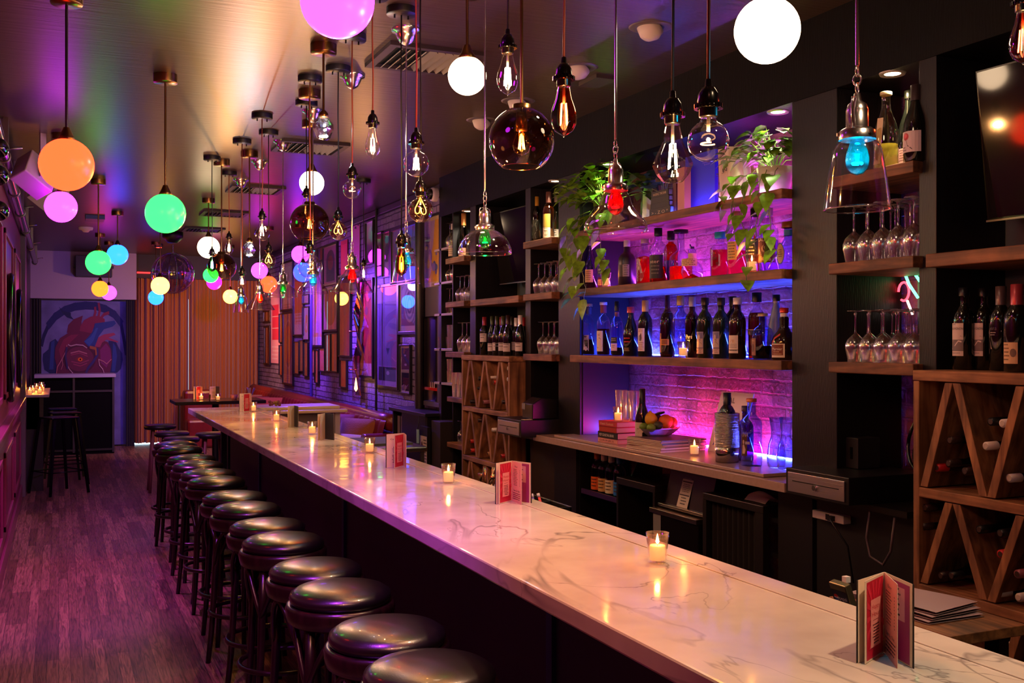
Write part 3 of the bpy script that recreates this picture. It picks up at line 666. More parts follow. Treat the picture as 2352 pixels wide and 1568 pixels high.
def psmoke(u, v, t, d, label):
    p = PT(u, v, t); r = d / 2; H_ = CEIL - p.z
    o = thing('smoked_globe_pendant', label, 'pendant lamp', p, 0, 'smoked glass globes'); canopy(o, 'brass', H_)
    MB().cyl((0, 0, r), .0055, H_ - r - .03, BRASS, 10).build('rod', o)
    MB().lathe([(0, r + .008), (.03, r + .008), (.03, r - .008), (.034, r - .012)], BRASS, seg=28).build('flange', o)
    pr = [(r * math.sin(a), r * math.cos(a)) for a in [.28 + (2.5 - .28) * i / 22 for i in range(23)]]
    m = bpy.data.materials.get('smoked_glass')
    if not m:
        m = glass('ffffff', .9, .06, .015, 3); m = m.copy(); m.name = 'smoked_glass'; n = m.node_tree.nodes; L = m.node_tree.links
        tc = n.new('ShaderNodeTexCoord'); sp = n.new('ShaderNodeSeparateXYZ'); L.new(tc.outputs['Object'], sp.inputs[0])
        mr = n.new('ShaderNodeMapRange'); mr.inputs[1].default_value = -.09; mr.inputs[2].default_value = .06; L.new(sp.outputs['Z'], mr.inputs[0])
        rp = ramp(n, [(0, 'fff0d8'), (.45, 'dcb890'), (1, '8a6450')]); L.new(mr.outputs[0], rp.inputs[0])
        tr = [x for x in n if x.type == 'BSDF_TRANSPARENT'][0]; L.new(rp.outputs[0], tr.inputs[0])
    MB().lathe(pr, m, seg=44).lathe([(pr[-1][0] - .002, pr[-1][1] - .001), (pr[-1][0] + .001, pr[-1][1] - .0015), (pr[-1][0] + .001, pr[-1][1] + .001)], glass('ffe0b0', .6, .5, .08, 1, 'ffd090'), seg=44).build('globe', o)
    MB().lathe([(0, r), (.017, r), (.019, r - .05), (.019, r * .28), (0, r * .28)], BRASS, seg=20).build('socket', o)
    MB().lathe([(.013, r * .28), (.016, r * .2), (.028, -.005), (.03, -.02), (.024, -.04), (0, -.052)], glass('ffd9a0', .6, .06), seg=24).build('bulb', o)
    b = MB()
    for k in range(4): a = k * pi / 2; b.tube([(.005 * math.cos(a), .005 * math.sin(a), .015), (.011 * math.cos(a), .011 * math.sin(a), -.03)], .002, em((1, .55, .15), 40), 6)
    b.build('filament', o); point((0, 0, -.02), 4 * LIGHT['bulb'], 'ffa850', .005, o)
psmoke(1198, 322, 3.4, .22, 'nearest brown smoked glass globe with open bottom on a brass rod')
psmoke(711, 512, 5.75, .22, 'dark smoked glass globe hanging at picture centre left')
psmoke(509, 613, 7.95, .22, 'far smaller-looking smoked globe beside the green globe')

def pcrystal(u, v, t, w, label, e, st):
    p = PT(u, v, t); r = w / 2; H_ = CEIL - p.z
    o = thing('crystal_pendant', label, 'pendant lamp', p, .3, 'faceted crystal pendants'); canopy(o, 'brass', H_)
    MB().cyl((0, 0, r * 1.5), .0055, H_ - r * 1.5 - .04, BRASS, 10).build('rod', o)
    MB().lathe([(.01, r * 1.75), (.022, r * 1.45), (.024, r * 1.1), (0, r * 1.1)], BRASS, seg=20).build('cap', o)
    rnd = random.Random(3); rings = [(.024, r * 1.12, 6), (r * .92, r * .45, 7), (r, -.1 * r, 7), (r * .62, -r * .9, 6)]
    vs = []; fs = []; idx = []
    for k, (rr, z, n) in enumerate(rings):
        idx.append([len(vs) + i for i in range(7)])
        for i in range(7): a = 2 * pi * (i + .5 * (k % 2)) / 7; vs.append((rr * math.cos(a), rr * math.sin(a), z + rnd.uniform(-.1, .1) * r))
    vs.append((0, 0, -r * 1.05)); bt = len(vs) - 1
    for k in range(3):
        for i in range(7):
            a, b, c, d = idx[k][i], idx[k][(i + 1) % 7], idx[k + 1][i], idx[k + 1][(i + 1) % 7]
            if k % 2 == 0: fs += [(a, b, c), (b, d, c)]
            else: fs += [(a, d, c), (a, b, d)]
    for i in range(7): fs.append((idx[3][i], idx[3][(i + 1) % 7], bt))
    MB().add(vs, fs, glass('f4f6ff', .95, .3, .01, 1.3)).build('crystal', o)
    MB().lathe([(0, -r * .66), (r * .45, -r * .7), (r * .4, -r * .8), (0, -r * .86)], em((1, .93, .8), st), seg=16).build('lamp_disc', o)
    MB().add([(x * .7, y * .7, z * .7) for x, y, z in vs], fs, glass('e8ecff', .9, .22, .01, 1.5)).build('inner_facets', o)
    point((0, 0, -r * .2), e * LIGHT['bulb'], 'fff0d8', .006, o)
pcrystal(743, 296, 4.86, .1, 'near faceted clear crystal lamp on a brass rod', 6, 14)
pcrystal(573, 574, 7.6, .105, 'far faceted crystal lamp, the brightest sparkling one', 10, 60)

def pshade(u, vr, t, kind, col, label, e=3.0):
    """vr: picture row of the rim; shade shapes in metres, z from the rim"""
    sh = {'cup': ([(.0645, 0), (.06, .035), (.054, .075), (.05, .1), (.047, .118), (.04, .131), (.03, .138), (.03, .15)], .15),
          'bell': ([(.092, 0), (.0925, .01), (.088, .026), (.074, .044), (.057, .06), (.047, .078), (.042, .096), (.034, .112), (.03, .12), (.03, .128)], .128),
          'dome': ([(.1, 0), (.102, .006), (.099, .022), (.09, .045), (.075, .066), (.055, .082), (.036, .09), (.03, .094), (.03, .102)], .102),
          'cone': ([(.115, 0), (.113, .004), (.03, .122), (.03, .132)], .132)}[kind]
    p = PT(u, vr, t); H_ = CEIL - p.z; h = sh[1]
    o = thing('glass_shade_pendant', label, 'pendant lamp', p, .5, 'clear glass shade pendants'); canopy(o, 'dome', H_)
    MB().lathe(sh[0], glass('fdf9fb', .9, .12, .05, 2.2), seg=48).lathe([(sh[0][0][0] - .002, -.001), (sh[0][0][0] + .0015, 0), (sh[0][0][0] - .0005, .002)], glass('ffe8d8', .5, .35, .05, 1), seg=48).build('glass_shade', o)
    b = MB().lathe([(.036, h - .012), (.036, h + .004), (.028, h + .01), (.022, h + .012), (.022, h + .046), (.018, h + .058), (.008, h + .066), (.006, h + .08), (0, h + .082)], CHROME, seg=28)
    b.build('socket', o); b = MB()
    for k in (0, 1, 2):
        a = k * 2 * pi / 3; c, s_ = math.cos(a), math.sin(a); b.cyl((.036 * c, .036 * s_, h - .004), .004, .006, CHROME, 8)
    for k in (-1, 1): b.tube([(k * .03, 0, h + .004), (k * .032, 0, h + .06), (k * .028, 0, h + .068), (k * .008, 0, h + .072)], .0018, CHROME, 6)
    b.build('bracket', o); b = MB(); z = h + .09
    for k in range(3):
        b.tube([(.008 * math.cos(2 * pi * i / 12) if k % 2 == 0 else 0, 0 if k % 2 == 0 else .008 * math.cos(2 * pi * i / 12), z + .011 * math.sin(2 * pi * i / 12)) for i in range(12)], .0018, CHROME, 6, closed=True); z += .017
    b.build('chain', o)
    MB().cyl((0, 0, z - .005), .0038, H_ - .07 - z + .005, CHROME, 10).build('rod', o)
    cc = {'teal': ('38c8e0', (.0, .75, .7)), 'red': ('f01830', (1, .03, .08)), 'green': ('08a868', (0, .75, .28)), 'orange': ('ff8020', (1, .3, .03))}[col]
    zb = h - .012
    MB().lathe([(.013, zb), (.014, zb - .006), (.021, zb - .022), (.0245, zb - .04), (.021, zb - .056), (.011, zb - .067), (0, zb - .07)], glass(cc[0], .6, .06), seg=24).lathe([(.012, zb - .001), (.0195, zb - .022), (.0228, zb - .04), (.0195, zb - .056), (.0095, zb - .065), (0, zb - .068)], liquid(cc[0], .006), seg=24).build('coloured_bulb', o)
    MB().tube([(.009 * math.cos(a * .7), .009 * math.sin(a * .7), zb - .047) for a in range(9)], .0026, em(tuple(min(1, x + .35) for x in cc[1]), 26), 6).build('filament', o)
    point((0, 0, zb - .04), e * LIGHT['bulb'], cc[1], .006, o)
pshade(1969, 481, 2.03, 'cup', 'teal', 'nearest tapered clear glass lamp with teal bulb, right of the alcove')
pshade(1414, 531, 2.95, 'bell', 'red', 'bell-shaped clear glass lamp with red bulb, before the alcove')
pshade(1114, 583, 3.86, 'dome', 'green', 'dome-shaped clear glass lamp with green bulb before the far television')
pshade(809, 671, 5.42, 'cone', 'red', 'cone-shaped clear glass lamp with red bulb')
pshade(933, 651, 4.62, 'cup', 'teal', 'tapered clear glass lamp with teal bulb near the poster wall')
pshade(650, 682, 7.2, 'dome', 'green', 'small-looking dome lamp with green bulb before the framed prints')
pshade(719, 674, 6.25, 'bell', 'teal', 'bell-shaped lamp with teal bulb hanging below the extra large round bulb')
pshade(597, 711, 8.0, 'cone', 'orange', 'cone-shaped clear lamp with orange bulb before the curtain corner')
pshade(554, 717, 8.9, 'cup', 'teal', 'farthest narrow tapered lamp with teal bulb')

# mirrored ball inside a clear globe
p = PT(397, 627, 14.0)
p = PT(397, 627, 13.2); t = thing('mirrored_ball', 'large see-through mirrored ball hanging on a black motor', 'disco ball', p)
mball, n_, L_, b_ = nodemat('mirror_tiles')
tc = n_.new('ShaderNodeTexCoord'); vo = n_.new('ShaderNodeTexVoronoi'); vo.inputs['Scale'].default_value = 40; L_.new(tc.outputs['Object'], vo.inputs['Vector'])
q_ = n_.new('ShaderNodeBump'); q_.inputs['Strength'].default_value = .9; L_.new(vo.outputs['Distance'], q_.inputs['Height']); L_.new(q_.outputs[0], b_.inputs['Normal'])
b_.inputs['Metallic'].default_value = 1; b_.inputs['Roughness'].default_value = .12; b_.inputs['Base Color'].default_value = (.7, .6, .8, 1)
MB().sphere((0, 0, 0), .265, glass('d8c8e8', .9, .12, .03, 2), 40, 20).build('outer_shell', t)
b = MB()
for k in range(4): b.tube([(.262 * math.sin(a) * math.cos(k * pi / 4 + .5), .262 * math.sin(a) * math.sin(k * pi / 4 + .5), .262 * math.cos(a)) for a in [2 * pi * i / 40 for i in range(40)]], .006, mball, 6, closed=True)
b.tube([(.262 * math.cos(2 * pi * i / 40), .262 * math.sin(2 * pi * i / 40), 0) for i in range(40)], .008, mball, 6, closed=True); b.build('mirror_bands', t)
MB().cyl((0, 0, .265), .01, .1, mball, 10).build('neck', t)
h_ = CEIL - p.z; MB().lathe([(0, h_ - .14), (.06, h_ - .14), (.1, h_ - .1), (.13, h_ - .07), (.13, h_), (0, h_)], BLK, seg=24).build('motor', t)
# ================================================================ bottles and glasses
BP = {  # outer profiles: fractions of radius and height
 'wine': [(.9, 0), (1, .01), (1, .60), (.95, .66), (.7, .73), (.42, .78), (.38, .82), (.38, .97), (.42, .975), (.42, 1), (0, 1)],
 'burg': [(.9, 0), (1, .01), (1, .42), (.97, .5), (.8, .6), (.55, .7), (.4, .78), (.36, .86), (.36, .97), (.4, .975), (.4, 1), (0, 1)],
 'spirit': [(.9, 0), (1, .012), (1, .58), (.97, .64), (.78, .71), (.45, .755), (.4, .78), (.4, .98), (.44, .985), (.44, 1), (0, 1)],
 'tall': [(.9, 0), (1, .01), (1, .62), (.93, .68), (.6, .73), (.42, .77), (.38, .98), (0, .98)],
 'round': [(.85, 0), (1, .03), (1, .5), (.96, .6), (.75, .68), (.5, .72), (.36, .76), (.34, .98), (0, .98)],
 'squat': [(.9, 0), (1, .02), (1, .4), (.92, .5), (.5, .58), (.3, .62), (.28, .98), (0, .98)],
 'sphere': [(.5, 0), (.8, .04), (1, .2), (1, .32), (.85, .48), (.5, .6), (.36, .66), (.36, .97), (0, .97)],
 'cone': [(.9, 0), (1, .01), (.98, .3), (.8, .55), (.5, .75), (.32, .86), (.3, .98), (0, .98)],
 'marnier': [(.9, 0), (1, .03), (1, .36), (.85, .45), (.55, .55), (.36, .64), (.38, .8), (.3, .84), (.3, .98), (0, .98)]}
def labmap(R, sh=0): return lambda x, y, l: (-(R + .0006 + .0002 * l) * math.cos(x + sh), -(R + .0006 + .0002 * l) * math.sin(x + sh), y)
DG = pm('0a0c08', .08, spec=.8, name='dark_bottle_glass'); DGR = pm('12200a', .1, spec=.8); BRG = pm('1d0a05', .08, spec=.8)
def bottle(name, label, loc, kind, r, h, gm, cap=('0a0a0c', .16, 1.08), liq=None, art_items=None, rz=0, cat='bottle', group=None, neck=None):
    t = thing(name, label, cat, loc, rz, group); pr = [(a * r, b * h) for a, b in BP[kind]]
    MB().lathe([(0, 0)] + pr, gm, seg=24).build('glass_body', t)
    if liq:
        col, lev = liq; z = lev * h; q = []
        for (ra, za), (rb, zb) in zip(pr, pr[1:]):
            if za >= z: break
            q.append((ra * .93, za + .004))
            if zb > z: k = (z - za) / (zb - za); q.append(((ra + (rb - ra) * k) * .93, z))
        MB().lathe([(0, .004)] + q + [(0, z)], liquid(col), seg=24).build('liquid', t)
    if art_items:
        th = math.atan2(loc[1], loc[0]); mx_ = max([q[3] for q in art_items if q[0] == 'r'] + [0]); b = MB(); art(b, labmap(r, th - (.2 if mx_ <= .55 else .4)), art_items, .55); b.build('paper_label', t)
    if cap:
        c, ln, rr = cap; rn = pr[-2][0] * rr
        MB().lathe([(rn, h * (1 - ln)), (rn, h * 1.0), (rn * .85, h * 1.004), (0, h * 1.004)], pm(c, .3, .3), seg=16).build('cap', t)
    if neck:
        c, a0, a1 = neck; rn = [q for q in pr if q[1] <= a1 * h + .001][-1][0] if 0 else pr[-2][0] * 1.06
        MB().lathe([(rn, h * a0), (rn, h * a1)], pm(c, .5), seg=16).build('neck_band', t)
    return t
def on(u, vtop, X, z):
    p = PX(u, vtop, X); return (p.x, p.y, z), p.z - z
CG = glass('e8e4ff', .8, .08); CGB = glass('b8c4ff', .8, .08); VG = glass('5a3890', .7, .08)
def lab(w, z0, z1, c='e8dcc8'): return ('r', -w, z0, w, z1, c)
def B(u, vt, X, z, kind, r, label, gm, **k):
    loc, h = on(u, vt, X, z); return bottle('liquor_bottle' if 'wine' not in label else 'wine_bottle', label, loc, kind, r, h, gm, **k)
A1 = 'spirits on the middle alcove shelf'; A2 = 'bottles on the lowest alcove shelf'
z = SH2; X = 3.06
B(1357, 553, X, z, 'burg', .038, 'violet-tinted bottle with beige label at the left end of the middle alcove shelf', glass('7a5ac0', .7, .1), cap=('9088a8', .1, 1.15), liq=('b0104a', .22), art_items=[lab(.75, .045, .125, 'c8a878'), ('n', -.6, .06, .4, .11, 5, '7a6040')], group=A1)
B(1385, 577, X, z, 'spirit', .033, 'small clear bottle with navy label reading MAN, left part of middle shelf', CG, cap=('1848a8', .12, 1.25), liq=('d8a878', .3), art_items=[lab(.9, .085, .135, '16265e'), ('t', 0, .108, .014, 'HIMAN', 1.5, 'e8e8f0'), ('n', -.6, .094, .5, .1, 2, 'a0a8d0'), lab(.85, .02, .055, 'd8a080'), ('n', -.5, .03, .5, .045, 3, '7a4030')], group=A1)
B(1440, 552, X, z, 'round', .052, 'dark purple round-shouldered bottle with silver cap and grey label', pm('1a0c24', .35, spec=.6), cap=('c0c0d0', .14, 1.1), art_items=[('r', -1, .055, -.3, .125, '3b3840'), ('r', -.3, .055, .45, .125, 'a09498'), ('n', -.2, .065, .35, .115, 5, '504850')], group=A1)
B(1481, 549, X + .02, z, 'spirit', .047, 'bottle of red liquor with pale drawing on its label', CG, cap=('a890a0', .1, 1.2), liq=('e00a28', .64), art_items=[('p', [(-1.1, .02), (-.2, .02), (.0, .04), (-.1, .07), (-.35, .12), (-.6, .15), (-1.1, .15)], 'cbb0a0'), ('e', -.6, .095, .22, .014, 'a07868'), ('e', -.6, .095, .17, .01, 'cbb0a0'), ('e', -.2, .05, .3, .016, '9c2038'), ('n', -.9, .03, -.5, .06, 3, '806050')], group=A1)
B(1512, 524, X, z, 'tall', .049, 'tall clear bottle with black cap and black label with pale script', CG, cap=('08080c', .14, 1.25), liq=('c00818', .3), art_items=[lab(.95, .025, .155, '0b0d0c'), ('t', -.1, .11, .018, 'ster', 1.2, 'c8b890'), ('n', -.6, .05, .5, .09, 3, '585848'), ('k', [(-.95, .028), (.95, .028)], .002, 'a09060')], group=A1)
B(1541, 531, X + .1, z, 'spirit', .042, 'bottle of red liquor with black cap standing behind the others', CG, cap=('0a0a18', .16, 1.2), liq=('d00a10', .8), art_items=[('r', -.9, .02, .8, .13, '101c4a')], group=A1)
B(1564, 528, X + .07, z, 'squat', .066, 'flat decanter of orange-red liquor with tall thin neck and black stopper', CG, cap=('120a18', .06, 2.2), liq=('ff2808', .3), group=A1)
B(1590, 572, X, z, 'sphere', .058, 'round clear bottle with a small horse stopper and lined beige label', CG, cap=('1a1418', .0, 1.3), liq=('c80a10', .2), art_items=[('r', -.85, .07, .85, .11, 'c8a070'), ('n', -.7, .076, .7, .104, 4, '6a4a30')], neck=('c8a070', .68, .86), group=A1)
loc, h = on(1590, 572, X, z)
MB().box((-.012, -.004, 0), (.01, .004, .012), DSTEEL).cbox((-.012, 0, .016), (.006, .006, .014), DSTEEL, ry=-.5).tube([(.008, 0, .008), (.014, 0, -.004)], .002, DSTEEL, 6).build('horse_stopper', bpy.context.scene.objects[-1] if 0 else [o for o in bpy.data.objects if o.get('label', '').startswith('round clear bottle with a small horse')][0], (0, 0, h + .002))
B(1655, 533, X, z, 'spirit', .05, 'bottle with turquoise cap and angular white label, pink liquor', CG, cap=('1a90a0', .14, 1.4), liq=('e01060', .6), art_items=[('p', [(-1.0, .055), (.15, .055), (.15, .11), (-.95, .14)], 'd8c0c8'), ('t', -.5, .085, .014, 'CAN', .6, '202020'), ('n', -.3, .062, .1, .07, 2, '404040'), ('r', -1.3, .0, -1.02, .15, '6a1020')], group=A1)
B(1693, 484, X, z, 'tall', .049, 'tallest clear bottle, corked, beige label, half full of magenta liquor', CG, cap=('8a6a58', .09, 1.3), liq=('f00870', .38), art_items=[('r', -1.0, .075, .15, .165, 'c09a50'), ('n', -.9, .085, .1, .155, 6, '5c4828')], group=A1)
B(1733, 480, X, z, 'tall', .043, 'red liquor bottle with black label behind the candle on the middle shelf', CG, cap=('0a0810', .12, 1.25), liq=('e00818', .62), art_items=[lab(.95, .075, .165, '0c0a08'), ('n', -.8, .09, .5, .155, 5, 'c0b8a0')], group=A1)
B(1765, 478, X, z, 'tall', .047, 'clear bottle with brown label showing a crescent moon, under the trailing vine', CG, cap=('c8c8d8', .12, 1.2), liq=('c090e0', .5), art_items=[lab(1.1, .045, .16, '4e2018'), ('t', 0, .145, .014, 'GALUNA', 1.8, 'c8b8b0'), ('e', 0, .11, .33, .018, 'b09088'), ('e', .12, .114, .3, .016, '4e2018'), ('p', [(.3, .08), (.8, .085), (.7, .12), (.5, .1)], 'b09088'), ('p', [(-.3, .08), (-.8, .085), (-.7, .12), (-.5, .1)], 'b09088'), ('e', -.1, .062, .2, .008, 'b09088'), ('e', .5, .058, .15, .007, 'b09088')], group=A1)
B(1812, 510, X, z, 'sphere', .06, 'clear bottle with amber cork and oval beige label, right end of middle shelf', CGB, cap=('7a4a18', .12, 1.5), neck=('1868a8', .72, .84), art_items=[('e', -.5, .075, .38, .05, '4a58c0'), ('e', -.5, .075, .32, .044, 'c8a890'), ('n', -.7, .06, -.3, .09, 4, '6a5850')], group=A1)
z = SH3
B(1352, 698, X, z, 'spirit', .037, 'clear bottle with wooden cork and torn-edged white label, leftmost on lowest alcove shelf', CG, cap=('b88858', .05, 1.5), liq=('401408', .3), art_items=[('p', [(-1.1, .05), (-.85, .03), (-.6, .035), (-.3, .026), (.0, .036), (.2, .024), (.2, .125), (-1.1, .125)], 'd8ccc8'), ('p', [(-1.0, .118), (-.6, .122), (-.1, .119), (-.4, .108)], '302c30'), ('n', -.9, .055, .0, .1, 6, '605860')], neck=('30303c', .8, .93), group=A2)
B(1386, 694, X, z, 'spirit', .041, 'bottle with red and white cap band and cream label bearing a dark cross shape', CG, cap=('c8c4d0', .05, 1.3), liq=('7a2010', .5), neck=('802028', .8, .95), art_items=[('r', -1.2, .025, .1, .15, 'd8cbb0'), ('t', -.6, .12, .012, 'NE', .5, '802020'), ('p', [(-1.1, .09), (-.9, .1), (.1, .07), (.0, .05)], '2a1020'), ('p', [(-1.0, .05), (-.7, .042), (-.2, .1), (-.5, .11)], '501018')], group=A2)
B(1417, 692, X, z, 'round', .037, 'clear bottle with long black cap, black and white label', CGB, cap=('0c0c0c', .18, 1.15), liq=('101018', .15), neck=('c06030', .72, .8), art_items=[('r', -1.1, .075, .2, .11, '08080c'), ('n', -.9, .09, .0, .1, 2, 'a0a0a8'), ('r', -1.1, .03, .2, .073, 'd8bcc8'), ('n', -.8, .05, -.1, .06, 2, '604050')], group=A2)
B(1449, 705, X, z, 'burg', .045, 'black wide-bellied bottle with red printing and an unusually clear neck', DG, cap=('b04048', .12, 1.3), art_items=[('n', -1.0, .08, .1, .1, 2, 'b02018'), ('n', -.9, .03, .0, .045, 3, 'c0a070')], group=A2)
B(1482, 690, X, z, 'wine', .041, 'dark wine bottle with gold cap and white label reading LET in red', DG, cap=('b89050', .2, 1.15), art_items=[('r', -1.25, .03, .1, .16, 'd8ccc4'), ('t', -.55, .14, .016, 'LET', .9, 'a02018'), ('e', -.6, .105, .3, .018, '807880'), ('e', -.45, .11, .12, .022, '504048'), ('n', -1.1, .04, -.05, .075, 4, 'a06868')], group=A2)
B(1533, 675, X, z, 'round', .041, 'deep red liquor with a yellow H-shaped label', glass('b04030', .7, .08), cap=None, liq=('700808', .72), art_items=[('r', -1.25, .025, -.55, .13, 'd89030'), ('r', -.55, .065, .6, .098, 'd89030'), ('r', -.45, .068, .4, .095, '7a4c28'), ('t', -.9, .112, .014, 'OR', .5, '201008'), ('n', -1.1, .04, -.7, .06, 4, '804808')], group=A2)
B(1563, 679, X, z, 'tall', .042, 'clear tall bottle with gold and black cap behind the middle candle', CGB, cap=('907848', .16, 1.3), group=A2)
B(1590, 682, X, z, 'tall', .037, 'dark red bottle with silver cap and white script, right of the middle candle', glass('902030', .7, .08), cap=('8c8c90', .16, 1.3), liq=('500408', .66), art_items=[('t', -.3, .1, .022, 'Pure', 1.0, 'd0b8b0'), ('n', -.6, .08, -.1, .09, 1, 'c0a8a0')], group=A2)
for u, w in ((1619, 'left one of two dark bottles with grey wing-picture labels'), (1656, 'right one of two dark bottles with grey wing-picture labels')):
    B(u, 684, X, z, 'wine', .041, w, DGR, cap=('2a2010', .12, 1.2), art_items=[('r', -1.2, .052, .0, .135, '9088a8'), ('r', -1.12, .056, -.08, .131, 'b8a498'), ('r', -1.12, .1, -.08, .131, '706c90'), ('k', [(-1.0, .07), (-.7, .1), (-.4, .09), (-.2, .12)], .004, '605868'), ('k', [(-.9, .062), (-.5, .085), (-.15, .07)], .003, '786860'), ('e', -.6, .108, .15, .012, 'c0b0a8'), ('r', -1.2, .022, .0, .05, 'c8aca0'), ('e', -1.05, .036, .12, .007, '803020'), ('n', -.8, .028, -.1, .044, 3, '806058')], group=A2)
B(1683, 681, X + .07, z, 'wine', .041, 'black bottle with small pinkish label half hidden by the white-capped bottle', DG, cap=('0c0a10', .16, 1.15), art_items=[('r', -1.2, .035, .5, .065, 'b08c90')], group=A2)
B(1694, 684, X - .02, z, 'wine', .042, 'brown bottle with white screw cap and white label with orange letters', BRG, cap=('d0c8c8', .11, 1.25), art_items=[('r', -1.1, .045, .25, .115, 'd8c8b8'), ('t', -.5, .08, .014, 'ZE', .7, 'c07828'), ('n', -1.0, .055, .1, .07, 3, '908078'), ('r', -1.1, .028, .25, .042, 'd8c8b8'), ('n', -.9, .031, .1, .039, 1, '807068')], group=A2)
B(1738, 672, X + .04, z, 'spirit', .042, 'orange-red aperitif bottle with black cap and blue label', CG, cap=('0a0a10', .14, 1.3), liq=('a81808', .7), art_items=[('r', -1.2, .115, .9, .14, '182048'), ('t', -.75, .12, .014, 'EROL', .8, 'e09828'), ('r', -1.2, .14, .9, .143, 'b89870')], group=A2)
B(1752, 720, X - .03, z, 'round', .05, 'clear round bottle with pale cork and brown paper label in front of the aperitif', CGB, cap=('a89068', .06, 1.4), liq=('0a060c', .3), art_items=[('r', -1.3, .02, -.5, .1, '8a5a48'), ('t', -.9, .085, .01, 'Amo', .5, 'c8a890'), ('e', -.9, .055, .25, .02, '5a3830')], group=A2)
B(1783, 677, X + .07, z, 'cone', .045, 'frosted blue-grey bottle with black cap behind the ribboned bottle', pm('5a6888', .35), cap=('08080c', .1, 1.35), neck=('c8c0c8', .86, .9), group=A2)
t = B(1801, 707, X - .01, z, 'marnier', .058, 'squat black bottle with red ribbon and red seal, right end of the lowest shelf', BRG, cap=('b01c14', .09, 1.2), neck=('d0c8c8', .8, .9), art_items=[('r', -1.0, .012, .25, .075, 'd8c8b8'), ('r', -.95, .022, .12, .071, '702818'), ('t', -.42, .045, .013, 'Marnier', .95, 'e0d0c0'), ('n', -.8, .026, .0, .036, 2, 'c09878'), ('k', [(-.9, .078), (-.6, .1), (-.1, .118)], .008, 'c02c18')], group=A2)
MB().lathe([(.0225, .1), (.0235, .105), (.0225, .11)], pm('c02c18', .4), seg=20).build('red_ribbon', t)
B(1706, 775, X + .12, z, 'squat', .03, 'small clear patterned bottle lit blue, between the white-capped and aperitif bottles', CGB, cap=None, group=A2)

# wines in the niches and on the crates
WG = 'white wines in the top niches'
z = SH1
B(1232, 452, 3.05, z, 'wine', .038, 'green wine bottle with white vine drawing, left of the alcove plant', glass('6a8030', .7, .12), cap=('c89838', .2, 1.15), liq=('80882a', .6), art_items=[('r', -1.1, .03, .9, .16, '1c2818'), ('k', [(-.8, .03), (-.4, .06), (-.6, .1), (.0, .12), (-.2, .16)], .004, 'b8d8c0'), ('k', [(.3, .03), (.1, .06), (.5, .09), (.2, .13), (.6, .16)], .004, 'b8d8c0'), ('e', -.6, .12, .2, .015, 'c0a0b0')], group=WG)
B(1260, 441, 3.05, z, 'wine', .039, 'golden wine bottle with cream label and pink-brown capsule', glass('c8a030', .7, .12), cap=('6a4038', .22, 1.15), liq=('c09818', .7), art_items=[('r', -1.1, .09, .5, .18, '8a7020'), ('r', -1.1, .02, .5, .088, 'c8b898'), ('e', -.3, .05, .4, .02, '8a7c68'), ('n', -.9, .065, .3, .08, 2, '807058')], group=WG)
B(1278, 448, 3.2, z, 'wine', .036, 'dark wine bottle with white label behind the golden one', DGR, cap=('a09890', .15, 1.1), art_items=[('r', -1.1, .03, .9, .1, 'b0a8a0'), ('n', -.9, .04, .6, .09, 4, '302c30')], group=WG)
B(1040, 514, 3.03, z, 'tall', .036, 'clear pale bottle with white cap and cream label in the far niche', glass('e8f0d0', .8, .12), cap=('d0ccc0', .16, 1.2), art_items=[('r', -1.2, .03, .8, .12, 'c8b898'), ('n', -1, .05, .5, .1, 4, '807058')], group=WG)
B(1065, 490, 3.08, z, 'burg', .043, 'sparkling wine bottle with orange foil in the far niche', glass('708038', .7, .12), cap=('c88048', .3, 1.2), art_items=[('r', -1, .02, .8, .09, 'a07858')], group=WG)
B(1076, 492, 3.18, z, 'wine', .035, 'slim yellow-green wine bottle at the back of the far niche', glass('a0a830', .7, .12), cap=('b89828', .12, 1.15), group=WG)
B(2009, 230, 3.25, z, 'burg', .038, 'olive wine bottle half behind the clear one in the right niche', glass('6a6820', .7, .1), cap=('807028', .12, 1.1), group=WG)
B(2035, 212, 3.02, z, 'burg', .048, 'clear sparkling bottle with pale label in the right niche', glass('f0ecd0', .85, .12), cap=('d8c8a0', .04, 1.2), art_items=[('p', [(-1.1, .02), (-.3, .02), (.0, .2), (-.5, .2)], 'c8b89c'), ('k', [(-.6, .1), (-.5, .13)], .006, '201c1c')], liq=('d8d088', .32), group=WG)
B(2088, 209, 3.14, z, 'burg', .043, 'dark wine bottle with figured pink label, back right of the right niche', DG, cap=('1a1c10', .1, 1.1), art_items=[('r', -1.1, .02, .3, .09, 'b89088'), ('n', -.9, .03, .2, .08, 6, '6a3830')], group=WG)
B(2104, 196, 3.0, z, 'burg', .046, 'dark wine bottle with a rose drawn on its white label', DG, cap=('3a3034', .2, 1.1), art_items=[('r', -1.2, .035, .8, .115, 'b8a8b0'), ('e', -.5, .095, .3, .014, 'a02838'), ('e', -.55, .098, .2, .008, 'c85060'), ('k', [(-.5, .085), (-.3, .06), (.1, .045)], .004, '302028'), ('n', -1, .042, -.4, .052, 2, '605058')], group=WG)
CG2 = 'red wines standing on the near crate'
z = 1.587
SAUV = [('r', -1.2, .05, .15, .17, 'c8b8b4'), ('r', -1.2, .068, .15, .11, '706468'), ('p', [(-1.2, .075), (-.7, .085), (-.2, .1), (.1, .12), (-.1, .125), (-.5, .1), (-1.0, .11)], 'a8989a'), ('k', [(-1.1, .075), (-.6, .09), (-.3, .105), (.0, .102)], .005, 'd0c4c0'), ('t', -.5, .146, .0085, 'SAUVIGNON', 1.25, '403840'), ('n', -1.1, .16, -.6, .165, 1, '605860'), ('n', -1.1, .055, -.1, .06, 1, '605860')]
B(2214, 661, 3.05, z, 'wine', .039, 'wine bottle with landscape label, leftmost on top of the near crate', DG, cap=('15141c', .1, 1.15), art_items=SAUV, group=CG2)
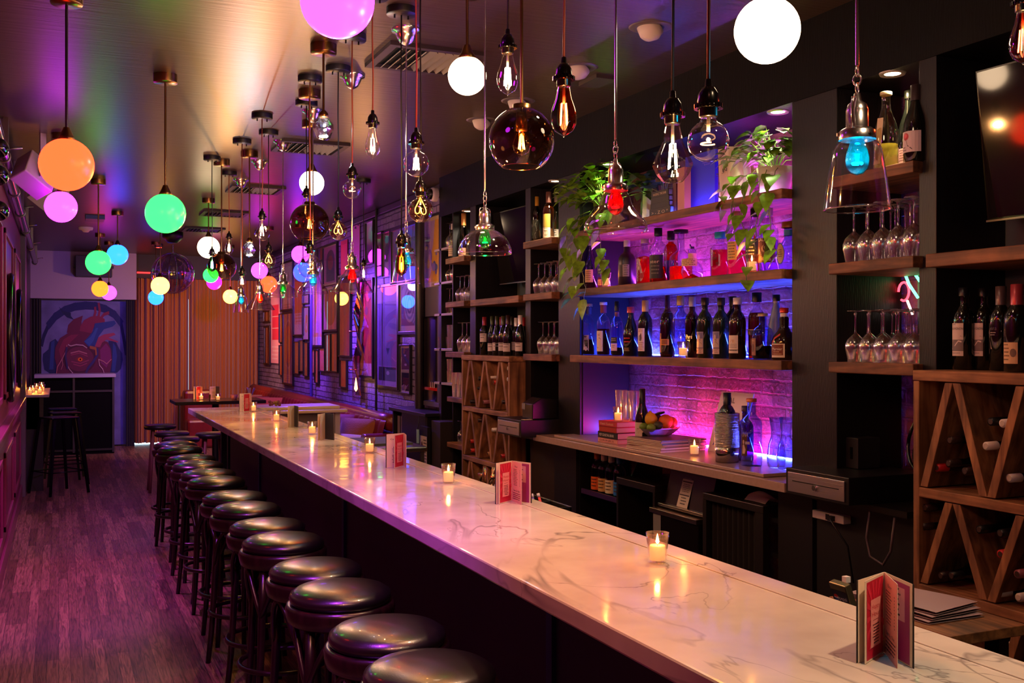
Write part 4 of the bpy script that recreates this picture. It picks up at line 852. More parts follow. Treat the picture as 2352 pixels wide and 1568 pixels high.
B(2259, 662, 3.1, z, 'wine', .038, 'wine bottle with landscape label, second from left on the near crate', DG, cap=('15141c', .1, 1.15), art_items=SAUV, group=CG2)
B(2299, 658, 3.06, z, 'wine', .038, 'wine bottle with diamond-shaped white label on the near crate', DG, cap=('5a4648', .22, 1.15), art_items=[('p', [(-1.2, .135), (-.75, .185), (.25, .14), (-.75, .075)], 'c0a8a8'), ('t', -.55, .143, .01, 'NV13', .7, '706068'), ('n', -.9, .125, -.2, .133, 2, '908088')], group=CG2)
B(2336, 653, 2.97, z, 'wine', .041, 'wine bottle with red capsule and low cream label on the near crate', DG, cap=('9a3440', .24, 1.2), art_items=[('r', -1.15, .028, .25, .1, 'c8a478'), ('n', -1.1, .04, -.4, .09, 5, '705030'), ('e', -.1, .065, .25, .014, '6a5448')], group=CG2)
B(2362, 668, 3.1, z, 'wine', .038, 'wine bottle with white label cut by the right picture edge', DG, cap=('15141c', .1, 1.15), art_items=[('r', -1.2, .09, .8, .17, 'c0b0b0'), ('t', -.6, .125, .011, 'RUDEN', .9, '302830')], group=CG2)
CG3 = 'red wines standing on the far crate'
W_ = 'c8b8b4'
for u, vt, xx, kd, cp, la, w in ((1113, 728, 3.0, 'wine', '902030', .1, 'red-capped bottle with square white label, first on the far crate'), (1131, 726, 3.02, 'burg', '30381c', .03, 'bottle with low white label, second on the far crate'),
      (1142, 726, 3.0, 'burg', '30381c', .035, 'bottle with narrow vertical white label on the far crate'), (1152, 728, 3.12, 'burg', '902030', .03, 'red-capped bottle at the back of the far crate'), (1156, 726, 2.98, 'burg', '404020', .035, 'bottle with tall white label in the middle of the far crate'),
      (1167, 724, 2.97, 'burg', '3a1c1c', .03, 'large bottle with wide white label, front of the far crate'), (1176, 727, 3.14, 'burg', '2a2a20', .02, 'dark bottle without visible label at the back of the far crate'), (1186, 730, 3.02, 'wine', 'd0c8c8', .04, 'white-capped bottle with grey label on the far crate'),
      (1195, 724, 2.98, 'burg', 'e0dcdc', .035, 'white-capped bottle with white label on the far crate'), (1203, 729, 3.03, 'burg', 'a02028', .03, 'red-capped bottle at the right end of the far crate')):
    hh = .06 if la != .1 else .065
    B(u, vt, xx, z, kd, .036, 'wine ' + w, DG, cap=(cp, .22, 1.12), art_items=[('r', -1.0, la, .8 if u != 1142 else -.2, la + hh, W_ if u != 1186 else '78707c'), ('n', -.8, la + .03, .5, la + .05, 2, '706068')] if u not in (1176,) else None, group=CG3)

# stemware
def wineglass():
    t = thing('wine_glass', 'clear stemmed wine glass', 'wine glass', (0, 0, 0))   # stands upside down on its rim
    g = glass('f6f2fa', .95, .2, .14, 1.3)
    MB().lathe([(.031, 0), (.034, .02), (.040, .05), (.041, .068), (.034, .09), (.018, .108), (.006, .118)], g, seg=20).build('bowl', t)
    MB().lathe([(.006, .118), (.0038, .13), (.0038, .185), (.007, .198)], glass('f4f0fa', .95, .25, .03, 1), seg=10).build('stem', t)
    MB().lathe([(.007, .198), (.018, .203), (.034, .206), (.0345, .208), (0, .207)], g, seg=20).build('foot', t)
    return t
wg = None
def glasses(pts, z, label, group, s=1.0):
    global wg
    base = label; xs = sorted({p[2] for p in pts}); ns = len({p[3] for p in pts}); rn = {1: ['only'], 2: ['front', 'back'], 3: ['front', 'middle', 'back']}[len(xs)]
    for x, y, k, i in pts:
        label = base.replace('glass on', 'glass, %s row, %s from left, on' % (rn[k], ordn(ns - 1 - i)))
        if wg is None:
            wg = wineglass(); wg.location = (x, y, z); wg['label'] = label; wg['group'] = group; wg.scale = (s, s, s)
        else: dup(wg, (x, y, z), random.random() * 6, label, group, (s, s, s))
random.seed(5)
def rows(y0, y1, xs, n): return [(x + .0, y0 + (y1 - y0) * (i + .5) / n + ((k % 2) * .036 - .018 if n > 3 else (k % 2) * .012), k, i) for k, x in enumerate(xs) for i in range(n)]
glasses(rows(2.96, 3.37, (3.02, 3.12, 3.22), 5), SH2, 'upturned wine glass on the middle shelf of the right niche', 'upturned glasses, middle shelf of right niche', 1.12)
glasses(rows(2.96, 3.36, (3.02, 3.12, 3.22), 5), SH3, 'upturned wine glass on the lower shelf of the right niche', 'upturned glasses, lower shelf of right niche', 1.02)
glasses(rows(6.04, 6.43, (3.02, 3.12, 3.22), 4), SH2, 'upturned wine glass on the middle shelf of the left niche', 'upturned glasses, middle shelf of left niche', 1.0)
glasses(rows(6.04, 6.40, (3.04, 3.14, 3.24), 4), SH3, 'upturned wine glass on the lower shelf of the left niche', 'upturned glasses, lower shelf of left niche', 1.05)
glasses(rows(7.62, 7.92, (3.02, 3.13, 3.24), 3), SH2, 'upturned wine glass on the middle shelf of the far niche', 'upturned glasses, middle shelf of far niche', 1.0)
glasses(rows(7.62, 7.92, (3.04, 3.16), 3), SH3, 'large upturned wine glass on the lower far niche shelf', 'upturned glasses, lower shelf of far niche', 1.15)
for zz, w in ((2.49, 'top'), (2.2, 'second'), (1.93, 'third')):
    glasses(rows(8.08, 8.42, (3.07, 3.2), 3), zz, 'upturned wine glass on the %s thin grey end shelf' % w, 'upturned glasses, %s grey shelf' % w, 1.02)
glasses(rows(7.56, 7.94, (3.03, 3.13), 3), .86, 'small stemmed glass on the lowest shelf by the far crate', 'stemmed glasses on the lowest far shelf', .85)
def tumbler(r, h, ribs):
    n = ribs * 2; t = thing('tumbler', 'ribbed clear tumbler', 'glass', (0, 0, 0))
    b = MB(); b.grid(lambda a, q: ((r * (.86 + .14 * q) + (.0012 if int(round(a * n)) % 2 else 0)) * math.cos(2 * pi * a), (r * (.86 + .14 * q) + (.0012 if int(round(a * n)) % 2 else 0)) * math.sin(2 * pi * a), h * q), n, 3, glass('f0f0ff', .95, .34, .16, 1.0))
    b.build('glass_wall', t); MB().lathe([(0, .004), (r * .86, .004), (r * .86, 0), (0, 0)], glass('e0e0ff', .9, .3, .05, 1), seg=16).build('thick_base', t); return t
tb = tumbler(.036, .1, 12); first = True
def tumblers(pts, label, group, s=1):
    global first
    base = label; ly = sorted({round(q[1], 3) for q in pts}, reverse=True); lz = sorted({round(q[2], 3) for q in pts}); lx = sorted({round(q[0], 3) for q in pts})
    for x, y, z in pts:
        label = base.replace(' on the', ', %s from left%s%s, on the' % (ordn(ly.index(round(y, 3))), (' at the back' if round(x, 3) != lx[0] else ' in front') if len(lx) > 1 else '', ', %s layer' % ordn(lz.index(round(z, 3))) if len(lz) > 1 else ''))
        if first: tb.location = (x, y, z); tb['label'] = label; tb['group'] = group; tb.scale = (s, s, s); first = False
        else: dup(tb, (x, y, z), 0, label, group, (s, s, s))
tumblers([(x, y, 1.63 + k * .101) for x, y, n in ((3.06, 8.1, 2), (3.06, 8.2, 2), (3.06, 8.3, 1), (3.06, 8.4, 1), (3.16, 8.1, 3), (3.16, 8.22, 1)) for k in range(n)], 'ribbed tumbler on the fourth grey shelf', 'tumblers on the fourth grey shelf')
tumblers([(x, y, 1.34 + k * .101) for x, y, n in ((3.06, 8.1, 2), (3.06, 8.2, 2), (3.16, 8.15, 2), (3.16, 8.3, 2)) for k in range(n)], 'ribbed tumbler on the lowest grey shelf', 'tumblers on the lowest grey shelf')
tumblers([(x, y, 1.235 + k * .101) for x, y, n in ((2.99, 7.58, 3), (2.99, 7.68, 2), (2.99, 7.78, 2), (2.99, 7.88, 2), (3.08, 7.62, 3), (3.08, 7.75, 2)) for k in range(n)], 'tumbler on the shelf beside the far crate', 'stacked tumblers beside the far crate')

# ================================================================ wine crates
def crate(name, label, y0, y1, ledges):
    t = thing(name, label, 'wine rack', (2.88, (y0 + y1) / 2, 0)); w = (y1 - y0) / 2; D = .44; g = 'x'
    for s in (-1, 1): MB().box((0, s * w, 0), (D, s * (w - .028), 1.545), WOODZ).build('side_panel', t, bevel=.003)
    MB().box((D - .012, -w + .03, 0), (D, w - .03, 1.54), pm('3a2114', .7, vary=.3)).build('back_panel', t)
    MB().box((-.003, -w, 1.547), (D, w, 1.585), WOODC).build('top_board', t, bevel=.003)
    for z in ledges: MB().box((-.002, -w + .029, z - .035), (D - .013, w - .029, z), WOODC).build('shelf_board', t, bevel=.003)
    tops = [1.547] + [z - .035 for z in ledges]; bots = list(ledges) + [0.0]; W2 = w - .03
    for zt, zb in zip(tops, bots):
        if zt - zb < .15: continue
        for k in range(6):
            ya = W2 - k * 2 * W2 / 6; yb = W2 - (k + 1) * 2 * W2 / 6; up = k % 2 == 0
            za, zc = (zb + .004, zt - .004) if up else (zt - .004, zb + .004)
            dy = .021 if 1 else 0
            q = [(.004, ya - dy if up else ya, za), (.004, ya, za), (.004, yb + dy * 0, zc), (.004, yb + dy, zc)]
            if up: q = [(.004, ya, za), (.004, ya - .034, za), (.004, yb, zc), (.004, yb + .034, zc)]
            else: q = [(.004, ya, za), (.004, ya - .034, za), (.004, yb, zc), (.004, yb + .034, zc)]
            MB().prism(q, (.36, 0, 0), WOODZ).build('divider', t, bevel=.002)
    return t
crate('wine_crate_rack', 'far reclaimed wood wine rack with V-shaped dividers, before the far television bay', 6.545, 7.475, [1.19, .81, .43, .06])
crate('wine_crate_rack', 'near reclaimed wood wine rack with V-shaped dividers at the right picture edge', 1.905, 2.85, [1.157, .805, .43, .06])
def lying(u, v, col, label, grp, body='0a0c08', X=2.9):
    p = PX(u, v, X); t = thing('lying_wine_bottle', label, 'wine bottle', p, 0, grp)
    MB().lathe([(0, 0), (.0145, .002), (.0155, .05)], pm(col, .35, .1), seg=16, axis='X').lathe([(.0, -.0006), (.0095, -.0006)], pm('b8b0a8' if col in ('e0dcd8', 'c8c8cc') else '3a2a28', .4), seg=12, axis='X').build('capsule', t)
    MB().lathe([(.0145, .05), (.0145, .08), (.02, .12), (.034, .16), (.037, .18), (.037, .29), (0, .29)], pm(body, .12, spec=.8), seg=20, axis='X').build('glass_body', t)
PL = lambda u, v: ('%s of the near crate' % ('upper cell' if v < 1110 else 'middle cell' if v < 1340 else 'bottom cell'))
WC = {'w': ('e0dcd8', 'white'), 'r': ('b81c20', 'red'), 'b': ('2a1614', 'dark brown'), 's': ('c8c8cc', 'silver'), 'k': ('111014', 'black'), 'p': ('9a6070', 'rose'), 'c': ('b07848', 'cork-coloured')}
def rackset(lst, where):
    cnt = {}
    for u, v, c in lst: cnt[c] = cnt.get(c, 0) + 1
    seen = {}
    for u, v, c, w in [(a, b, c, '') for a, b, c in lst]:
        seen[c] = seen.get(c, 0) + 1
        rank = ['topmost', 'second from top', 'third from top', 'fourth from top', 'fifth from top', 'sixth from top', 'seventh from top', 'eighth from top', 'ninth from top'][seen[c] - 1]
        lab_ = ('lying wine bottle, %s cap, %s of that colour in the %s crate' % (WC[c][1], rank, where)) if cnt[c] > 1 else 'lying wine bottle with %s cap in the %s crate' % (WC[c][1], where)
        lying(u, v, WC[c][0], lab_, 'wine bottles lying in the %s crate' % where)
rackset(sorted([(2302, 972, 'w'), (2275, 968, 'k'), (2264, 1024, 'w'), (2181, 1011, 'b'), (2151, 1074, 'r'), (2178, 1064, 'b'), (2216, 1082, 'b'), (2318, 1098, 's'), (2124, 1166, 'b'), (2117, 1209, 'b'), (2248, 1216, 'k'), (2297, 1225, 'k'), (2297, 1272, 'r'), (2160, 1322, 'b'), (2185, 1322, 'k'), (2336, 1318, 'p'), (2294, 1362, 's'), (2339, 1372, 's'), (2133, 1405, 'k'), (2312, 1485, 's')], key=lambda q: q[1]), 'near')
rackset(sorted([(1125, 867, 'w'), (1134, 878, 'r'), (1127, 893, 'r'), (1165, 871, 's'), (1166, 846, 's'), (1110, 923, 'p'), (1139, 924, 'b'), (1153, 923, 'b'), (1080, 922, 'k'), (1099, 869, 'k'), (1095, 892, 'k'), (1130, 987, 'w'), (1128, 1016, 'w'), (1080, 1013, 'r'), (1081, 1034, 'r'), (1098, 965, 'b'), (1120, 1042, 'c'), (1151, 1047, 'r')], key=lambda q: q[1]), 'far')

# ================================================================ televisions
def tv(label, x, y, z, w, tilt, yaw):
    t = thing('television', label, 'television', (x, y, z), yaw)
    b = MB(); b.T = Matrix.Rotation(tilt, 4, 'Y'); b.box((-.02, -w / 2, -.28), (.03, w / 2, .28), BLKG); b.build('housing', t, bevel=.004)
    b = MB(); b.T = Matrix.Rotation(tilt, 4, 'Y'); b.box((-.0215, -w / 2 + .01, -.27), (-.0205, w / 2 - .01, .27), pm('030304', .06, spec=.7)); b.build('screen', t)
    b = MB(); b.T = Matrix.Rotation(tilt, 4, 'Y'); b.box((-.024, -w / 2, -.283), (-.019, w / 2, -.276), pm('8a8488', .3, .7)); b.build('bottom_trim', t)
    MB().box((.03, -.04, -.05), (BACK - x - .002, .04, .05), BLK).build('wall_arm', t)
tv('far black wall television tilted down between the niches', 3.19, 7.01, 2.42, .8, -.12, .06)
tv('near black wall television tilted down at the right picture edge', 3.19, 2.385, 2.42, .8, -.12, .06)

# ================================================================ plants
LEAF = pm('6c9a22', .35, vary=.45, vscale=30, name='pothos_leaf'); LEAFD = pm('1f3a22', .35, vary=.3, vscale=30); LEAFP = pm('2a1428', .4)
VINE = pm('6a8038', .5)
def leaf(b, p, d, s, m, droop=.3):
    d = Vector(d).normalized(); up = Vector((0, 0, 1)); a = d.cross(up)
    if a.length < .05: a = Vector((1, 0, 0))
    a.normalize(); n = a.cross(d).normalized(); P = Vector(p); out = [(0, 0, 0), (.12, .3, .05), (.38, .42, .04), (.7, .27, -.06), (1, 0, -.2), (.7, -.27, -.06), (.38, -.42, .04), (.12, -.3, .05), (.4, 0, -.07), (.72, 0, -.1)]
    vs = [P + d * (x * s) + a * (y * s) + n * (z * s) + Vector((0, 0, -droop * x * x * s)) for x, y, z in out]
    b.add(vs, [(0, 8, 2, 1), (8, 9, 3, 2), (9, 4, 3), (0, 7, 6, 8), (8, 6, 5, 9), (9, 5, 4)], m, True)
def plant(name, label, loc, pot, spread, n, m, vines, seed, ls=(.05, .085), hgt=.3, pr=(.07, .14), ymin=-9):
    t = thing(name, label, 'plant', loc); rnd = random.Random(seed); r, h = pr
    b = MB(); b.lathe([(0, 0), (r * .72, 0), (r * .8, h * .1), (r, h), (r * .94, h), (r * .9, h * .85), (0, h * .85)], pot, seg=28); b.build('pot', t)
    f = MB(); st = MB()
    for i in range(n):
        a = rnd.uniform(pi * .35, pi * 1.65); q = rnd.random(); rr = spread * (.15 + .85 * q); z = h + hgt * rnd.uniform(.15, 1) * (1 - .5 * q)
        p = Vector((rr * math.cos(a) * .8, max(ymin, rr * math.sin(a)), z))
        if i % 3 == 0: st.tube([(0, 0, h * .8), (p.x * .4, p.y * .4, h * .9 + z * .4 * .7), tuple(p)], .0016, VINE, 5)
        leaf(f, p, (math.cos(a) * .8 + rnd.uniform(-.4, .4), math.sin(a) + rnd.uniform(-.4, .4), rnd.uniform(-.3, .6)), rnd.uniform(*ls), m, .35)
    for pts in vines:
        Q = [Vector(q) for q in pts]; path = []
        for i in range(len(Q) - 1):
            for k in range(5): path.append(Q[i].lerp(Q[i + 1], k / 5) + Vector((rnd.uniform(-1, 1), rnd.uniform(-1, 1), rnd.uniform(-1, 1))) * .006)
        path.append(Q[-1]); st.tube(path, .002, VINE, 5)
        for k in range(2, len(path), 2):
            leaf(f, path[k], (-.4 + rnd.uniform(-.6, .3), rnd.uniform(-1, 1), rnd.uniform(-.9, .1)), rnd.uniform(ls[0], ls[1]), m, .4)
    f.build('foliage', t); st.build('stems', t); return t
pA = PX(1350, 520, 3.02)
plant('pothos_plant', 'bushy bright green trailing plant at the left end of the top alcove shelf', (3.06, 5.50, SH1), pm('2c2420', .5), .34, 150, LEAF,
      [[(-.05, .0, .12), (-.15, .1, .05), (-.17, .13, -.15), (-.16, .1, -.32), (-.15, .16, -.42)], [(-.05, -.05, .12), (-.15, -.02, .0), (-.16, .02, -.2), (-.15, -.03, -.36), (-.14, .05, -.47)], [(0, -.1, .12), (-.14, -.18, .06), (-.16, -.22, -.1), (-.15, -.26, -.2), (-.14, -.3, -.26)],
       [(-.05, .1, .12), (-.16, .18, .08), (-.17, .2, -.1), (-.16, .22, -.25)], [(-.04, .05, .14), (-.15, .08, 0), (-.15, .05, -.22)]], 11, (.06, .1), .28)
plant('dark_leafy_plant', 'dark leafy plant in a dark blue pot beside the stacked books', (3.2, 5.05, SH1), pm('141a50', .5), .25, 34, LEAFD, [], 21, (.07, .12), .34)
tc_pot = pm('c8c0b4', .5, bump=.3, bscale=12, stretch=(1, 1, 4))
plant('pothos_plant', 'lush green trailing plant in a white pot at the right end of the top shelf', (3.08, 3.90, SH1), tc_pot, .27, 115, LEAF,
      [[(-.06, .02, .12), (-.14, .06, .06), (-.16, .05, -.1), (-.15, .0, -.25), (-.14, .03, -.4)], [(-.06, -.03, .12), (-.14, -.06, .04), (-.16, -.08, -.1), (-.15, -.05, -.26)], [(-.05, .08, .12), (-.1, .2, .1), (-.12, .26, .02), (-.1, .22, -.02)],
       [(-.05, -.08, .12), (-.15, -.14, .02), (-.16, -.17, -.16), (-.14, -.14, -.22), (-.14, -.2, -.3)], [(-.05, .04, .13), (-.15, .1, .08), (-.16, .1, -.08), (-.15, .12, -.2)]], 31, (.05, .085), .22, (.085, .13), -.12)
# ================================================================ candles
def candle_proto():
    t = thing('votive_candle', 'x', 'candle', (0, 0, 0))
    g = glass('fff4e8', .9, .09, .02, 2)
    MB().lathe([(0, .0), (.024, .0), (.0255, .003), (.028, .04), (.0325, .085), (.031, .085), (.0268, .04), (.0245, .009), (0, .008)], g, seg=32).build('glass_cup', t)
    wax = pm('f0dcb8', .5, name='wax'); wn = wax.node_tree.nodes['Principled BSDF']; wn.inputs['Subsurface Weight'].default_value = .3
    wn.inputs['Subsurface Radius'].default_value = (.02, .01, .005); wn.inputs['Subsurface Scale'].default_value = 1
    wn.inputs['Emission Color'].default_value = (1, .55, .22, 1); wn.inputs['Emission Strength'].default_value = .55
    MB().lathe([(0, .0095), (.0215, .0095), (.022, .046), (.0205, .05), (0, .048)], wax, seg=28).build('wax', t)
    MB().cyl((0, 0, .048), .0007, .008, BLK, 6).build('wick', [c for c in t.children if c.name.startswith('wax')][0])
    MB().lathe([(0, .053), (.0035, .057), (.0042, .063), (.0025, .073), (0, .082)], em((1, .62, .2), 45, 'flame'), seg=12).build('flame', t)
    return t
CP = candle_proto(); cfirst = True
def candle(loc, label, e=.55, s=1):
    global cfirst
    if cfirst: t = CP; t.location = loc; t['label'] = label; t['group'] = 'lit votive candles'; cfirst = False
    else: t = dup(CP, loc, 0, label, 'lit votive candles', (s, s, s))
    point((0, 0, .068), e * LIGHT['candle'], 'ff9838', .006, t)
for u, v, w in ((1510, 1293, 'lit candle in a glass on the bar, nearest the camera'), (1030, 1110, 'lit candle in a glass on the bar, left of the open pink menu'), (849, 1040, 'lit candle in a glass on the bar, left of the red standing menu'), (717, 997, 'lit candle beside the dark blue standing menu'), (635, 967, 'lit candle on the bar left of the narrow half-closed menu'), (582, 945, 'lit candle right beside the farthest orange menu on the bar')):
    p = PZ(u, v, BZ); candle((p.x, p.y, BZ + .001 + (.0 if 1 else 0)), w)
p = PX(1436, 968, 2.98); candle((2.98, p.y, CTZ + .13), 'lit candle on top of the book stack', .4)
p = PZ(1595, 1046, CTZ); candle((p.x, p.y, CTZ + .001), 'lit candle on the quartz counter before the magazines', .5)
p = PX(1573, 822, 3.0); candle((2.99, p.y, SH3 + .001), 'lit candle among the blue-lit bottles', .4)
p = PX(1405, 655, 3.03); candle((2.99, p.y, SH2 + .001), 'lit candle at the left of the middle alcove shelf', .4)
p = PX(1731, 618, 3.0); candle((2.99, p.y, SH2 + .001), 'lit candle before the black-labelled red bottle', .4)

# ================================================================ menus
CREAM, REDM, PINKM, PURM = 'e8d4c0', 'c01838', 'e8a8a0', 'a02878'
def leaf_page(t, name, ang, w, h, front, back, x0=.0):
    """ang: direction of the page from the spine; front faces the reader side"""
    d = Vector((math.cos(ang), math.sin(ang), 0)); n = Vector((math.sin(ang), -math.cos(ang), 0))
    b = MB(); o = d * x0
    def fm(sg): return lambda x, y, l: tuple(o + d * (w * (x if sg > 0 else x)) + n * sg * (.0006 + .00012 * l) + Vector((0, 0, h * y + .001)))
    b.prism([tuple(o + n * .0005 + Vector((0, 0, .001))), tuple(o + d * w + n * .0005 + Vector((0, 0, .001))), tuple(o + d * w + n * .0005 + Vector((0, 0, h))), tuple(o + n * .0005 + Vector((0, 0, h)))], -n * .001, pm(CREAM, .45))
    if front: art(b, fm(1), front, .4)
    if back: art(b, fm(-1), back, .4)
    b.build(name, t)
def sun(c1, c2, mir):
    it = [('r', .08, .03, .92, .97, c1)]
    cx, cy = .5, .55
    for k in range(14):
        a = k * pi * 2 / 14; q = []
        for aa in (a, a + .18):
            dx, dy = math.cos(aa), math.sin(aa); s_ = min(.42 / (abs(dx) + 1e-6), .4 / (abs(dy) + 1e-6)); q.append((cx + dx * s_, cy + dy * s_))
        it.append(('p', [(cx, cy)] + q, c2))
    return it
def flip_items(items):
    """mirror left-right so that writing reads correctly on a page whose outer edge is at its left"""
    out = []
    for it in items:
        out.append(it)
    return out
def menu(u, v, label, angs, w=.105, h=.16, kinds=None, z=BZ, s=1.0):
    p = PZ(u, v, z); t = thing('menu_card', label, 'menu', p, 0, 'standing menus'); w *= s; h *= s
    RED = sun(REDM, 'd83050', 0) + [('r', .25, .16, .75, .74, 'e89a98'), ('t', .5, .62, .055, 'Happy', .42, 'b01830'), ('t', .5, .53, .055, 'Hour', .42, 'b01830'), ('n', .36, .46, .64, .48, 1, '803038'), ('n', .34, .2, .68, .42, 7, '401820')]
    PNK = [('r', 0, 0, 1, 1, PINKM), ('t', .45, .86, .045, 'Beer', .3, '301418'), ('n', .15, .42, .6, .8, 11, '502830'), ('n', .78, .42, .84, .8, 11, '502830'), ('t', .5, .27, .05, 'Beer & a Shot', .62, '301418'), ('n', .12, .08, .9, .22, 4, '502830')]
    PUR = [('r', .04, .02, .92, .96, PURM), ('r', .04, .5, .75, .9, 'd890b0'), ('n', .1, .55, .6, .86, 6, '301428')]
    CRM = [('t', .5, .82, .05, 'Cocktails', .6, '201818'), ('t', .55, .6, .022, 'Lovesick', .35, '201818'), ('n', .3, .44, .95, .58, 5, '504848'), ('t', .6, .38, .022, 'For Good', .3, '201818'), ('n', .3, .14, .95, .35, 6, '504848')]
    KK = {'cream': (CRM, 'm'), 'red': (RED, 'm'), 'pink': (PNK, 'n'), 'purple': (PUR, 'n'), 'dark': (None, 'd'), 'plain': (None, 'n')}
    for a, kd in zip(angs, kinds or ('cream', 'red', 'pink', 'purple')):
        d = Vector((math.cos(a), math.sin(a), 0)); n = Vector((math.sin(a), -math.cos(a), 0)); items, mode = KK[kd]
        toC = Vector((-p.x, -p.y, 0)); sg = 1 if n.dot(toC) > 0 else -1; nn = n * sg
        right = nn.cross(Vector((0, 0, -1)))   # reader's right when facing the page
        rev = right.dot(d) < 0
        b = MB(); cover = kd in ('cream', 'purple', 'dark')
        bm_ = pm('0e1018' if kd != 'dark' else '1c2438', .4)
        q = [Vector((0, 0, .001)), d * w + Vector((0, 0, .001)), d * w + Vector((0, 0, h)), Vector((0, 0, h))]
        b.prism([tuple(x + nn * .0004) for x in q], -nn * .0008, pm(CREAM, .45))
        if cover: b.prism([tuple(x - nn * .0005 + (d * .004 if i in (1, 2) else Vector())) for i, x in enumerate(q)], -nn * .0012, bm_)
        if kd == 'dark': b.prism([tuple(x + nn * .0006) for x in q], nn * .0012, bm_)
        if items: art(b, lambda x, y, l: tuple(d * w * ((1 - x) if rev else x) + nn * (.0006 + .0001 * l) + Vector((0, 0, h * y))), items, .4)
        b.build({'cream': 'left_cover', 'purple': 'right_cover', 'dark': 'cover'}.get(kd, 'inner_page'), t)
a4 = [math.atan2(-.036, -.103), math.atan2(-.048, -.096), math.atan2(-.087, -.052), math.atan2(-.098, -.027)]
menu(2031, 1497, 'open booklet menu with red and pink pages standing nearest on the bar', a4)
menu(1176, 1150, 'open booklet menu with red and pink pages at mid bar', [-2.62, -2.50, -1.62, -1.22], s=.98)
menu(928, 1070, 'half-closed menu showing its red page right of a candle', [-2.79, -2.34, -1.78], kinds=('cream', 'red', 'plain'), s=1.03)
menu(747, 1008, 'menu with its dark blue cover facing right, near the bar middle', [-1.29, -2.09, -2.25], kinds=('dark', 'plain', 'plain'), s=1.03)
menu(676, 979, 'narrow menu seen nearly edge on with black cover', [-1.5, -2.12, -2.27], kinds=('dark', 'plain', 'plain'), s=.95)
menu(574, 944, 'farthest standing menu on the bar with orange-lit red page', [-2.75, -2.3, -1.6], kinds=('cream', 'red', 'plain'), s=1.0)

# ================================================================ things on the back counter
z = CTZ
bk = [('b83038', 'red hardback book at the top of the stack under the candle', .032, .155, .2, 'e0c0a0', 'Classic Cocktails'), ('a8301c', 'orange-red book, second in the counter stack', .032, .15, .19, 'c08060', ''), ('14141a', 'thick black book with white title in the counter stack', .036, .17, .2, 'e8e4e0', 'PDT COCKTAIL BOOK'), ('d09088', 'pink paperback at the bottom of the counter stack', .026, .17, .2, '502828', 'DRINKS')]
pbk = PX(1416, 1000, 2.97); zz = z
for c, lb, th, w, dd, tcx, tx in bk[::-1]:
    t = thing('book', lb, 'book', (2.91, pbk.y, zz), .05, 'stacked books on the counter')
    MB().box((0, -w / 2 * 1.25, 0), (.003, w / 2 * 1.25, th), pm(c, .5)).box((0, -w / 2 * 1.25, 0), (dd, w / 2 * 1.25, .003), pm(c, .5)).box((0, -w / 2 * 1.25, th - .003), (dd, w / 2 * 1.25, th), pm(c, .5)).build('cover', t)
    MB().box((.003, -w / 2 * 1.22, .003), (dd - .004, w / 2 * 1.22, th - .003), pm('d8ccc0', .8)).build('pages', t)
    if tx:
        b = MB(); art(b, mapx(-.0005, w / 2 * 1.15, 0, w * 1.15, 1, .0002), [('t', .45, th * .3, th * .4, tx, .8, tcx)]); b.build('title', t)
    zz += th
tumblers([(3.0 + .03 * (k % 2), pbk.y + .09 - .05 * k + .012, zz) for k in range(4)] if 0 else [(3.05 + .0 * k, pbk.y + .085 - .075 * k, zz) for k in range(3)], 'tall ribbed glass on the book stack', 'ribbed glasses on the book stack', 1.0)
for o in bpy.data.objects:
    if o.get('group') == 'ribbed glasses on the book stack': o.scale = (1, 1, 1.75)
CPz = [o for o in bpy.data.objects if o.get('label') == 'lit candle on top of the book stack'][0]; CPz.location = (2.95, pbk.y - .055, zz + .001)
loc, h = on(1475, 893, 2.97, z)
bottle('wine_bottle', 'dark wine bottle with cream label standing between books and fruit', loc, 'burg', .04, h, DG, cap=('0a0a0a', .24, 1.1), art_items=[('r', -1.1, .045, .2, .14, 'c8bca8'), ('k', [(-.9, .07), (-.6, .1), (-.3, .08), (-.1, .12)], .002, '706458'), ('n', -.8, .052, -.1, .062, 2, '8a7c6c')], cat='wine bottle')
# magazines and records
pm1 = PZ(1550, 1040, z); zz = z; rnd = random.Random(8)
for k, (c, w) in enumerate([('c8b8a8', 'lowest'), ('8a6858', 'second lowest'), ('d8ccc0', 'third'), ('6a4a40', 'fourth'), ('b09080', 'fifth'), ('38303c', 'sixth'), ('a88870', 'seventh'), ('584850', 'topmost')]):
    th = .008
    tag(MB().cbox((0, 0, th / 2), (.3, .31, th), pm(c, .4)).cbox((-.01, .0, th / 2), (.285, .306, th * .55), pm('cfc0b0', .6)).build('record_sleeve', loc=(3.04, 4.78 + rnd.uniform(-.01, .01), zz)), w + ' record sleeve of the flat pile under the fruit bowl', 'record sleeve', 'record sleeves piled on the counter').rotation_euler = (0, 0, .12 + rnd.uniform(-.05, .05))
    zz += th
t = thing('fruit_bowl', 'faceted glass fruit bowl on the pile of record sleeves', 'bowl', (3.04, 4.87, zz))
b = MB(); b.grid(lambda a, q: ((.06 + .06 * q) * math.cos(2 * pi * a) * (1 + .03 * (int(round(a * 36)) % 2)), (.06 + .06 * q) * math.sin(2 * pi * a) * (1 + .03 * (int(round(a * 36)) % 2)), .045 * q ** 1.3 + .001), 36, 3, glass('dce4e8', .95, .35, .05, 1), False)
b.lathe([(0, .001), (.06, .001)], GLT, seg=24); b.build('bowl', t)
fb = (3.04, 4.87, zz)
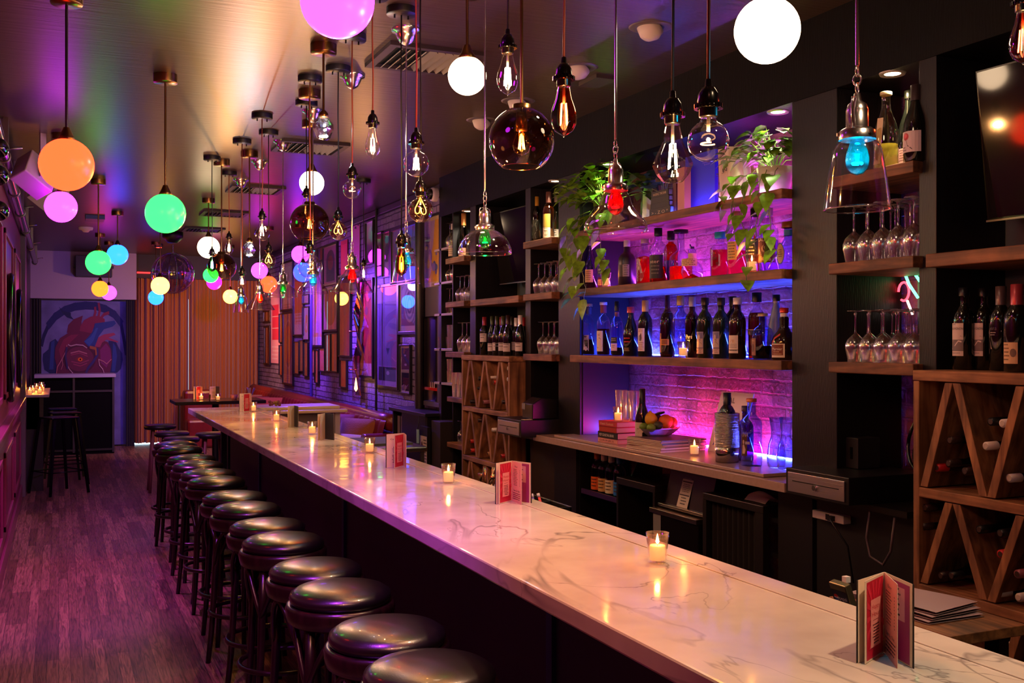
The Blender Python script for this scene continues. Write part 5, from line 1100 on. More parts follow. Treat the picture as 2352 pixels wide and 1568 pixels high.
def fruit(name, label, ix, dp, dz, r, c, sz=1, tip=0):
    dx, dy = .914 * ix + .405 * dp, -.405 * ix + .914 * dp
    b = MB(); b.sphere((0, 0, 0), r, pm(c, .45, bump=.2, bscale=90), 20, 12, sz)
    if tip: b.lathe([(.012, r * .9), (.006, r * 1.12), (0, r * 1.16)], pm(c, .45), seg=10)
    tag(b.build(name, loc=(fb[0] + dx, fb[1] + dy, fb[2] + dz)), label, name.replace('_', ' ').split()[-1], 'fruit in the glass bowl')
fruit('lemon', 'yellow lemon on top in the fruit bowl', -.04, .0, .092, .041, 'd8a818', .95, 1)
fruit('orange', 'orange in the fruit bowl', +.045, -.01, .08, .04, 'd86818')
fruit('orange', 'second orange at the back right of the fruit bowl', .085, .045, .07, .034, 'c85a20')
fruit('lime', 'dark lime between the lemon and the orange', -.002, -.045, .062, .027, '2c3c14', .9)
fruit('lime', 'bright lime at the left front of the fruit bowl', -.078, -.02, .052, .026, '5c8a20', .9)
fruit('lime', 'bright lime at the front middle of the fruit bowl', -.042, -.065, .05, .026, '66921c', .9)
fruit('avocado', 'dark avocado at the back of the fruit bowl', .01, .06, .085, .03, '121018', 1)
t = thing('peeler', 'black-handled peeler lying across the fruit', 'kitchen tool', (fb[0] + .0, fb[1] - .01, fb[2] + .115)); MB().tube([(0, .05, -.005), (0, .0, .008), (0, -.06, .02)], [.008, .009, .006], BLKG, 8).build('handle', t)
# printed sleeve leaning on the bricks
p = PX(1668, 1000, 3.22); t = thing('leaning_record_sleeve', 'printed pale sleeve leaning on the brick behind the metal chiller', 'record sleeve', (3.2, p.y, z), 0)
b = MB(); b.T = Matrix.Rotation(.28, 4, 'Y'); b.box((0, -.14, 0), (.006, .14, .33), pm('b8b0b8', .4))
art(b, mapx(-.001, .135, .0, .27, .33), [('t', .3, .82, .09, 'REAL', .4, '181018'), ('t', .3, .66, .09, 'DEAL', .4, '181018'), ('p', [(.1, .1), (.5, .2), (.35, .5)], '4848a0'), ('e', .7, .35, .16, .16, '7878b8')]); b.build('sleeve', t)
loc, h = on(1670, 948, 2.98, z)
t = thing('metal_wine_chiller', 'hammered silver cylinder chiller on the counter', 'wine cooler', loc)
HAM = pm('b8b0a8', .16, 1, bump=1, bscale=55, stretch=(.4, .4, 3), name='hammered_metal')
MB().lathe([(.058, .075), (.06, .08), (.06, h), (.056, h), (.055, .09)], HAM, seg=40).build('hammered_wall', t)
MB().lathe([(0, .001), (.056, .001), (.058, .075), (.05, .08), (0, .08)], pm('a8a098', .15, 1), seg=40).build('smooth_base', t)
bottle('wine_bottle', 'black bottle standing inside the silver chiller', (loc[0], loc[1], z + .081), 'wine', .04, PX(1672, 902, 2.98).z - z - .081, DG, cap=('10141c', .25, 1.15), cat='wine bottle')
loc, h = on(1712, 955, 3.1, z)
bottle('liquor_bottle', 'dark bottle behind the silver chiller', (loc[0], loc[1], z), 'spirit', .04, .27, VG, cap=('30203a', .1, 1.1))
loc, h = on(1726, 915, 3.0, z)
bottle('liquor_bottle', 'tall clear bottle with cork and brown figure label on the counter', loc, 'sphere' if 0 else 'tall', .05, h, CGB, cap=('b85a38', .05, 1.3), art_items=[('r', -1.0, .05, -.2, .15, '4a241c'), ('t', -.45, .14, .02, 'UNA', .7, 'b0a8c0'), ('e', -.6, .115, .1, .01, 'c8a8a0'), ('p', [(-.75, .06), (-.45, .06), (-.35, .08), (-.55, .105), (-.7, .1)], 'c8a8a0'), ('r', -.4, .105, .05, .118, 'a898b8')])
for u, w in ((1783, 'left of two hourglass-shaped clear carafes at the counter end'), (1806, 'right of two hourglass-shaped clear carafes at the counter end')):
    loc, h = on(u, 958, 3.05, z); t = thing('carafe', w, 'carafe', loc)
    MB().lathe([(0, .003), (.034, .003), (.04, .01), (.044, .06), (.036, .11), (.024, .15), (.023, .175), (.033, h)], glass('d0d4ff', .9, .14, .03, 1.6), seg=28).build('glass_wall', t)

# things on the top alcove shelf
z = SH1; zz = z
for k, (c, w, tx, th, sy) in enumerate([('181418', 'lowest dark book of the small stack on the top alcove shelf', '> - Z O *', .045, .21), ('141216', 'second dark book of the stack on the top alcove shelf', '', .03, .19), ('1a1616', 'third dark book of the stack on the top alcove shelf', '', .03, .18), ('0c0a0c', 'top dark book of the small stack, with pale title', 'RAISING THE BAR', .035, .17)]):
    t = thing('book', w, 'book', (3.0, PX(1515, 480, 3.0).y, zz), 0, 'books on the top alcove shelf')
    MB().box((0, -sy / 2, 0), (.15, sy / 2, th - .0005), pm(c, .5)).build('cover', t); MB().box((.004, -sy / 2 - .0008, .003), (.14, sy / 2 - .01, th - .004), pm('8a8088', .8)).build('pages', t)
    if tx: b = MB(); art(b, mapx(-.0005, sy / 2, 0, sy, 1, .0002), [('t', .5, th * .3, th * .38, tx, .8, 'c8b090')]); b.build('title', t)
    zz += th
def bookst(u0, u1, vt, X, d, c, lb, items=None, nm='book', rz=0):
    a = PX(u0, vt, X); b_ = PX(u1, vt, X); w = a.y - b_.y; h = (a.z + b_.z) / 2 - z
    t = thing(nm, lb, 'book', (X, (a.y + b_.y) / 2, z), rz, 'books on the top alcove shelf')
    MB().box((0, -w / 2, 0), (d, w / 2, h), pm(c, .45)).build('cover', t, bevel=.001)
    if items: b = MB(); art(b, mapx(-.0006, w / 2, 0, w, h, .0002), items); b.build('print', t)
bookst(1545, 1553, 415, 3.02, .16, '501c18', 'thin dark red upright book beside the dark stack')
bookst(1556, 1572, 385, 3.0, .2, 'c08080', 'tall pink-spined upright book beside the blue cover')
bookst(1574, 1642, 352, 3.04, .02, '0a18d8', 'large bright blue book cover facing the room', [('t', .75, .84, .03, 'Ringing', .3, '8060e0'), ('t', .75, .80, .03, "London's", .3, '8060e0'), ('t', .75, .76, .03, 'best', .2, '8060e0'), ('k', [(.1, .12), (.3, .3), (.5, .15), (.7, .3), (.9, .12)], .008, '2848d0')], 'blue_book')
a = PX(1642, 345, 3.0); b_ = PX(1700, 335, 3.0); h = a.z - z; wy = a.y - b_.y
t = thing('tote_bag', 'folded white cloth bag with small black letters on the top shelf', 'bag', (3.02, (a.y + b_.y) / 2, z))
b = MB(); b.grid(lambda q, r: (.015 * math.sin(q * 14 + r * 2) - .02 * math.sin(pi * q), wy / 2 - wy * q * (1 - .12 * r), h * r * (1 - .05 * abs(q - .4))), 26, 8, pm('d8ccbc', .75, bump=.2, bscale=30)).grid(lambda q, r: (.05 + .01 * math.sin(q * 9), wy / 2 - wy * q * (1 - .12 * r), h * .97 * r), 16, 6, pm('d8ccbc', .75)); b.build('cloth', t)
b = MB(); art(b, mapx(-.024, wy / 2, 0, wy, h, .0003), [('t', .16, .5, .06, 'S', .2, '302828'), ('t', .3, .53, .06, 'U', .2, '302828'), ('t', .42, .56, .06, 'N', .2, '302828')]); b.build('lettering', t)
p = PX(1520, 400, 3.28); t = thing('glass_block_vase', 'textured clear glass vase behind the diamond bulb on the top shelf', 'vase', (3.26, p.y + .05, SH1))
MB().lathe([(0, .0), (.07, 0), (.085, .05), (.08, .2), (.07, .24)], glass('c8c0a0', .9, .3, .25, 1), seg=14, smooth=False).build('vase', t)

# ---------------------------------------------------------------- cash drawers, printer, boxes
def drawer(label, x, ya, yb, z0, z1):
    t = thing('cash_drawer', label, 'cash drawer', (x, (ya + yb) / 2, z0)); w = (yb - ya) / 2; h = z1 - z0
    MB().box((0, -w, 0), (.42 if x + .42 < BACK else BACK - x - .01, w, h), pm('101014', .4)).build('housing', t, bevel=.003)
    MB().box((-.006, -w + .02, .012), (0, w - .02, h - .016), pm('d0ccd8', .34, 1, bump=.05, bscale=70, stretch=(1, .1, 3))).build('steel_front', t, bevel=.001)
    MB().box((-.0075, -w + .05, h * .52), (-.006, w - .05, h * .56), BLK).build('slot', t)
    MB().cyl((-.014, 0, h * .42), .011, .009, CHROME, 16, axis='X').build('lock', t)
drawer('far black cash drawer with steel front below the card printer', 2.72, 6.0, 6.385, 1.07, 1.18)
drawer('near black cash drawer with steel front at the counter end', 2.83, 3.13, 3.51, 1.046, 1.155)
t = thing('receipt_printer', 'black receipt printer on the far cash drawer', 'printer', (2.95, 6.2, 1.181))
b = MB(); b.prism([(-.13, 0, 0), (.12, 0, 0), (.12, 0, .12), (-.06, 0, .14), (-.13, 0, .1)], (0, -.16, 0), pm('0c0c10', .3)); b.build('housing', t, bevel=.006)
MB().box((-.132, -.05, .06), (-.128, .0, .1), pm('70707c', .2)).build('button_plate', t)
tag(MB().box((0, 0, 0), (.06, .05, .002), pm('d8b8a0', .6)).build('receipt_slip', loc=(2.76, 6.03, 1.181)), 'small pale paper slip lying on the far cash drawer', 'paper')
t = thing('card_terminal', 'dark box-shaped terminal standing on the near cash drawer', 'card terminal', (3.05, 3.42, 1.156))
MB().box((0, -.1, 0), (.12, .07, .13), pm('1c1a20', .4)).build('housing', t, bevel=.004); MB().box((-.002, -.07, .04), (0, -.055, .09), BLKG).build('switch', t)
t = thing('coiled_cable', 'thick black cable loops beside the near crate', 'cable', (3.15, 3.05, 1.15 + .006))
MB().tube([(.0 + .03 * math.sin(a), .09 * math.cos(a), .14 + .12 * math.sin(a)) for a in [i * .3 for i in range(22)]], .007, BLKG, 8, closed=False).tube([(.05 + .05 * math.sin(a), .08 * math.cos(a) + .02, .12 + .1 * math.sin(a)) for a in [i * .3 for i in range(22)]], .006, BLKG, 8).build('loops', t)
pa = PX(1862, 1170, 2.93); pb = PX(1934, 1205, 2.93)
t = thing('outlet_box', 'white electrical outlet box below the near cash drawer', 'socket', (2.938, (pa.y + pb.y) / 2, (pa.z + pb.z) / 2)); w = (pa.y - pb.y) / 2; h = (pa.z - pb.z) / 2
MB().box((0, -w, -h), (.04, w, h), pm('b8b0b8', .4)).build('box', t, bevel=.003); MB().box((-.001, -.01, -.012), (0, .012, .012), BLK).build('socket_hole', t)
MB().box((-.02, -.045, -.01), (0, -.02, .01), BLK).tube([(-.02, -.04, 0), (-.03, -.07, -.02), (.0, -.12, -.1), (.02, -.13, -.25)], .004, BLK, 6).build('plug_and_cord', t)
t = thing('white_cable_loop', 'grey cable hanging in a loop below the near cash drawer', 'cable', PX(2020, 1240, 2.94))
MB().tube([(.0, .05, .12), (-.01, .06, .0), (-.01, .04, -.07), (-.01, -.03, -.09), (-.01, -.07, -.03), (0, -.08, .1)], .005, pm('4a4048', .5), 8).build('cord', t)

# ---------------------------------------------------------------- under-counter equipment
def eq(u0, u1, vt, X): a = PX(u0, vt, X); b = PX(u1, vt, X); return a.y, b.y, (a.z)
t = thing('steel_speed_rack', 'dark steel bottle rack under the left part of the counter', 'bottle rack', (3.0, 5.5, .72))
MB().box((0, -.25, 0), (.3, .2, .02), DSTEEL).box((0, -.25, 0), (.01, .2, .05), pm('6a4a90', .35, .8)).build('tray', t)
MB().prism([(0, -.26, -.3), (.3, -.26, -.3), (.3, -.26, .28), (.14, -.26, .28), (.0, -.26, .0)], (0, -.012, 0), STEEL).build('side_guard', t)
for k, (y, c, lc, w) in enumerate([(5.62, 'c86828', 'd86018', 'bottle with orange label and pourer neck, first in the speed rack'), (5.53, 'd8d0c8', 'c8a060', 'bottle with white label, second in the speed rack'), (5.44, 'd8d8d0', 'd0c8a8', 'bottle with cream label, third in the speed rack'), (5.34, '1860a0', '1870c0', 'bottle with blue label and blue neck, last in the speed rack')]):
    bottle('rack_bottle', w, (3.07, y, .741), 'spirit', .037, .27, CG, cap=(c, .2, 1.2), art_items=[('r', -1.1, .03, .9, .11, lc), ('n', -.8, .05, .3, .09, 3, '403028')], group='bottles in the speed rack')
t = thing('steel_sink_unit', 'stainless worktable with open cabinet under the counter', 'steel unit', (2.98, 4.98, 0)); ya, yb = .24, -.18
D2 = pm('4a4646', .4, .9)
MB().box((0, yb, .86), (.36, ya, .9), D2).build('top', t, bevel=.003)
MB().box((0, ya - .02, .1), (.36, ya, .86), D2).box((0, yb, .1), (.36, yb + .02, .86), D2).box((.33, yb, .1), (.35, ya, .86), BLK).build('side_panels', t)
MB().box((-.01, yb, .52), (.34, ya, .535), D2).build('shelf', t)
t = thing('glass_washer', 'dark glass-washing machine with white instruction sheet', 'dishwasher', (2.95, 4.55, 0))
MB().box((0, -.21, .05), (.38, .23, .77), pm('1c1614', .3, .6)).build('lower_body', t, bevel=.004)
MB().prism([(.06, -.21, .79), (.38, -.21, .79), (.38, -.21, 1.03), (.12, -.21, 1.03)], (0, .42, 0), pm('161416', .3, .6)).build('hood', t)
MB().box((-.012, -.21, .765), (.06, .24, .79), pm('a89888', .3, 1)).box((.03, -.21, .8), (.06, .22, .815), pm('a89888', .3, 1)).build('rim', t, bevel=.002)
b = MB(); art(b, lambda x, y, l: (.058 + .06 * y - .0004 * l, .08 - .1 * x, .81 + .2 * y), [('r', 0, 0, 1, 1, 'c8c8b8'), ('n', .1, .75, .9, .95, 5, '606058'), ('r', .05, .66, .95, .69, '202020'), ('n', .1, .42, .9, .6, 5, '606058'), ('r', .05, .32, .95, .35, '202020'), ('n', .2, .1, .8, .25, 3, '404038')]); b.build('instruction_sheet', t)
b = MB(); art(b, mapx(-.001, .215, .56, .075, .2), [('r', 0, 0, 1, 1, '7c8280'), ('r', .1, .05, .9, .5, 'a8b0b0'), ('t', .5, .36, .05, 'GLASS', .7, '202830'), ('n', .15, .1, .85, .3, 4, '505858')]); b.build('side_sticker', t)
t = thing('steel_drain_table', 'dark steel drain table with folded towel, right under the counter', 'steel unit', (2.95, 4.02, 0))
MB().box((0, -.2, .9), (.38, .28, .935), D2).build('top', t, bevel=.003); legs(t, D2, ((0, -.2, 0), (.03, -.14, .9)), ((0, .25, 0), (.03, .28, .9)))
b = MB(); b.grid(lambda q, r: (.04 + .012 * math.sin(q * 60), .27 - .4 * q, .89 - .75 * r), 80, 3, pm('0a080a', .8)); b.build('black_skirt', t)
t = thing('white_towel', 'crumpled white towel on the drain table', 'towel', (3.03, 3.93, .936))
b = MB(); b.grid(lambda q, r: (.09 * (q - .5) * (1 - .2 * math.sin(r * 3)), .16 * (r - .5), .04 * math.sin(pi * q) * (.6 + .4 * math.sin(pi * r)) * (1 + .2 * math.sin(9 * q + 5 * r)) + .002), 14, 14, pm('c8c0bc', .85)); b.build('cloth', t)
t = thing('ribbed_dark_rack', 'dark slatted rack at the right end under the counter', 'rack', (2.98, 3.83, 0)); t.location = (3.0, 3.79, 0)
MB().box((0.36, -.03, 0), (.38, .03, 1.0), BLK).box((0, -.03, .86), (.36, .03, .88), D2).box((0, -.03, .7), (.36, .03, .72), D2).box((0, -.03, .5), (.36, .03, .52), D2).box((0, -.03, .3), (.36, .03, .32), D2).build('slats', t)

# behind the bar: small things along its inner edge
t = thing('bar_tool_tray', 'black two-part caddy with pens behind the bar edge', 'caddy', (1.86, 4.05, .93))
MB().box((-.1, -.2, 0), (.12, .2, .006), BLK).box((-.1, -.2, 0), (-.094, .2, .09), BLK).box((.114, -.2, 0), (.12, .2, .09), BLK).box((-.1, -.2, 0), (.12, -.194, .09), BLK).box((-.1, .194, 0), (.12, .2, .09), BLK).box((-.1, -.01, 0), (.12, 0, .09), BLK).build('box', t)
MB().tube([(-.1, -.2, .091), (.12, -.2, .091), (.12, .2, .091), (-.1, .2, .091)], .002, STEEL, 6, closed=True).build('rim', t)
for c, dx, lb in (('6a50b0', .0, 'purple marker pen standing in the black caddy'), ('c02028', .03, 'red marker pen standing in the black caddy')):
    tag(MB().tube([(0, 0, 0), (-.01, .03, .1), (-.013, .04, .125)], .006, pm(c, .4), 8).tube([(-.013, .04, .125), (-.015, .046, .14)], .007, pm('c8c0d0', .3), 8).build('marker_pen', loc=(1.84 + dx, 3.87, .937)), lb, 'pen')
t = thing('cocktail_tool_bundle', 'bundle of shiny bar spoons and strainers in a holder behind the bar', 'bar tools', (1.88, 4.55, .9))
b = MB(); rnd = random.Random(4)
for k in range(9):
    a = rnd.uniform(-1, 1) * .5; b.tube([(0, 0, 0), (.03 * math.sin(k), a * .1 - .02, .11), (.045 * math.sin(k), a * .18 - .05, .17 + rnd.uniform(-.02, .02))], [.003, .003, .011], pm('c89878', .18, 1), 8)
b.build('utensils', t); MB().lathe([(0, 0), (.04, 0), (.045, .1), (.043, .1), (.038, .004)], STEEL, seg=24).build('holder', t)
t = thing('under_bar_shelf', 'steel work shelf under the inner edge of the bar', 'steel unit', (1.85, 5, 0))
MB().box((-.17, -3.8, .86), (.2, 3.4, .9), DSTEEL).build('worktop', t)
legs(t, DSTEEL, ((-.13, -3.75, 0), (-.1, -3.7, .86)), ((.15, -3.75, 0), (.18, -3.7, .86)), ((.15, 3.3, 0), (.18, 3.35, .86)))
for o in bpy.data.objects:
    if o.name.startswith('bar_tool_tray') or o.name.startswith('marker_pen'): o.location.z -= .03
p = PX(1937, 1368, 1.84)
t = thing('soda_gun', 'soda gun with dark blue drinks label in its holster behind the bar', 'soda gun', (1.84, p.y, .901))
ty = p.z - .901
MB().box((-.03, -.03, 0), (.03, .03, ty - .03), DSTEEL).build('holster', t)
b = MB(); b.cbox((0, 0, ty), (.02, .062, .075), pm('a89878', .25, .9), ry=-.35); b.build('body', t, bevel=.003)
b = MB(); b.T = Matrix.Translation((0, 0, ty)) @ Matrix.Rotation(-.35, 4, 'Y')
art(b, mapx(-.0105, .028, -.034, .056, .068, .0002), [('r', 0, 0, 1, .78, '0c1238'), ('e', .25, .48, .15, .13, 'e8e8f0'), ('p', [(.1, .5), (.13, .58), (.2, .61), (.3, .61), (.37, .57), (.39, .53), (.3, .5), (.2, .5)], 'c8202c'), ('p', [(.11, .45), (.2, .46), (.3, .44), (.39, .46), (.34, .39), (.25, .36), (.16, .38)], '2448a8'), ('t', .68, .42, .16, 'pepsi', .5, 'd8dcf0')]); b.build('label_plate', t)
MB().box((.0, -.01, ty + .035), (.015, .005, ty + .05), WHITE).build('white_button', t)
t = thing('wooden_side_shelf', 'small brown wooden shelf behind the bar near the crate', 'shelf', (2.42, 2.35, 0)); pz = PX(2000, 1365, 2.4).z
MB().box((-.16, -.25, pz - .03), (.14, .24, pz), WOODS).build('board', t, bevel=.002); legs(t, BLK, ((.06, -.22, 0), (.1, -.17, pz - .03)), ((.06, .15, 0), (.1, .2, pz - .03)))
for k in range(3):
    t = thing('folded_napkin', ['lowest', 'middle', 'topmost'][k] + ' folded mauve napkin on the small wooden shelf', 'napkin', (2.40, 2.36 + .01 * k, pz + .001 + .012 * k), .1 * k, 'folded napkins')
    b = MB(); b.grid(lambda q, r: (.22 * (q - .5), .3 * (r - .5), .008 + .003 * math.sin(7 * q + k) * math.sin(6 * r)), 10, 10, pm('a08890', .85)).grid(lambda q, r: (.22 * (q - .5), .3 * (r - .5), .001), 2, 2, pm('a08890', .85)); b.build('cloth', t)
# ================================================================ posters on the brick wall
PX_ = WALLX - .002
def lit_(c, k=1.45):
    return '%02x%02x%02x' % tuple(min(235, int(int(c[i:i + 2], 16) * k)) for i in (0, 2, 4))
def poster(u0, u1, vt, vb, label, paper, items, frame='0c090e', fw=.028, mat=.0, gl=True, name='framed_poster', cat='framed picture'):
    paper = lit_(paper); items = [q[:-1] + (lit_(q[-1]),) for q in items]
    a = PX(u0, vt, PX_); b_ = PX(u1, vt, PX_); um = (u0 + u1) / 2; zt = PX(um, vt, PX_).z; zb = PX(um, vb, PX_).z
    w = a.y - b_.y; h = zt - zb; t = thing(name, label, cat, (PX_, (a.y + b_.y) / 2, zb), 0, 'framed prints on the purple brick wall'); f = pm(frame, .35)
    if fw:
        b = MB()
        for q in (((-w / 2, 0), (-w / 2 + fw, h)), ((w / 2 - fw, 0), (w / 2, h)), ((-w / 2 + fw, 0), (w / 2 - fw, fw)), ((-w / 2 + fw, h - fw), (w / 2 - fw, h))): b.box((-.03, q[0][0], q[0][1]), (0, q[1][0], q[1][1]), f)
        b.build('frame', t, bevel=.002)
    b = MB(); b.box((-.012, -w / 2 + fw, fw), (-.008, w / 2 - fw, h - fw), pm(paper, .5))
    art(b, mapx(-.0122, w / 2 - fw, fw, w - 2 * fw, h - 2 * fw, .0003), items, .5); b.build('print', t)
    if gl and fw: MB().box((-.018, -w / 2 + fw, fw), (-.0165, w / 2 - fw, h - fw), glass('ffffff', .9, .06, .01, 2.8)).build('glass_pane', t)
    return t
def blobs(n, cols, seed, x0=.1, x1=.9, y0=.1, y1=.9, s=.15):
    r = random.Random(seed); return [('e', r.uniform(x0, x1), r.uniform(y0, y1), r.uniform(.3, 1) * s, r.uniform(.3, 1) * s * .7, r.choice(cols)) for _ in range(n)]
P = poster
P(607, 624, 712, 741, 'small brown picture high at the curtain corner', '6a4020', [('r', .15, .15, .85, .85, '8a5828')], fw=.03)
P(609, 623, 748, 838, 'narrow dark red-brown picture nearest the curtain', '3a1010', [('r', .2, .1, .8, .9, '541814')], fw=.03)
P(624, 645, 655, 834, 'tall pale print with a red block column', '9a6880', [('r', .15, .3, .85, .75, '90203c'), ('k', [(.15, .6), (.85, .6)], .01, 'a87888'), ('k', [(.15, .45), (.85, .45)], .01, 'a87888'), ('n', .1, .05, .9, .2, 4, 'b08898')], fw=0, gl=False)
P(647, 676, 600, 714, 'beige print with thin red line drawings, behind the small dome lamp', 'b08890', [('r', .08, .1, .92, .92, 'c09a98'), ('k', [(.3, .3), (.4, .7), (.5, .4), (.6, .8), (.7, .3)], .03, '8a4050'), ('k', [(.2, .25), (.8, .25)], .008, '8a4050'), ('n', .2, .03, .8, .09, 2, '704050')])
P(644, 653, 720, 787, 'small narrow orange picture beside the red ellipse print', 'b04a18', [('e', .5, .7, .3, .2, 'c88020'), ('r', .0, .0, 1, .15, '804838')], fw=.012)
P(644, 652, 792, 862, 'second small narrow orange picture below the first', 'a04018', [('e', .5, .4, .3, .3, 'b85a20')], fw=.012)
P(652, 676, 716, 884, 'print with large glowing red and orange ellipse', '7a5058', [('e', .5, .56, .46, .36, 'b07880'), ('e', .5, .56, .4, .33, '5a2040'), ('e', .5, .56, .36, .27, 'a83018'), ('e', .5, .56, .24, .2, 'd04c18'), ('e', .5, .56, .12, .12, 'e07028'), ('r', 0, 0, 1, .12, 'a07880'), ('n', .1, .03, .7, .09, 3, '583040')])
P(677, 700, 620, 771, 'red print with pale lower part, left of the narrow white prints', 'b02030', [('r', 0, 0, 1, .16, 'b898a8'), ('r', 0, .16, 1, .34, 'b08088'), ('n', .1, .2, .9, .3, 3, '801828')], fw=.02)
P(698, 713, 676, 698, 'small white framed card above the cream figure print', 'b8a0b0', [('n', .2, .3, .8, .7, 3, '806878')], fw=.015)
P(698, 713, 704, 781, 'cream print with a golden figure', 'c8a8a8', [('e', .55, .65, .2, .12, 'b88848'), ('e', .5, .4, .25, .2, 'b88848'), ('e', .5, .4, .12, .12, 'c8a8a8')], fw=.012)
P(718, 745, 600, 797, 'tall violet print with gold flame shapes', '9a6a98', [('p', [(.1, .1), (.3, .2), (.2, .6), (.4, .95), (.5, .5), (.6, .95), (.8, .6), (.7, .2), (.9, .1)], 'b08850'), ('p', [(.3, .15), (.5, .6), (.6, .15)], 'b080a0'), ('r', 0, 0, 1, .1, 'c0a0b8')])
for i, (u0, u1, vt, vb, c, w) in enumerate([(678, 690, 784, 859, '7a5a30', 'first small tan picture of the low row'), (690, 700, 781, 853, '6a4a28', 'second small brown picture of the low row'), (700, 711, 786, 864, '5a3a2c', 'third small brown picture of the low row'),
        (715, 727, 802, 857, 'a05868', 'small rose picture of the low row'), (726, 735, 803, 880, '9a5838', 'narrow orange-brown picture hanging lower in the low row'), (736, 750, 799, 853, 'a84858', 'small red patterned picture of the low row')]):
    P(u0, u1, vt, vb, w, c, [('e', .5, .3 + .1 * k, .3 - .04 * k, .05, '%02x%02x%02x' % (min(255, int(c[0:2], 16) + 40), int(c[2:4], 16) + 20, int(c[4:6], 16) + 10)) for k in range(6)], fw=.012)
P(749, 763, 767, 854, 'small glazed pink picture with bright reflection', '50283c', [('r', .2, .1, .8, .9, '7a4058')], fw=.015)
P(763, 779, 764, 855, 'small glazed red and pink picture right of its twin', '803040', [('r', .5, .3, 1, 1, 'a82030')], fw=.015)
P(732, 746, 568, 614, 'small dark red picture high beside the arch poster', '50182a', [('e', .5, .5, .3, .4, '802838')], fw=.015)
P(745, 778, 560, 655, 'violet poster with a dark blue arch', '8a6088', [('e', .5, .6, .32, .3, '2a1c50'), ('r', .18, .05, .82, .6, '2a1c50'), ('e', .5, .55, .2, .2, '6a1838')])
P(744, 779, 660, 762, 'violet print with large dark oval', '8a5a90', [('e', .5, .6, .42, .5, '402838'), ('r', .2, .6, .8, 1, '5a3c48')], fw=.03)
P(781, 809, 630, 820, 'tall dark red print beside the mirror strip', '6a2840', [('r', .05, .05, .95, .95, '701a38'), ('e', .5, .7, .3, .2, '502848')], fw=.022)
P(784, 800, 826, 890, 'small orange-red picture under the tall dark red print', 'b83018', [('e', .5, .6, .3, .3, 'c85820')], frame='1a120c', fw=.012)
P(785, 800, 552, 642, 'narrow plain red banner print behind the cone lamp', '8a1830', [('r', .1, .1, .9, .9, '9a2038')], fw=0, gl=False)
P(811, 828, 507, 625, 'tall pink print with two small black birds', 'c85078', [('p', [(.3, .86), (.55, .9), (.6, .84)], '101018'), ('p', [(.7, .9), (.9, .93), (.95, .88)], '101018'), ('r', 0, 0, 1, .5, 'b04070')], fw=0, gl=False)
P(827, 861, 640, 868, 'tall red collage poster with dark figures', '8a1c28', [('r', 0, 0, 1, .13, 'a87880')] + blobs(18, ['3a1c48', '601838', 'b02820', 'c89098'], 4, .1, .9, .2, .95, .16))
P(843, 862, 507, 607, 'small poster in teal and violet, high on the brick', '4a3878', [('e', .6, .7, .35, .2, '3878a0'), ('e', .4, .5, .2, .1, '60307a')], fw=.018)
P(866, 882, 533, 636, 'slim rose poster with concentric ovals', '8a4870', [('e', .5, .5, .35, .3, '6a2850'), ('e', .5, .5, .25, .2, '8a4870'), ('e', .5, .5, .12, .1, '6a2850')], fw=.014)
P(882, 901, 531, 637, 'slim poster with dark blue flower shape', '7a4468', [('e', .5, .6, .3, .15, '28184c'), ('e', .4, .4, .2, .1, '28184c'), ('e', .5, .85, .3, .1, '3870a8')], fw=.014)
P(902, 962, 517, 650, 'large violet poster behind the teal lamp', '7a5098', [('e', .6, .7, .5, .25, '5060a8'), ('e', .4, .3, .3, .2, '904878'), ('k', [(.2, .1), (.5, .5), (.4, .9)], .02, '402858')])
P(866, 919, 652, 892, 'tall mauve poster with a small hanging black pendulum', '8a6498', [('r', .1, .2, .9, .85, '6e5684'), ('r', .1, .05, .9, .19, '18122c'), ('p', [(.46, .38), (.62, .38), (.54, .31)], '1c1428'), ('e', .54, .13, .07, .02, '8a7898'), ('k', [(.2, .62), (.28, .72), (.26, .78)], .01, '3c2848')])
P(919, 966, 645, 768, 'framed print of a grey wood-grain swirl', 'a888a8', [('r', .08, .12, .92, .98, '4a3850'), ('e', .5, .75, .4, .3, '80707c'), ('e', .6, .45, .33, .3, '80707c')] + [('e', .55, .55, .34 - .05 * k, .42 - .06 * k, '50404c' if k % 2 == 0 else '88787c') for k in range(6)], fw=.03)
P(922, 947, 791, 905, 'black poster with thin white border and small planets', 'a890a8', [('r', .08, .04, .92, .96, '100c14'), ('e', .45, .8, .1, .02, '9088a0'), ('e', .5, .6, .12, .025, '887890'), ('n', .2, .08, .8, .3, 8, '80283c'), ('r', .4, .9, .6, .905, '802030')], fw=.016)
P(972, 1016, 495, 668, 'bright orange and blue abstract poster at the back bar corner', 'c89078', [('r', .08, .1, .92, .95, '8a70a8')] + [('p', [(.3, .1), (.92, .1), (.92, .95), (.7, .95), (.6, .6), (.5, .5), (.55, .3)], 'd87828')] + blobs(14, ['5a4898', '903060', 'e08838', '384088'], 9, .2, .85, .2, .9, .1) + [('n', .5, .02, .9, .06, 1, '604858')], fw=.016)
# dark pipes on the brick
for u, r, w in ((964, .045, 'thick black vertical pipe between the violet and orange posters'), (715, .02, 'thin violet vertical conduit between the prints'), (864, .012, 'thin dark vertical conduit on the brick between posters')):
    p = PX(u, 700, WALLX - r - .05); tag(MB().cyl((p.x, p.y, .95), r, CEIL - .95 - .001, pm('120c18' if u != 715 else '3a2880', .35), 14).build('wall_pipe'), w, 'pipe')
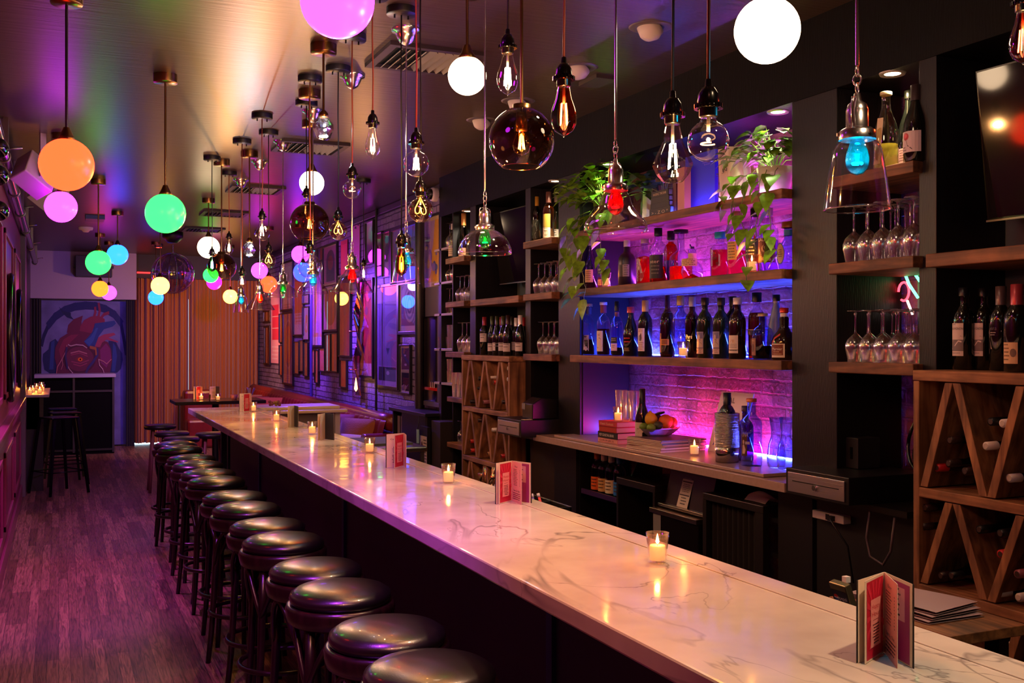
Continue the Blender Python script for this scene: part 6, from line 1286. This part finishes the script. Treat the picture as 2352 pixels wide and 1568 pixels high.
# tall wavy mirror strip with its brass brackets and candle tube
p = PX(821, 760, WALLX - .06); zt = PX(821, 640, WALLX - .06).z; zb = PX(821, 908, WALLX - .06).z
t = thing('mirror_strip', 'tall narrow wavy mirror strip on copper brackets, with a candle tube', 'mirror', (p.x, p.y, zb)); h = zt - zb
b = MB(); b.grid(lambda q, r: (.02 * math.sin(r * 16 + q * 2), .1 - .2 * q, h * r), 6, 40, pm('d8c0d0', .03, 1)); b.build('mirror', t)
for z_ in (.22 * h, .55 * h): MB().tube([(-.06, .14, z_), (.05, .14, z_)], .008, pm('b06a40', .25, 1), 8).tube([(-.03, .14, z_), (-.03, -.05, z_)], .006, pm('b06a40', .25, 1), 8).build('bracket', t)
MB().cyl((-.05, -.12, -.05), .04, .5, glass('ffe8d8', .9, .15), 20).build('glass_tube', t); MB().lathe([(0, .1), (.02, .13), (.012, .2), (0, .26)], em((1, .5, .15), 8), (-.05, -.12, -.05), 12).build('flame', t)
# pass-through window and its grey surround
ya, yb = PX(972, 700, WALLX).y, PX(1016, 700, WALLX).y; zt = PX(994, 727, WALLX).z; zb = PX(994, 908, WALLX).z
GS = pm('4a4258', .5)
mb = MB(); x = WALLX - .05
mb.box((x, yb - .1, zt), (WALLX, ya + .03, zt + .27), GS).box((x, ya - .06, zb - .05), (WALLX, ya + .03, zt), GS).box((x, yb - .1, zb - .05), (WALLX, yb, zt), GS)
mb.box((x - .02, yb - .1, zb - .09), (WALLX, ya + .05, zb - .05), GS); struct('window_1', mb, .003)
struct('trim_30', MB().box((WALLX - .004, yb, zb - .05), (WALLX - .001, ya - .06, zt), pm('070508', .3)))
MB_ = MB().box((WALLX - .03, yb + .02, zb + .05), (WALLX - .005, ya - .1, zb + .075), pm('c01020', .3)); tag(MB_.build('red_board'), 'red strip lying in the dark pass-through window', 'board')
b = MB(); [b.cyl((WALLX - .02, yb + .15 + .05 * k, zb + .075), .01, .05, CHROME, 10) for k in range(3)]; tag(b.build('metal_fitting'), 'small chrome fitting on the red strip in the pass-through', 'fitting')

# ================================================================ lounge sofa, cushions, tables
LTH = pm('6a1612', .32, bump=.2, bscale=25, vary=.2, name='red_leather')
t = thing('banquette_sofa', 'long dark red leather banquette along the purple brick wall', 'sofa', (2.8, 13.3, 0))
MB().box((-.1, -3.7, .0), (.3, 4.2, .3), pm('1a0c0a', .5)).build('plinth', t)
MB().box((-.15, -3.7, .3), (.3, 4.25, .46), LTH).build('seat', t, bevel=.04)
b = MB(); b.grid(lambda q, r: ((.02 + .012 * math.cos(q * 260)) + .1 * r if r < .85 else .09 + .09 * math.sin((r - .85) / .15 * pi * .5 + .3) * .6, -3.7 + 7.9 * q, .46 + .46 * math.sin(min(1, r / .9) * pi / 2) - (0 if r < .9 else (r - .9) * .5)), 240, 14, LTH); b.build('channelled_back', t)
MB().tube([(.2, -3.7 + 7.9 * i / 20, .89) for i in range(21)], .085, LTH, 16).build('top_roll', t)
MB().tube([(-.12 + .03 * i, -3.7, .7) for i in range(12)], .1, LTH, 14).box((-.13, -3.78, .3), (.25, -3.65, .7), LTH).build('arm', t)
t = thing('banquette_sofa', 'short red leather bench against the orange curtain, far corner', 'sofa', (2.75, 17.1, 0))
MB().box((-.9, .1, .0), (-.35, .45, .9), LTH).build('back', t, bevel=.05); MB().box((-.9, -.3, .0), (-.35, .1, .45), LTH).build('seat', t, bevel=.04)
def cushion(loc, s, c, label, rx=0, rz=0, fringe=None, pat=None):
    t = thing('cushion', label, 'cushion', loc, rz, 'cushions on the red banquette')
    def f(sg): return lambda q, r: (sg * .07 * (max(0, math.sin(pi * q) * math.sin(pi * r)) ** .45), s * (q - .5) * (1 + .1 * abs(2 * r - 1)), s * r * (1 + .0))
    b = MB(); b.T = Matrix.Rotation(rx, 4, 'Y'); b.grid(f(-1), 14, 14, c).grid(f(1), 14, 14, c); b.build('cover', t)
    if pat:
        b = MB(); b.T = Matrix.Rotation(rx, 4, 'Y')
        for k in range(3):
            for j in range(2):
                q0, r0 = .22 + .25 * k, .3 + .35 * j
                b.add([f(-1)(a_, c_) for a_, c_ in ((q0 - .06, r0), (q0, r0 + .13), (q0 + .06, r0), (q0, r0 - .13))], [(0, 1, 2, 3)], pat)
        bb = b; bb.v = [(x - .004, y, z) for x, y, z in b.v]; b.build('pattern', t)
    if fringe:
        b = MB(); b.T = Matrix.Rotation(rx, 4, 'Y')
        for k in range(26):
            for e in (0, 1): b.tube([(0, (e - .5) * s, s * k / 25), (-.01, (e - .5) * (s + .08), s * k / 25 - .01)], .004, fringe, 5)
        b.build('fringe', t)
RUST = pm('8a4414', .8, bump=.3, bscale=80, sheen=.4); ORG = pm('a8560c', .8, bump=.3, bscale=80, sheen=.4); MRN = pm('6a1216', .8, sheen=.3)
p = PT(633, 940, 14.3); cushion((2.66, 14.6, .47), .44, ORG, 'big orange cushion standing alone on the banquette', .25, .9)
cushion((2.68, 15.4, .47), .42, pm('7a3020', .8), 'brown-red cushion at the far end of the banquette', .3, 1.1)
cushion((2.65, 16.0, .47), .42, pm('5a3038', .8), 'dull rose cushion leaning in the far corner', .35, 1.2)
cushion((2.66, 10.02, .47), .46, RUST, 'rust orange cushion behind the white woven one', .28, .5)
cushion((2.66, 10.75, .47), .46, MRN, 'maroon cushion with white edging next to the rust cushion', .3, .7, pm('a89098', .8))
cushion((2.55, 9.86, .47), .33, pm('c8b4b8', .85, bump=.5, bscale=60), 'white woven cushion with mustard pattern and fringe', .45, .5, pm('d0bcc0', .8), pm('c08018', .8))
cushion((2.66, 11.4, .47), .42, pm('8a6068', .8), 'striped rose cushion behind the service counter leg', .3, .8)
# far high table with candles
t = thing('high_table', 'dark high table beyond the end of the bar', 'table', (1.7, 12.9, 0))
MB().box((-.45, -.35, .94), (.6, .35, .98), pm('1c0a08', .25)).build('tabletop', t, bevel=.004); MB().cyl((.05, 0, .02), .04, .92, BLK, 12).cyl((.05, 0, 0), .25, .02, BLK, 20).build('pedestal', t)
for u, v, w in ((461, 924, 'lit candle on the far dark table, before the pink menu'), (494, 932, 'second lit candle on the far dark table')):
    p = PZ(u, v, .98) if 0 else PT(u, 0, 12.9 / ray(u, 0)[1]); candle((p.x, 12.85 if u < 480 else 12.65, .981), w, 1.2)
menu(461, 925, 'small pink menu on the far dark table behind a candle', [-2.6, -2.2, -1.5], kinds=('cream', 'red', 'plain'), z=.98)
o = [o for o in bpy.data.objects if o.get('label', '').startswith('small pink menu')][0]; p = PT(462, 0, 13.0 / ray(462, 0)[1]); o.location = (p.x, 13.05, .981)
menu(497, 925, 'small black menu standing on the far dark table', [-2.5, -1.3], kinds=('cream', 'dark'), z=.98)
o = [o for o in bpy.data.objects if o.get('label', '').startswith('small black menu')][0]; p = PT(497, 0, 12.9 / ray(497, 0)[1]); o.location = (p.x, 12.95, .981)
p = PT(538, 0, 12.8 / ray(538, 0)[1]); tag(MB().lathe([(0, 0), (.03, 0), (.045, .06), (.043, .06), (.028, .004)], pm('a06878', .6), seg=20).build('paper_cup', loc=(p.x, 12.8, .981)), 'small rose-coloured cup on the far dark table', 'cup')
p = PT(480, 0, 12.7 / ray(480, 0)[1]); tag(MB().lathe([(0, 0), (.012, 0), (.006, .015), (.014, .05), (.012, .075), (0, .08)], BRASS, seg=14).build('salt_shaker', loc=(p.x, 12.62, .981)), 'tiny brass shaker between the two far table candles', 'shaker')
p = PT(586, 0, 12.3 / ray(586, 0)[1]); t = thing('napkin_bunch', 'pale violet crumpled napkin bunch on the far table end', 'napkin', (2.15, 12.8, .981)); b = MB()
for k in range(5): b.add([(0, 0, 0), (.06 * math.cos(k * 1.3), .06 * math.sin(k * 1.3), .12), (.07 * math.cos(k * 1.3 + .8), .07 * math.sin(k * 1.3 + .8), .15)], [(0, 1, 2)], pm('a090c0', .8))
b.build('cloth', t)
# far stools
def rstool(loc, label):
    t = thing('round_stool', label, 'stool', loc, 0, 'round dark stools beyond the bar')
    MB().lathe([(0, .7), (.16, .7), (.175, .715), (.175, .735), (.16, .75), (0, .755)], pm('100c10', .4), seg=28).build('seat', t)
    for k in range(4):
        a = pi / 4 + k * pi / 2; MB().tube([(.11 * math.cos(a), .11 * math.sin(a), .7), (.17 * math.cos(a), .17 * math.sin(a), 0)], .016, pm('7a4a42', .5), 8).build('leg', t)
    return t
for i, (x, y, w) in enumerate([(1.05, 12.2, 'farthest'), (1.08, 11.2, 'third'), (1.10, 10.5, 'second'), (1.45, 10.9, 'nearest right-hand')]): rstool((x, y, 0), w + ' round dark stool with reddish legs beyond the bar end')

# service counter at the far end of the bar
t = thing('service_counter', 'cream-edged steel service counter across the far bar end', 'counter', (2.2, 10.2, 0)); CRE = pm('d8c8a8', .35, name='cream_enamel')
MB().box((-.5, -.2, 1.02), (.36, .25, 1.055), CRE).box((-.5, -.24, .985), (.43, -.18, 1.02), CRE).build('top', t, bevel=.012)
MB().box((-.45, -.16, .55), (.15, -.14, .98), pm('7a7470', .4, .3)).box((.15, -.16, .3), (.3, .2, .98), BLK).build('panel', t)
legs(t, pm('b0a8a0', .4), ((.31, -.2, 0), (.36, -.14, .985)), ((-.48, -.2, 0), (-.44, -.14, .985)), ((.31, .14, 0), (.36, .2, 1.02)))
MB().tube([(-.3, -.17, .8), (-.2, -.17, .96)], .008, STEEL, 6).build('strut', t)
t = thing('flower_vase', 'small glass with dark dried flowers behind a bar candle', 'vase', (1.64, 8.55, BZ + .007)); b = MB()
for k in range(12): b.sphere((.04 * math.sin(k * 2.1), .05 * math.cos(k * 1.7), .1 + .012 * math.sin(k * 3)), .013, pm('5a2848' if k % 3 else '6a5830', .8), 8, 5)
b.build('flowers', t); MB().lathe([(0, 0), (.02, 0), (.025, .09)], GL, seg=16).build('glass_cup', t)

# black record cabinet at the far end of the back bar
t = thing('record_cabinet', 'black cabinet holding vinyl records beyond the back bar', 'cabinet', (2.9, 8.85, 0)); 
MB().box((-.03, -.53, 1.04), (.24, .53, 1.07), BLK).build('top', t, bevel=.004)
MB().box((0, -.5, .08), (.24, -.47, 1.04), BLK).box((0, .47, .08), (.24, .5, 1.04), BLK).box((0, .2, .08), (.24, .215, 1.04), pm('4a3440', .5)).box((.22, -.5, .08), (.24, .5, 1.04), BLK).box((0, -.47, .08), (.22, .47, .1), BLK).build('body', t)
MB().box((-.002, -.47, .1), (.01, .2, 1.04), pm('0a0a0c', .4)).build('door', t)
rnd = random.Random(2)
for k in range(10): tag(MB().box((2.93, 9.07 + .022 * k, .9 - .22 * 1), (3.11, 9.07 + .022 * k + .018, .99), pm(rnd.choice(['6a4a50', '7a6060', '3a2838', '586078', '8a7070']), .6)).build('record'), 'vinyl record standing in the black cabinet, %s from the right' % ordn(k), 'record', 'records in the black cabinet')
for o in bpy.data.objects:
    if o.get('group') == 'records in the black cabinet': pass
tag(MB().box((2.905, 9.06, .66), (3.115, 9.31, .68), BLK).build('cabinet_divider'), 'x', 'x')
o = bpy.data.objects['cabinet_divider']; o.parent = t; o.location = (-2.9, -8.85, 0); del o['label']; del o['category']; o.name = 'inner_shelf'
# upright dark panel with a small poster and hanging gloves next to the crate
t = thing('side_board', 'dark upright wooden board at the far end of the back bar', 'panel', (3.02, 8.14, 0)); MB().box((-.12, -.12, 0), (.3, .1, 1.02), pm('241a1c', .6)).build('board', t, bevel=.003)
t = thing('small_notice', 'small cream notice with a figure and red foot on a dark post', 'notice', (2.86, 8.33, .5))
MB().box((0, -.1, -.5), (.03, .1, .46), BLK).build('post', t)
b = MB(); art(b, mapx(-.001, .09, .0, .18, .38), [('r', 0, 0, 1, 1, 'a89890'), ('r', 0, 0, 1, .22, '6a1828'), ('e', .3, .65, .16, .22, '4a2c34'), ('n', .5, .35, .95, .9, 9, '504448')]); b.build('printed_sheet', t)
t = thing('hanging_gloves', 'pale blue plastic gloves hanging before the black cabinet', 'gloves', (2.84, 8.43, .93)); b = MB(); b.grid(lambda q, r: (.01 * math.sin(9 * q), .07 * (q - .5), .12 * (r - 1)), 12, 4, pm('7aa0a8', .3)); b.build('gloves', t); MB().tube([(0, 0, 0), (.03, .05, .1), (.05, .1, .11)], .003, BLK, 6).build('hook', t)
t = thing('steel_bar_sink', 'steel sink edge behind the bar near the red menu', 'sink', (2.29, 7.6, 0))
MB().box((-.2, -.3, .86), (.25, .5, .9), pm('a8a0a0', .25, 1)).build('rim', t, bevel=.01); legs(t, STEEL, ((-.18, -.28, .0), (-.15, -.25, .86)), ((.2, -.28, .0), (.23, -.25, .86)), ((.2, .42, 0), (.23, .45, .86)), ((-.18, .42, 0), (-.15, .45, .86)))
MB().box((-.15, -.1, .9), (.2, .45, .915), pm('3c3a30', .7)).build('drain_mat', t)
# dome security camera on the soffit
p = PX(1003, 447, FACE - .001); t = thing('security_camera', 'white dome security camera on the purple soffit', 'security camera', p)
MB().lathe([(.06, 0), (.062, -.03), (.055, -.05), (.04, -.052)], pm('b8a8b8', .4), seg=32, axis='X').build('housing', t); MB().lathe([(.048, -.045), (.044, -.07), (.03, -.088), (0, -.095)], pm('08080c', .05, spec=.9), seg=28, axis='X').build('dome', t)

# ================================================================ far wall: curtain, mural, booth
CUR = pm('9a5806', .85, sheen=.5, bump=.1, bscale=120, name='orange_velvet')
def curtain(name, label, x0, x1, y, z0, z1, folds, amp, m, seed=1, flare=0):
    r = random.Random(seed); ph = [r.uniform(-.6, .6) for _ in range(60)]
    t = thing(name, label, 'curtain', ((x0 + x1) / 2, y, z0)); w = x1 - x0; b = MB()
    b.grid(lambda q, s: (-w / 2 + w * q, amp * (math.sin(2 * pi * folds * q + 2.2 * math.sin(9 * q + seed) + 1.1 * math.sin(23 * q)) * (.6 + .5 * ph[int(q * 59)]) + .4 * math.sin(2 * pi * folds * 2.3 * q)) - .0 + .02 * (1 - s), (z1 - z0) * s), folds * 12, 6, m); b.build('cloth', t)
    MB().tube([(-w / 2, 0, z1 - z0 + .012), (w / 2, 0, z1 - z0 + .012)], .012, BLK, 8).build('rail', t); return t
xg = PY(432, 800, 17.7).x
curtain('curtain', 'wide orange velvet curtain left of the bright gap', 1.12, xg - .002, 17.72, .03, 2.72, 9, .075, CUR, 3)
curtain('curtain', 'wide orange velvet curtain right of the bright gap', xg + .006, 3.12, 17.72, .03, 2.72, 17, .075, CUR, 5)
DAY = em((.55, .85, 1), .9, 'daylight')
struct('window_2', MB().box((xg - .25, 17.93, .1), (xg + .25, 17.945, 2.4), DAY))
# light slot under the curtain
struct('window_3', MB().box((1.12, 17.9, .0), (1.62, 17.94, .028), em((.55, .85, 1), 6)))
BV = pm('08060a', .8, sheen=.2)
curtain('black_drape', 'black drape tied back right of the heart mural', .99, 1.12, 17.6, 0.0, 2.35, 2, .03, BV, 7)
curtain('black_drape', 'black drape at the left edge of the heart mural', -.42, -.25, 17.6, 0.0, 2.35, 2, .03, BV, 8)
# mural
m0, m1, mz0, mz1 = -.27, 1.0, 0.02, 2.34
SKYM = pm('5a5a9a', .8, vary=.35, vscale=3, bump=.1, name='mural_sky')
t = thing('heart_mural', 'painted mural of an anatomical heart with an eye wearing blue headphones', 'mural', (m0, 17.75, mz0)); w, h = m1 - m0, mz1 - mz0
MB().box((0, 0, 0), (w, .02, h), SKYM).build('canvas', t)
def mq(px, py): return ((px - 105) / (1400 - 105), 1 - ((670 + py / 6.817) - 691) / (1020 - 691))   # from the photographed mural
HB, HB2, HR, HR2, HR3, HP = '101c58', '1c3480', '541440', '6e1c48', '84305a', 'a06078'
def pts(l): return [mq(x, y) for x, y in l]
it = [('k', pts([(130, 820), (160, 690), (230, 520), (330, 390), (470, 290), (620, 235), (780, 215), (930, 220), (1080, 265), (1220, 350), (1320, 480), (1360, 700), (1400, 960)]), .035, '0c1450'),
      ('k', pts([(230, 520), (330, 390), (470, 290), (620, 235), (780, 215), (930, 220), (1080, 265), (1220, 350), (1320, 480)]), .055, '121a60'),
      ('p', pts([(380, 235), (440, 300), (560, 330), (560, 380), (610, 440), (500, 400), (430, 330)]), '0c1850'),
      ('p', pts([(250, 780), (330, 730), (370, 780), (370, 1260), (250, 1260), (170, 1200), (145, 1050), (150, 960), (230, 890)]), HB),
      ('p', pts([(270, 780), (320, 750), (300, 1200), (240, 1200)]), HB2),
      ('p', pts([(1130, 760), (1240, 770), (1290, 880), (1340, 960), (1350, 1060), (1320, 1200), (1260, 1260), (1100, 1260)]), HB),
      ('p', pts([(1200, 790), (1240, 850), (1260, 1000), (1230, 1240), (1180, 1240)]), HB2),
      ('p', pts([(500, 640), (520, 520), (600, 430), (740, 370), (720, 460), (720, 560), (690, 640)]), HR),
      ('p', pts([(690, 640), (700, 540), (760, 440), (860, 385), (980, 370), (1070, 420), (1075, 490), (960, 490), (900, 560), (860, 680), (760, 760)]), HR2),
      ('k', pts([(905, 400), (930, 320), (925, 250)]), .025, HR2), ('k', pts([(975, 400), (995, 290), (980, 185)]), .025, HR2), ('k', pts([(1020, 400), (1060, 350), (1130, 325)]), .022, HR2),
      ('p', pts([(320, 1020), (330, 860), (400, 720), (520, 640), (700, 610), (860, 640), (1000, 740), (1120, 780), (1170, 900), (1185, 1060), (1150, 1260), (340, 1260), (345, 1130)]), HR),
      ('p', pts([(380, 900), (450, 740), (560, 670), (680, 660), (560, 780), (470, 900), (420, 1060)]), HR2),
      ('p', pts([(920, 850), (950, 720), (1060, 660), (1210, 635), (1240, 665), (1130, 710), (1280, 770), (1270, 790), (1100, 740), (1030, 790), (1000, 860)]), HR3),
      ('p', pts([(1000, 900), (1090, 800), (1150, 880), (1170, 1020), (1100, 1180), (1010, 1100)]), '6a1c60'),
      ('p', pts([(755, 770), (830, 690), (900, 600), (920, 490), (1060, 470), (1220, 445), (1245, 490), (1190, 540), (1060, 580), (980, 690), (920, 850), (820, 850)]), HB2),
      ('p', pts([(760, 770), (860, 700), (940, 560), (970, 560), (900, 760), (840, 840)]), '284a98'),
      ('e',) + mq(690, 1040) + (.19, .1, '401034'), ('e',) + mq(690, 1040) + (.165, .085, '5a1c44'),
      ('k', pts([(560, 950), (680, 920), (800, 960)]), .008, HP), ('k', pts([(560, 980), (690, 950), (810, 1000)]), .006, HR3), ('k', pts([(600, 1120), (700, 1150), (800, 1110)]), .007, HR3), ('k', pts([(570, 1080), (700, 1110), (830, 1060)]), .007, HR3),
      ('p', pts([(620, 1040), (660, 1010), (720, 1010), (780, 1060), (720, 1080), (660, 1075)]), '6a2838'), ('e',) + mq(700, 1048) + (.027, .013, 'c85820'), ('e',) + mq(702, 1048) + (.01, .007, '200808'),
      ('k', pts([(520, 820), (560, 840), (640, 820), (740, 830), (800, 870)]), .007, 'a888a0'), ('k', pts([(500, 830), (480, 930), (430, 1040), (360, 1160), (345, 1260)]), .008, HP), ('k', pts([(430, 1040), (440, 1130), (415, 1200)]), .006, HP),
      ('k', pts([(500, 1120), (540, 1200), (590, 1260)]), .007, 'b08ca8'), ('k', pts([(500, 870), (480, 1000), (510, 1180)]), .02, '2c205c'),
      ('k', pts([(890, 850), (960, 900), (960, 980), (900, 1080), (820, 1180), (790, 1250)]), .022, '2c2468'), ('k', pts([(850, 860), (930, 880), (940, 970)]), .02, '8a5038'),
      ('k', pts([(980, 1050), (1050, 1080), (1100, 1120), (1170, 1050)]), .007, HP), ('k', pts([(980, 1050), (990, 1140), (1040, 1200), (1060, 1260)]), .007, 'b090a8')]
b = MB(); art(b, lambda x, y, l: (w * x, -.001 - .0006 * l, h * y), it, .8); b.build('painted_heart', t)
# booth counter in front of the mural
t = thing('booth_counter', 'dark booth counter with pale top in front of the heart mural', 'counter', (.27, 16.9, 0))
MB().box((-.6, -.32, 1.15), (.52, .3, 1.2), pm('9a90a8', .4)).build('top', t, bevel=.004)
MB().box((-.6, -.28, 0), (.5, .28, 1.15), pm('040304', .8, spec=.1)).build('body', t)
b = MB()
for x in (-.08, .47): b.box((x, -.3, .02), (x + .03, -.28, 1.15), pm('2a242c', .4))
b.box((-.6, -.295, .93), (.5, -.28, .96), pm('2a242c', .4)).box((-.6, -.295, .05), (.5, -.28, .08), pm('1c181c', .4)); b.build('front_battens', t)
# speaker on the bulkhead
a = PY(173, 588, 17.4); b_ = PY(256, 638, 17.4)
t = thing('wall_speaker', 'black box speaker on the pale bulkhead behind the green globe', 'speaker', ((a.x + b_.x) / 2, 17.42, (a.z + b_.z) / 2)); w_ = (b_.x - a.x) / 2; h_ = (a.z - b_.z) / 2
MB().box((-w_, -.25, -h_), (w_, .02, h_), pm('050506', .5)).build('cabinet', t, bevel=.006); MB().box((-w_ - .03, -.12, -.02), (-w_, .0, .02), BLK).box((w_, -.12, -.02), (w_ + .03, 0, .02), BLK).build('bracket', t)
p = PY(330, 626, 17.58); tag(MB().box((p.x - .1, 17.57, p.z - .012), (p.x + .1, 17.598, p.z + .012), em((1, .02, .02), 3)).build('red_indicator'), 'small row of red lights above the orange curtain', 'light')
p = PZ(349, 575, CEIL); t = thing('red_flush_light', 'small flush ceiling lamp glowing red near the curtain', 'ceiling light', (p.x, 15.6, CEIL)); MB().lathe([(0, -.05), (.05, -.05), (.06, -.03), (.06, 0)], DSTEEL, seg=18).build('housing', t); MB().lathe([(0, -.052), (.045, -.052)], em((1, .03, .02), 8), seg=16).build('lens', t); spot((0, 0, -.07), (.3, 2, -.5), 3, 'ff1010', 120, .03, t)

# ================================================================ left side
def mirror(y, z, ry, rz_, label):
    t = thing('oval_mirror', label, 'mirror', (LEFTX + .001, y, z), 0, 'oval mirrors on the wine-red wall')
    n = 48; b = MB(); b.tube([(.025, ry * math.cos(2 * pi * i / n), rz_ * math.sin(2 * pi * i / n)) for i in range(n)], .025, BLKG, 10, closed=True); b.build('frame', t)
    b = MB(); b.add([(.02, 0, 0)] + [(.02, ry * math.cos(2 * pi * i / n), rz_ * math.sin(2 * pi * i / n)) for i in range(n)], [(0, 1 + i, 1 + (i + 1) % n) for i in range(n)], pm('c8c0cc', .03, 1)); b.build('mirror_glass', t)
mirror(11.1, 1.72, .36, .46, 'farther oval black-framed mirror on the wine-red wall')
mirror(9.2, 1.72, .36, .5, 'nearer oval black-framed mirror at the left picture edge')
# ceiling-level conduit pipe with clamps
t = thing('conduit_pipe', 'long shiny conduit pipe along the upper left wall', 'pipe', (LEFTX, 6, 0)); PZc = 2.86
MB().tube([(.06, y - 6, 2.86) for y in (4.0, 8, 12, 16.8)], .035, pm('6a5870', .18, .9), 14).build('pipe', t)
for y in (7.2, 8.9, 10.3, 11.9, 14, 16.6): MB().tube([(.06 + .04 * math.cos(a), y - 6, 2.86 + .04 * math.sin(a)) for a in [2 * pi * i / 16 for i in range(16)]], .007, STEEL, 6, closed=True).box((.06, y - 6.02, 2.89), (.09, y - 5.98, CEIL - .0), STEEL).tube([(.05, y - 6, 2.9), (.17, y - 6, 2.92)], .008, STEEL, 6).build('clamp', t)
t = thing('conduit_pipe', 'thin dark pipe above the shiny conduit', 'pipe', (LEFTX, 6, 0)); MB().tube([(.05, y - 6, 2.99) for y in (4.0, 8, 12, 16.8)], .018, pm('241828', .3), 10).build('pipe', t)
for y in (9, 12.5): MB().box((.0, y - 6.02, 2.97), (.05, y - 5.98, 3.01), STEEL).build('clamp', t)
# projector-like white speakers
def wspk(u, v, t_, s, label, rz):
    p = PT(u, v, t_); t = thing('white_speaker', label, 'speaker', p, rz, 'white speakers at the upper left')
    b = MB(); b.T = Matrix.Rotation(.5, 4, 'Y') @ Matrix.Rotation(-.35, 4, 'X')
    b.prism([(-s, -s * .8, -s * .8), (s, -s * .55, -s * .8), (s, -s * .55, s * .8), (-s, -s * .8, s * .8)], (0, s * 1.4, 0), pm('b8a8b8', .45)); b.build('cabinet', t, bevel=.008)
    MB().box((-.02, -s * .95, -.02), (.02, -s * .8, CEIL - p.z), pm('a898a8', .45)).build('bracket', t)
    MB().cyl((0, -s * 1.0, 0), .022, .02, STEEL, 14, axis='Y').build('bracket_knob', t)
wspk(80, 402, 7.0, .12, 'nearer white wall speaker on a bracket behind the orange globe', .5)
wspk(112, 445, 8.6, .13, 'farther white speaker behind the violet globe', .5)
# three-ball wall fixture cut by the left edge
for i, (v, w) in enumerate(((340, 'topmost'), (402, 'middle'), (484, 'lowest'))):
    p = PX(-4, v, LEFTX + .11); t = thing('chrome_ball_sconce', w + ' of three dark chrome balls at the left picture edge', 'wall lamp', p, 0, 'chrome balls at the left edge')
    MB().sphere((0, 0, 0), .05, pm('605868', .08, 1), 24, 12).build('ball', t); MB().tube([(0, 0, 0), (-.11, 0, 0)], .01, DSTEEL, 8).cyl((-.109, 0, 0), .04, .02, DSTEEL, 16, axis='X').build('arm', t)
# candle ledge and black metal stools on the left
t = thing('wall_ledge', 'pale-topped narrow ledge with candles on the far left wall', 'shelf', (LEFTX - .02, 13.6, 0))
MB().box((0, -.9, 1.06), (.3, .9, 1.09), pm('b0a0b8', .35)).build('top', t, bevel=.003); MB().box((0, -.85, .0), (.24, -.8, 1.06), pm('0c080c', .5)).box((0, -.85, .7), (.2, .85, 1.06), pm('0c080c', .5)).build('support', t)
for i, (x, y, w) in enumerate([(-.3, 12.8, 'nearest left'), (-.2, 12.95, 'nearest right'), (-.28, 13.3, 'second row left'), (-.18, 13.5, 'second row right'), (-.25, 13.9, 'third row'), (-.2, 14.3, 'farthest')]): candle((x, y, 1.091), w + ' of the lit candles on the far left ledge', 1.0)
def mstool(loc, rz, label):
    t = thing('metal_stool', label, 'stool', loc, rz, 'black metal stools by the left ledge'); m = pm('100c12', .25, .6)
    MB().box((-.16, -.16, .83), (.16, .16, .85), m).build('seat', t, bevel=.01)
    for sx in (-1, 1):
        for sy in (-1, 1): MB().prism([(sx * .15, sy * .15, .83), (sx * .12, sy * .15, .83), (sx * .21, sy * .22, 0), (sx * .235, sy * .22, 0)], (0, sy * .02, 0), m).build('leg', t)
    MB().tube([(-.2, -.2, .25), (.2, -.2, .25), (.2, .2, .25), (-.2, .2, .25)], .008, m, 6, closed=True).build('foot_rail', t)
mstool((-.0, 12.5, 0), .5, 'nearest black metal stool beside the far left ledge')
mstool((.06, 13.3, 0), .2, 'second black metal stool behind the nearest one, left side')
mstool((.04, 14.1, 0), .1, 'farthest black metal stool by the left ledge')

# glowing tubes standing in for a neon reflection in the right niche
p = PX(2094, 668, 3.33)
t = thing('neon_reflection', 'small red and green neon tubes at the back of the right niche', 'neon sign', (3.335, p.y, p.z))
MB().tube([(0, .05, .09), (0, .02, .03), (0, -.03, -.03)], .006, em((.1, 1, .35), 4), 8).tube([(0, .02, .11), (0, -.04, .04)], .006, em((.1, 1, .35), 4), 8).build('green_tube', t)
MB().tube([(0, .05 + .03 * math.cos(a), .0 + .04 * math.sin(a)) for a in [i * .4 for i in range(14)]], .005, em((1, .03, .05), 6), 8).build('red_tube', t)
MB().tube([(0, .03, -.04), (0, .0, -.1)], .005, em((1, .8, .7), 4), 8).build('white_tube', t)
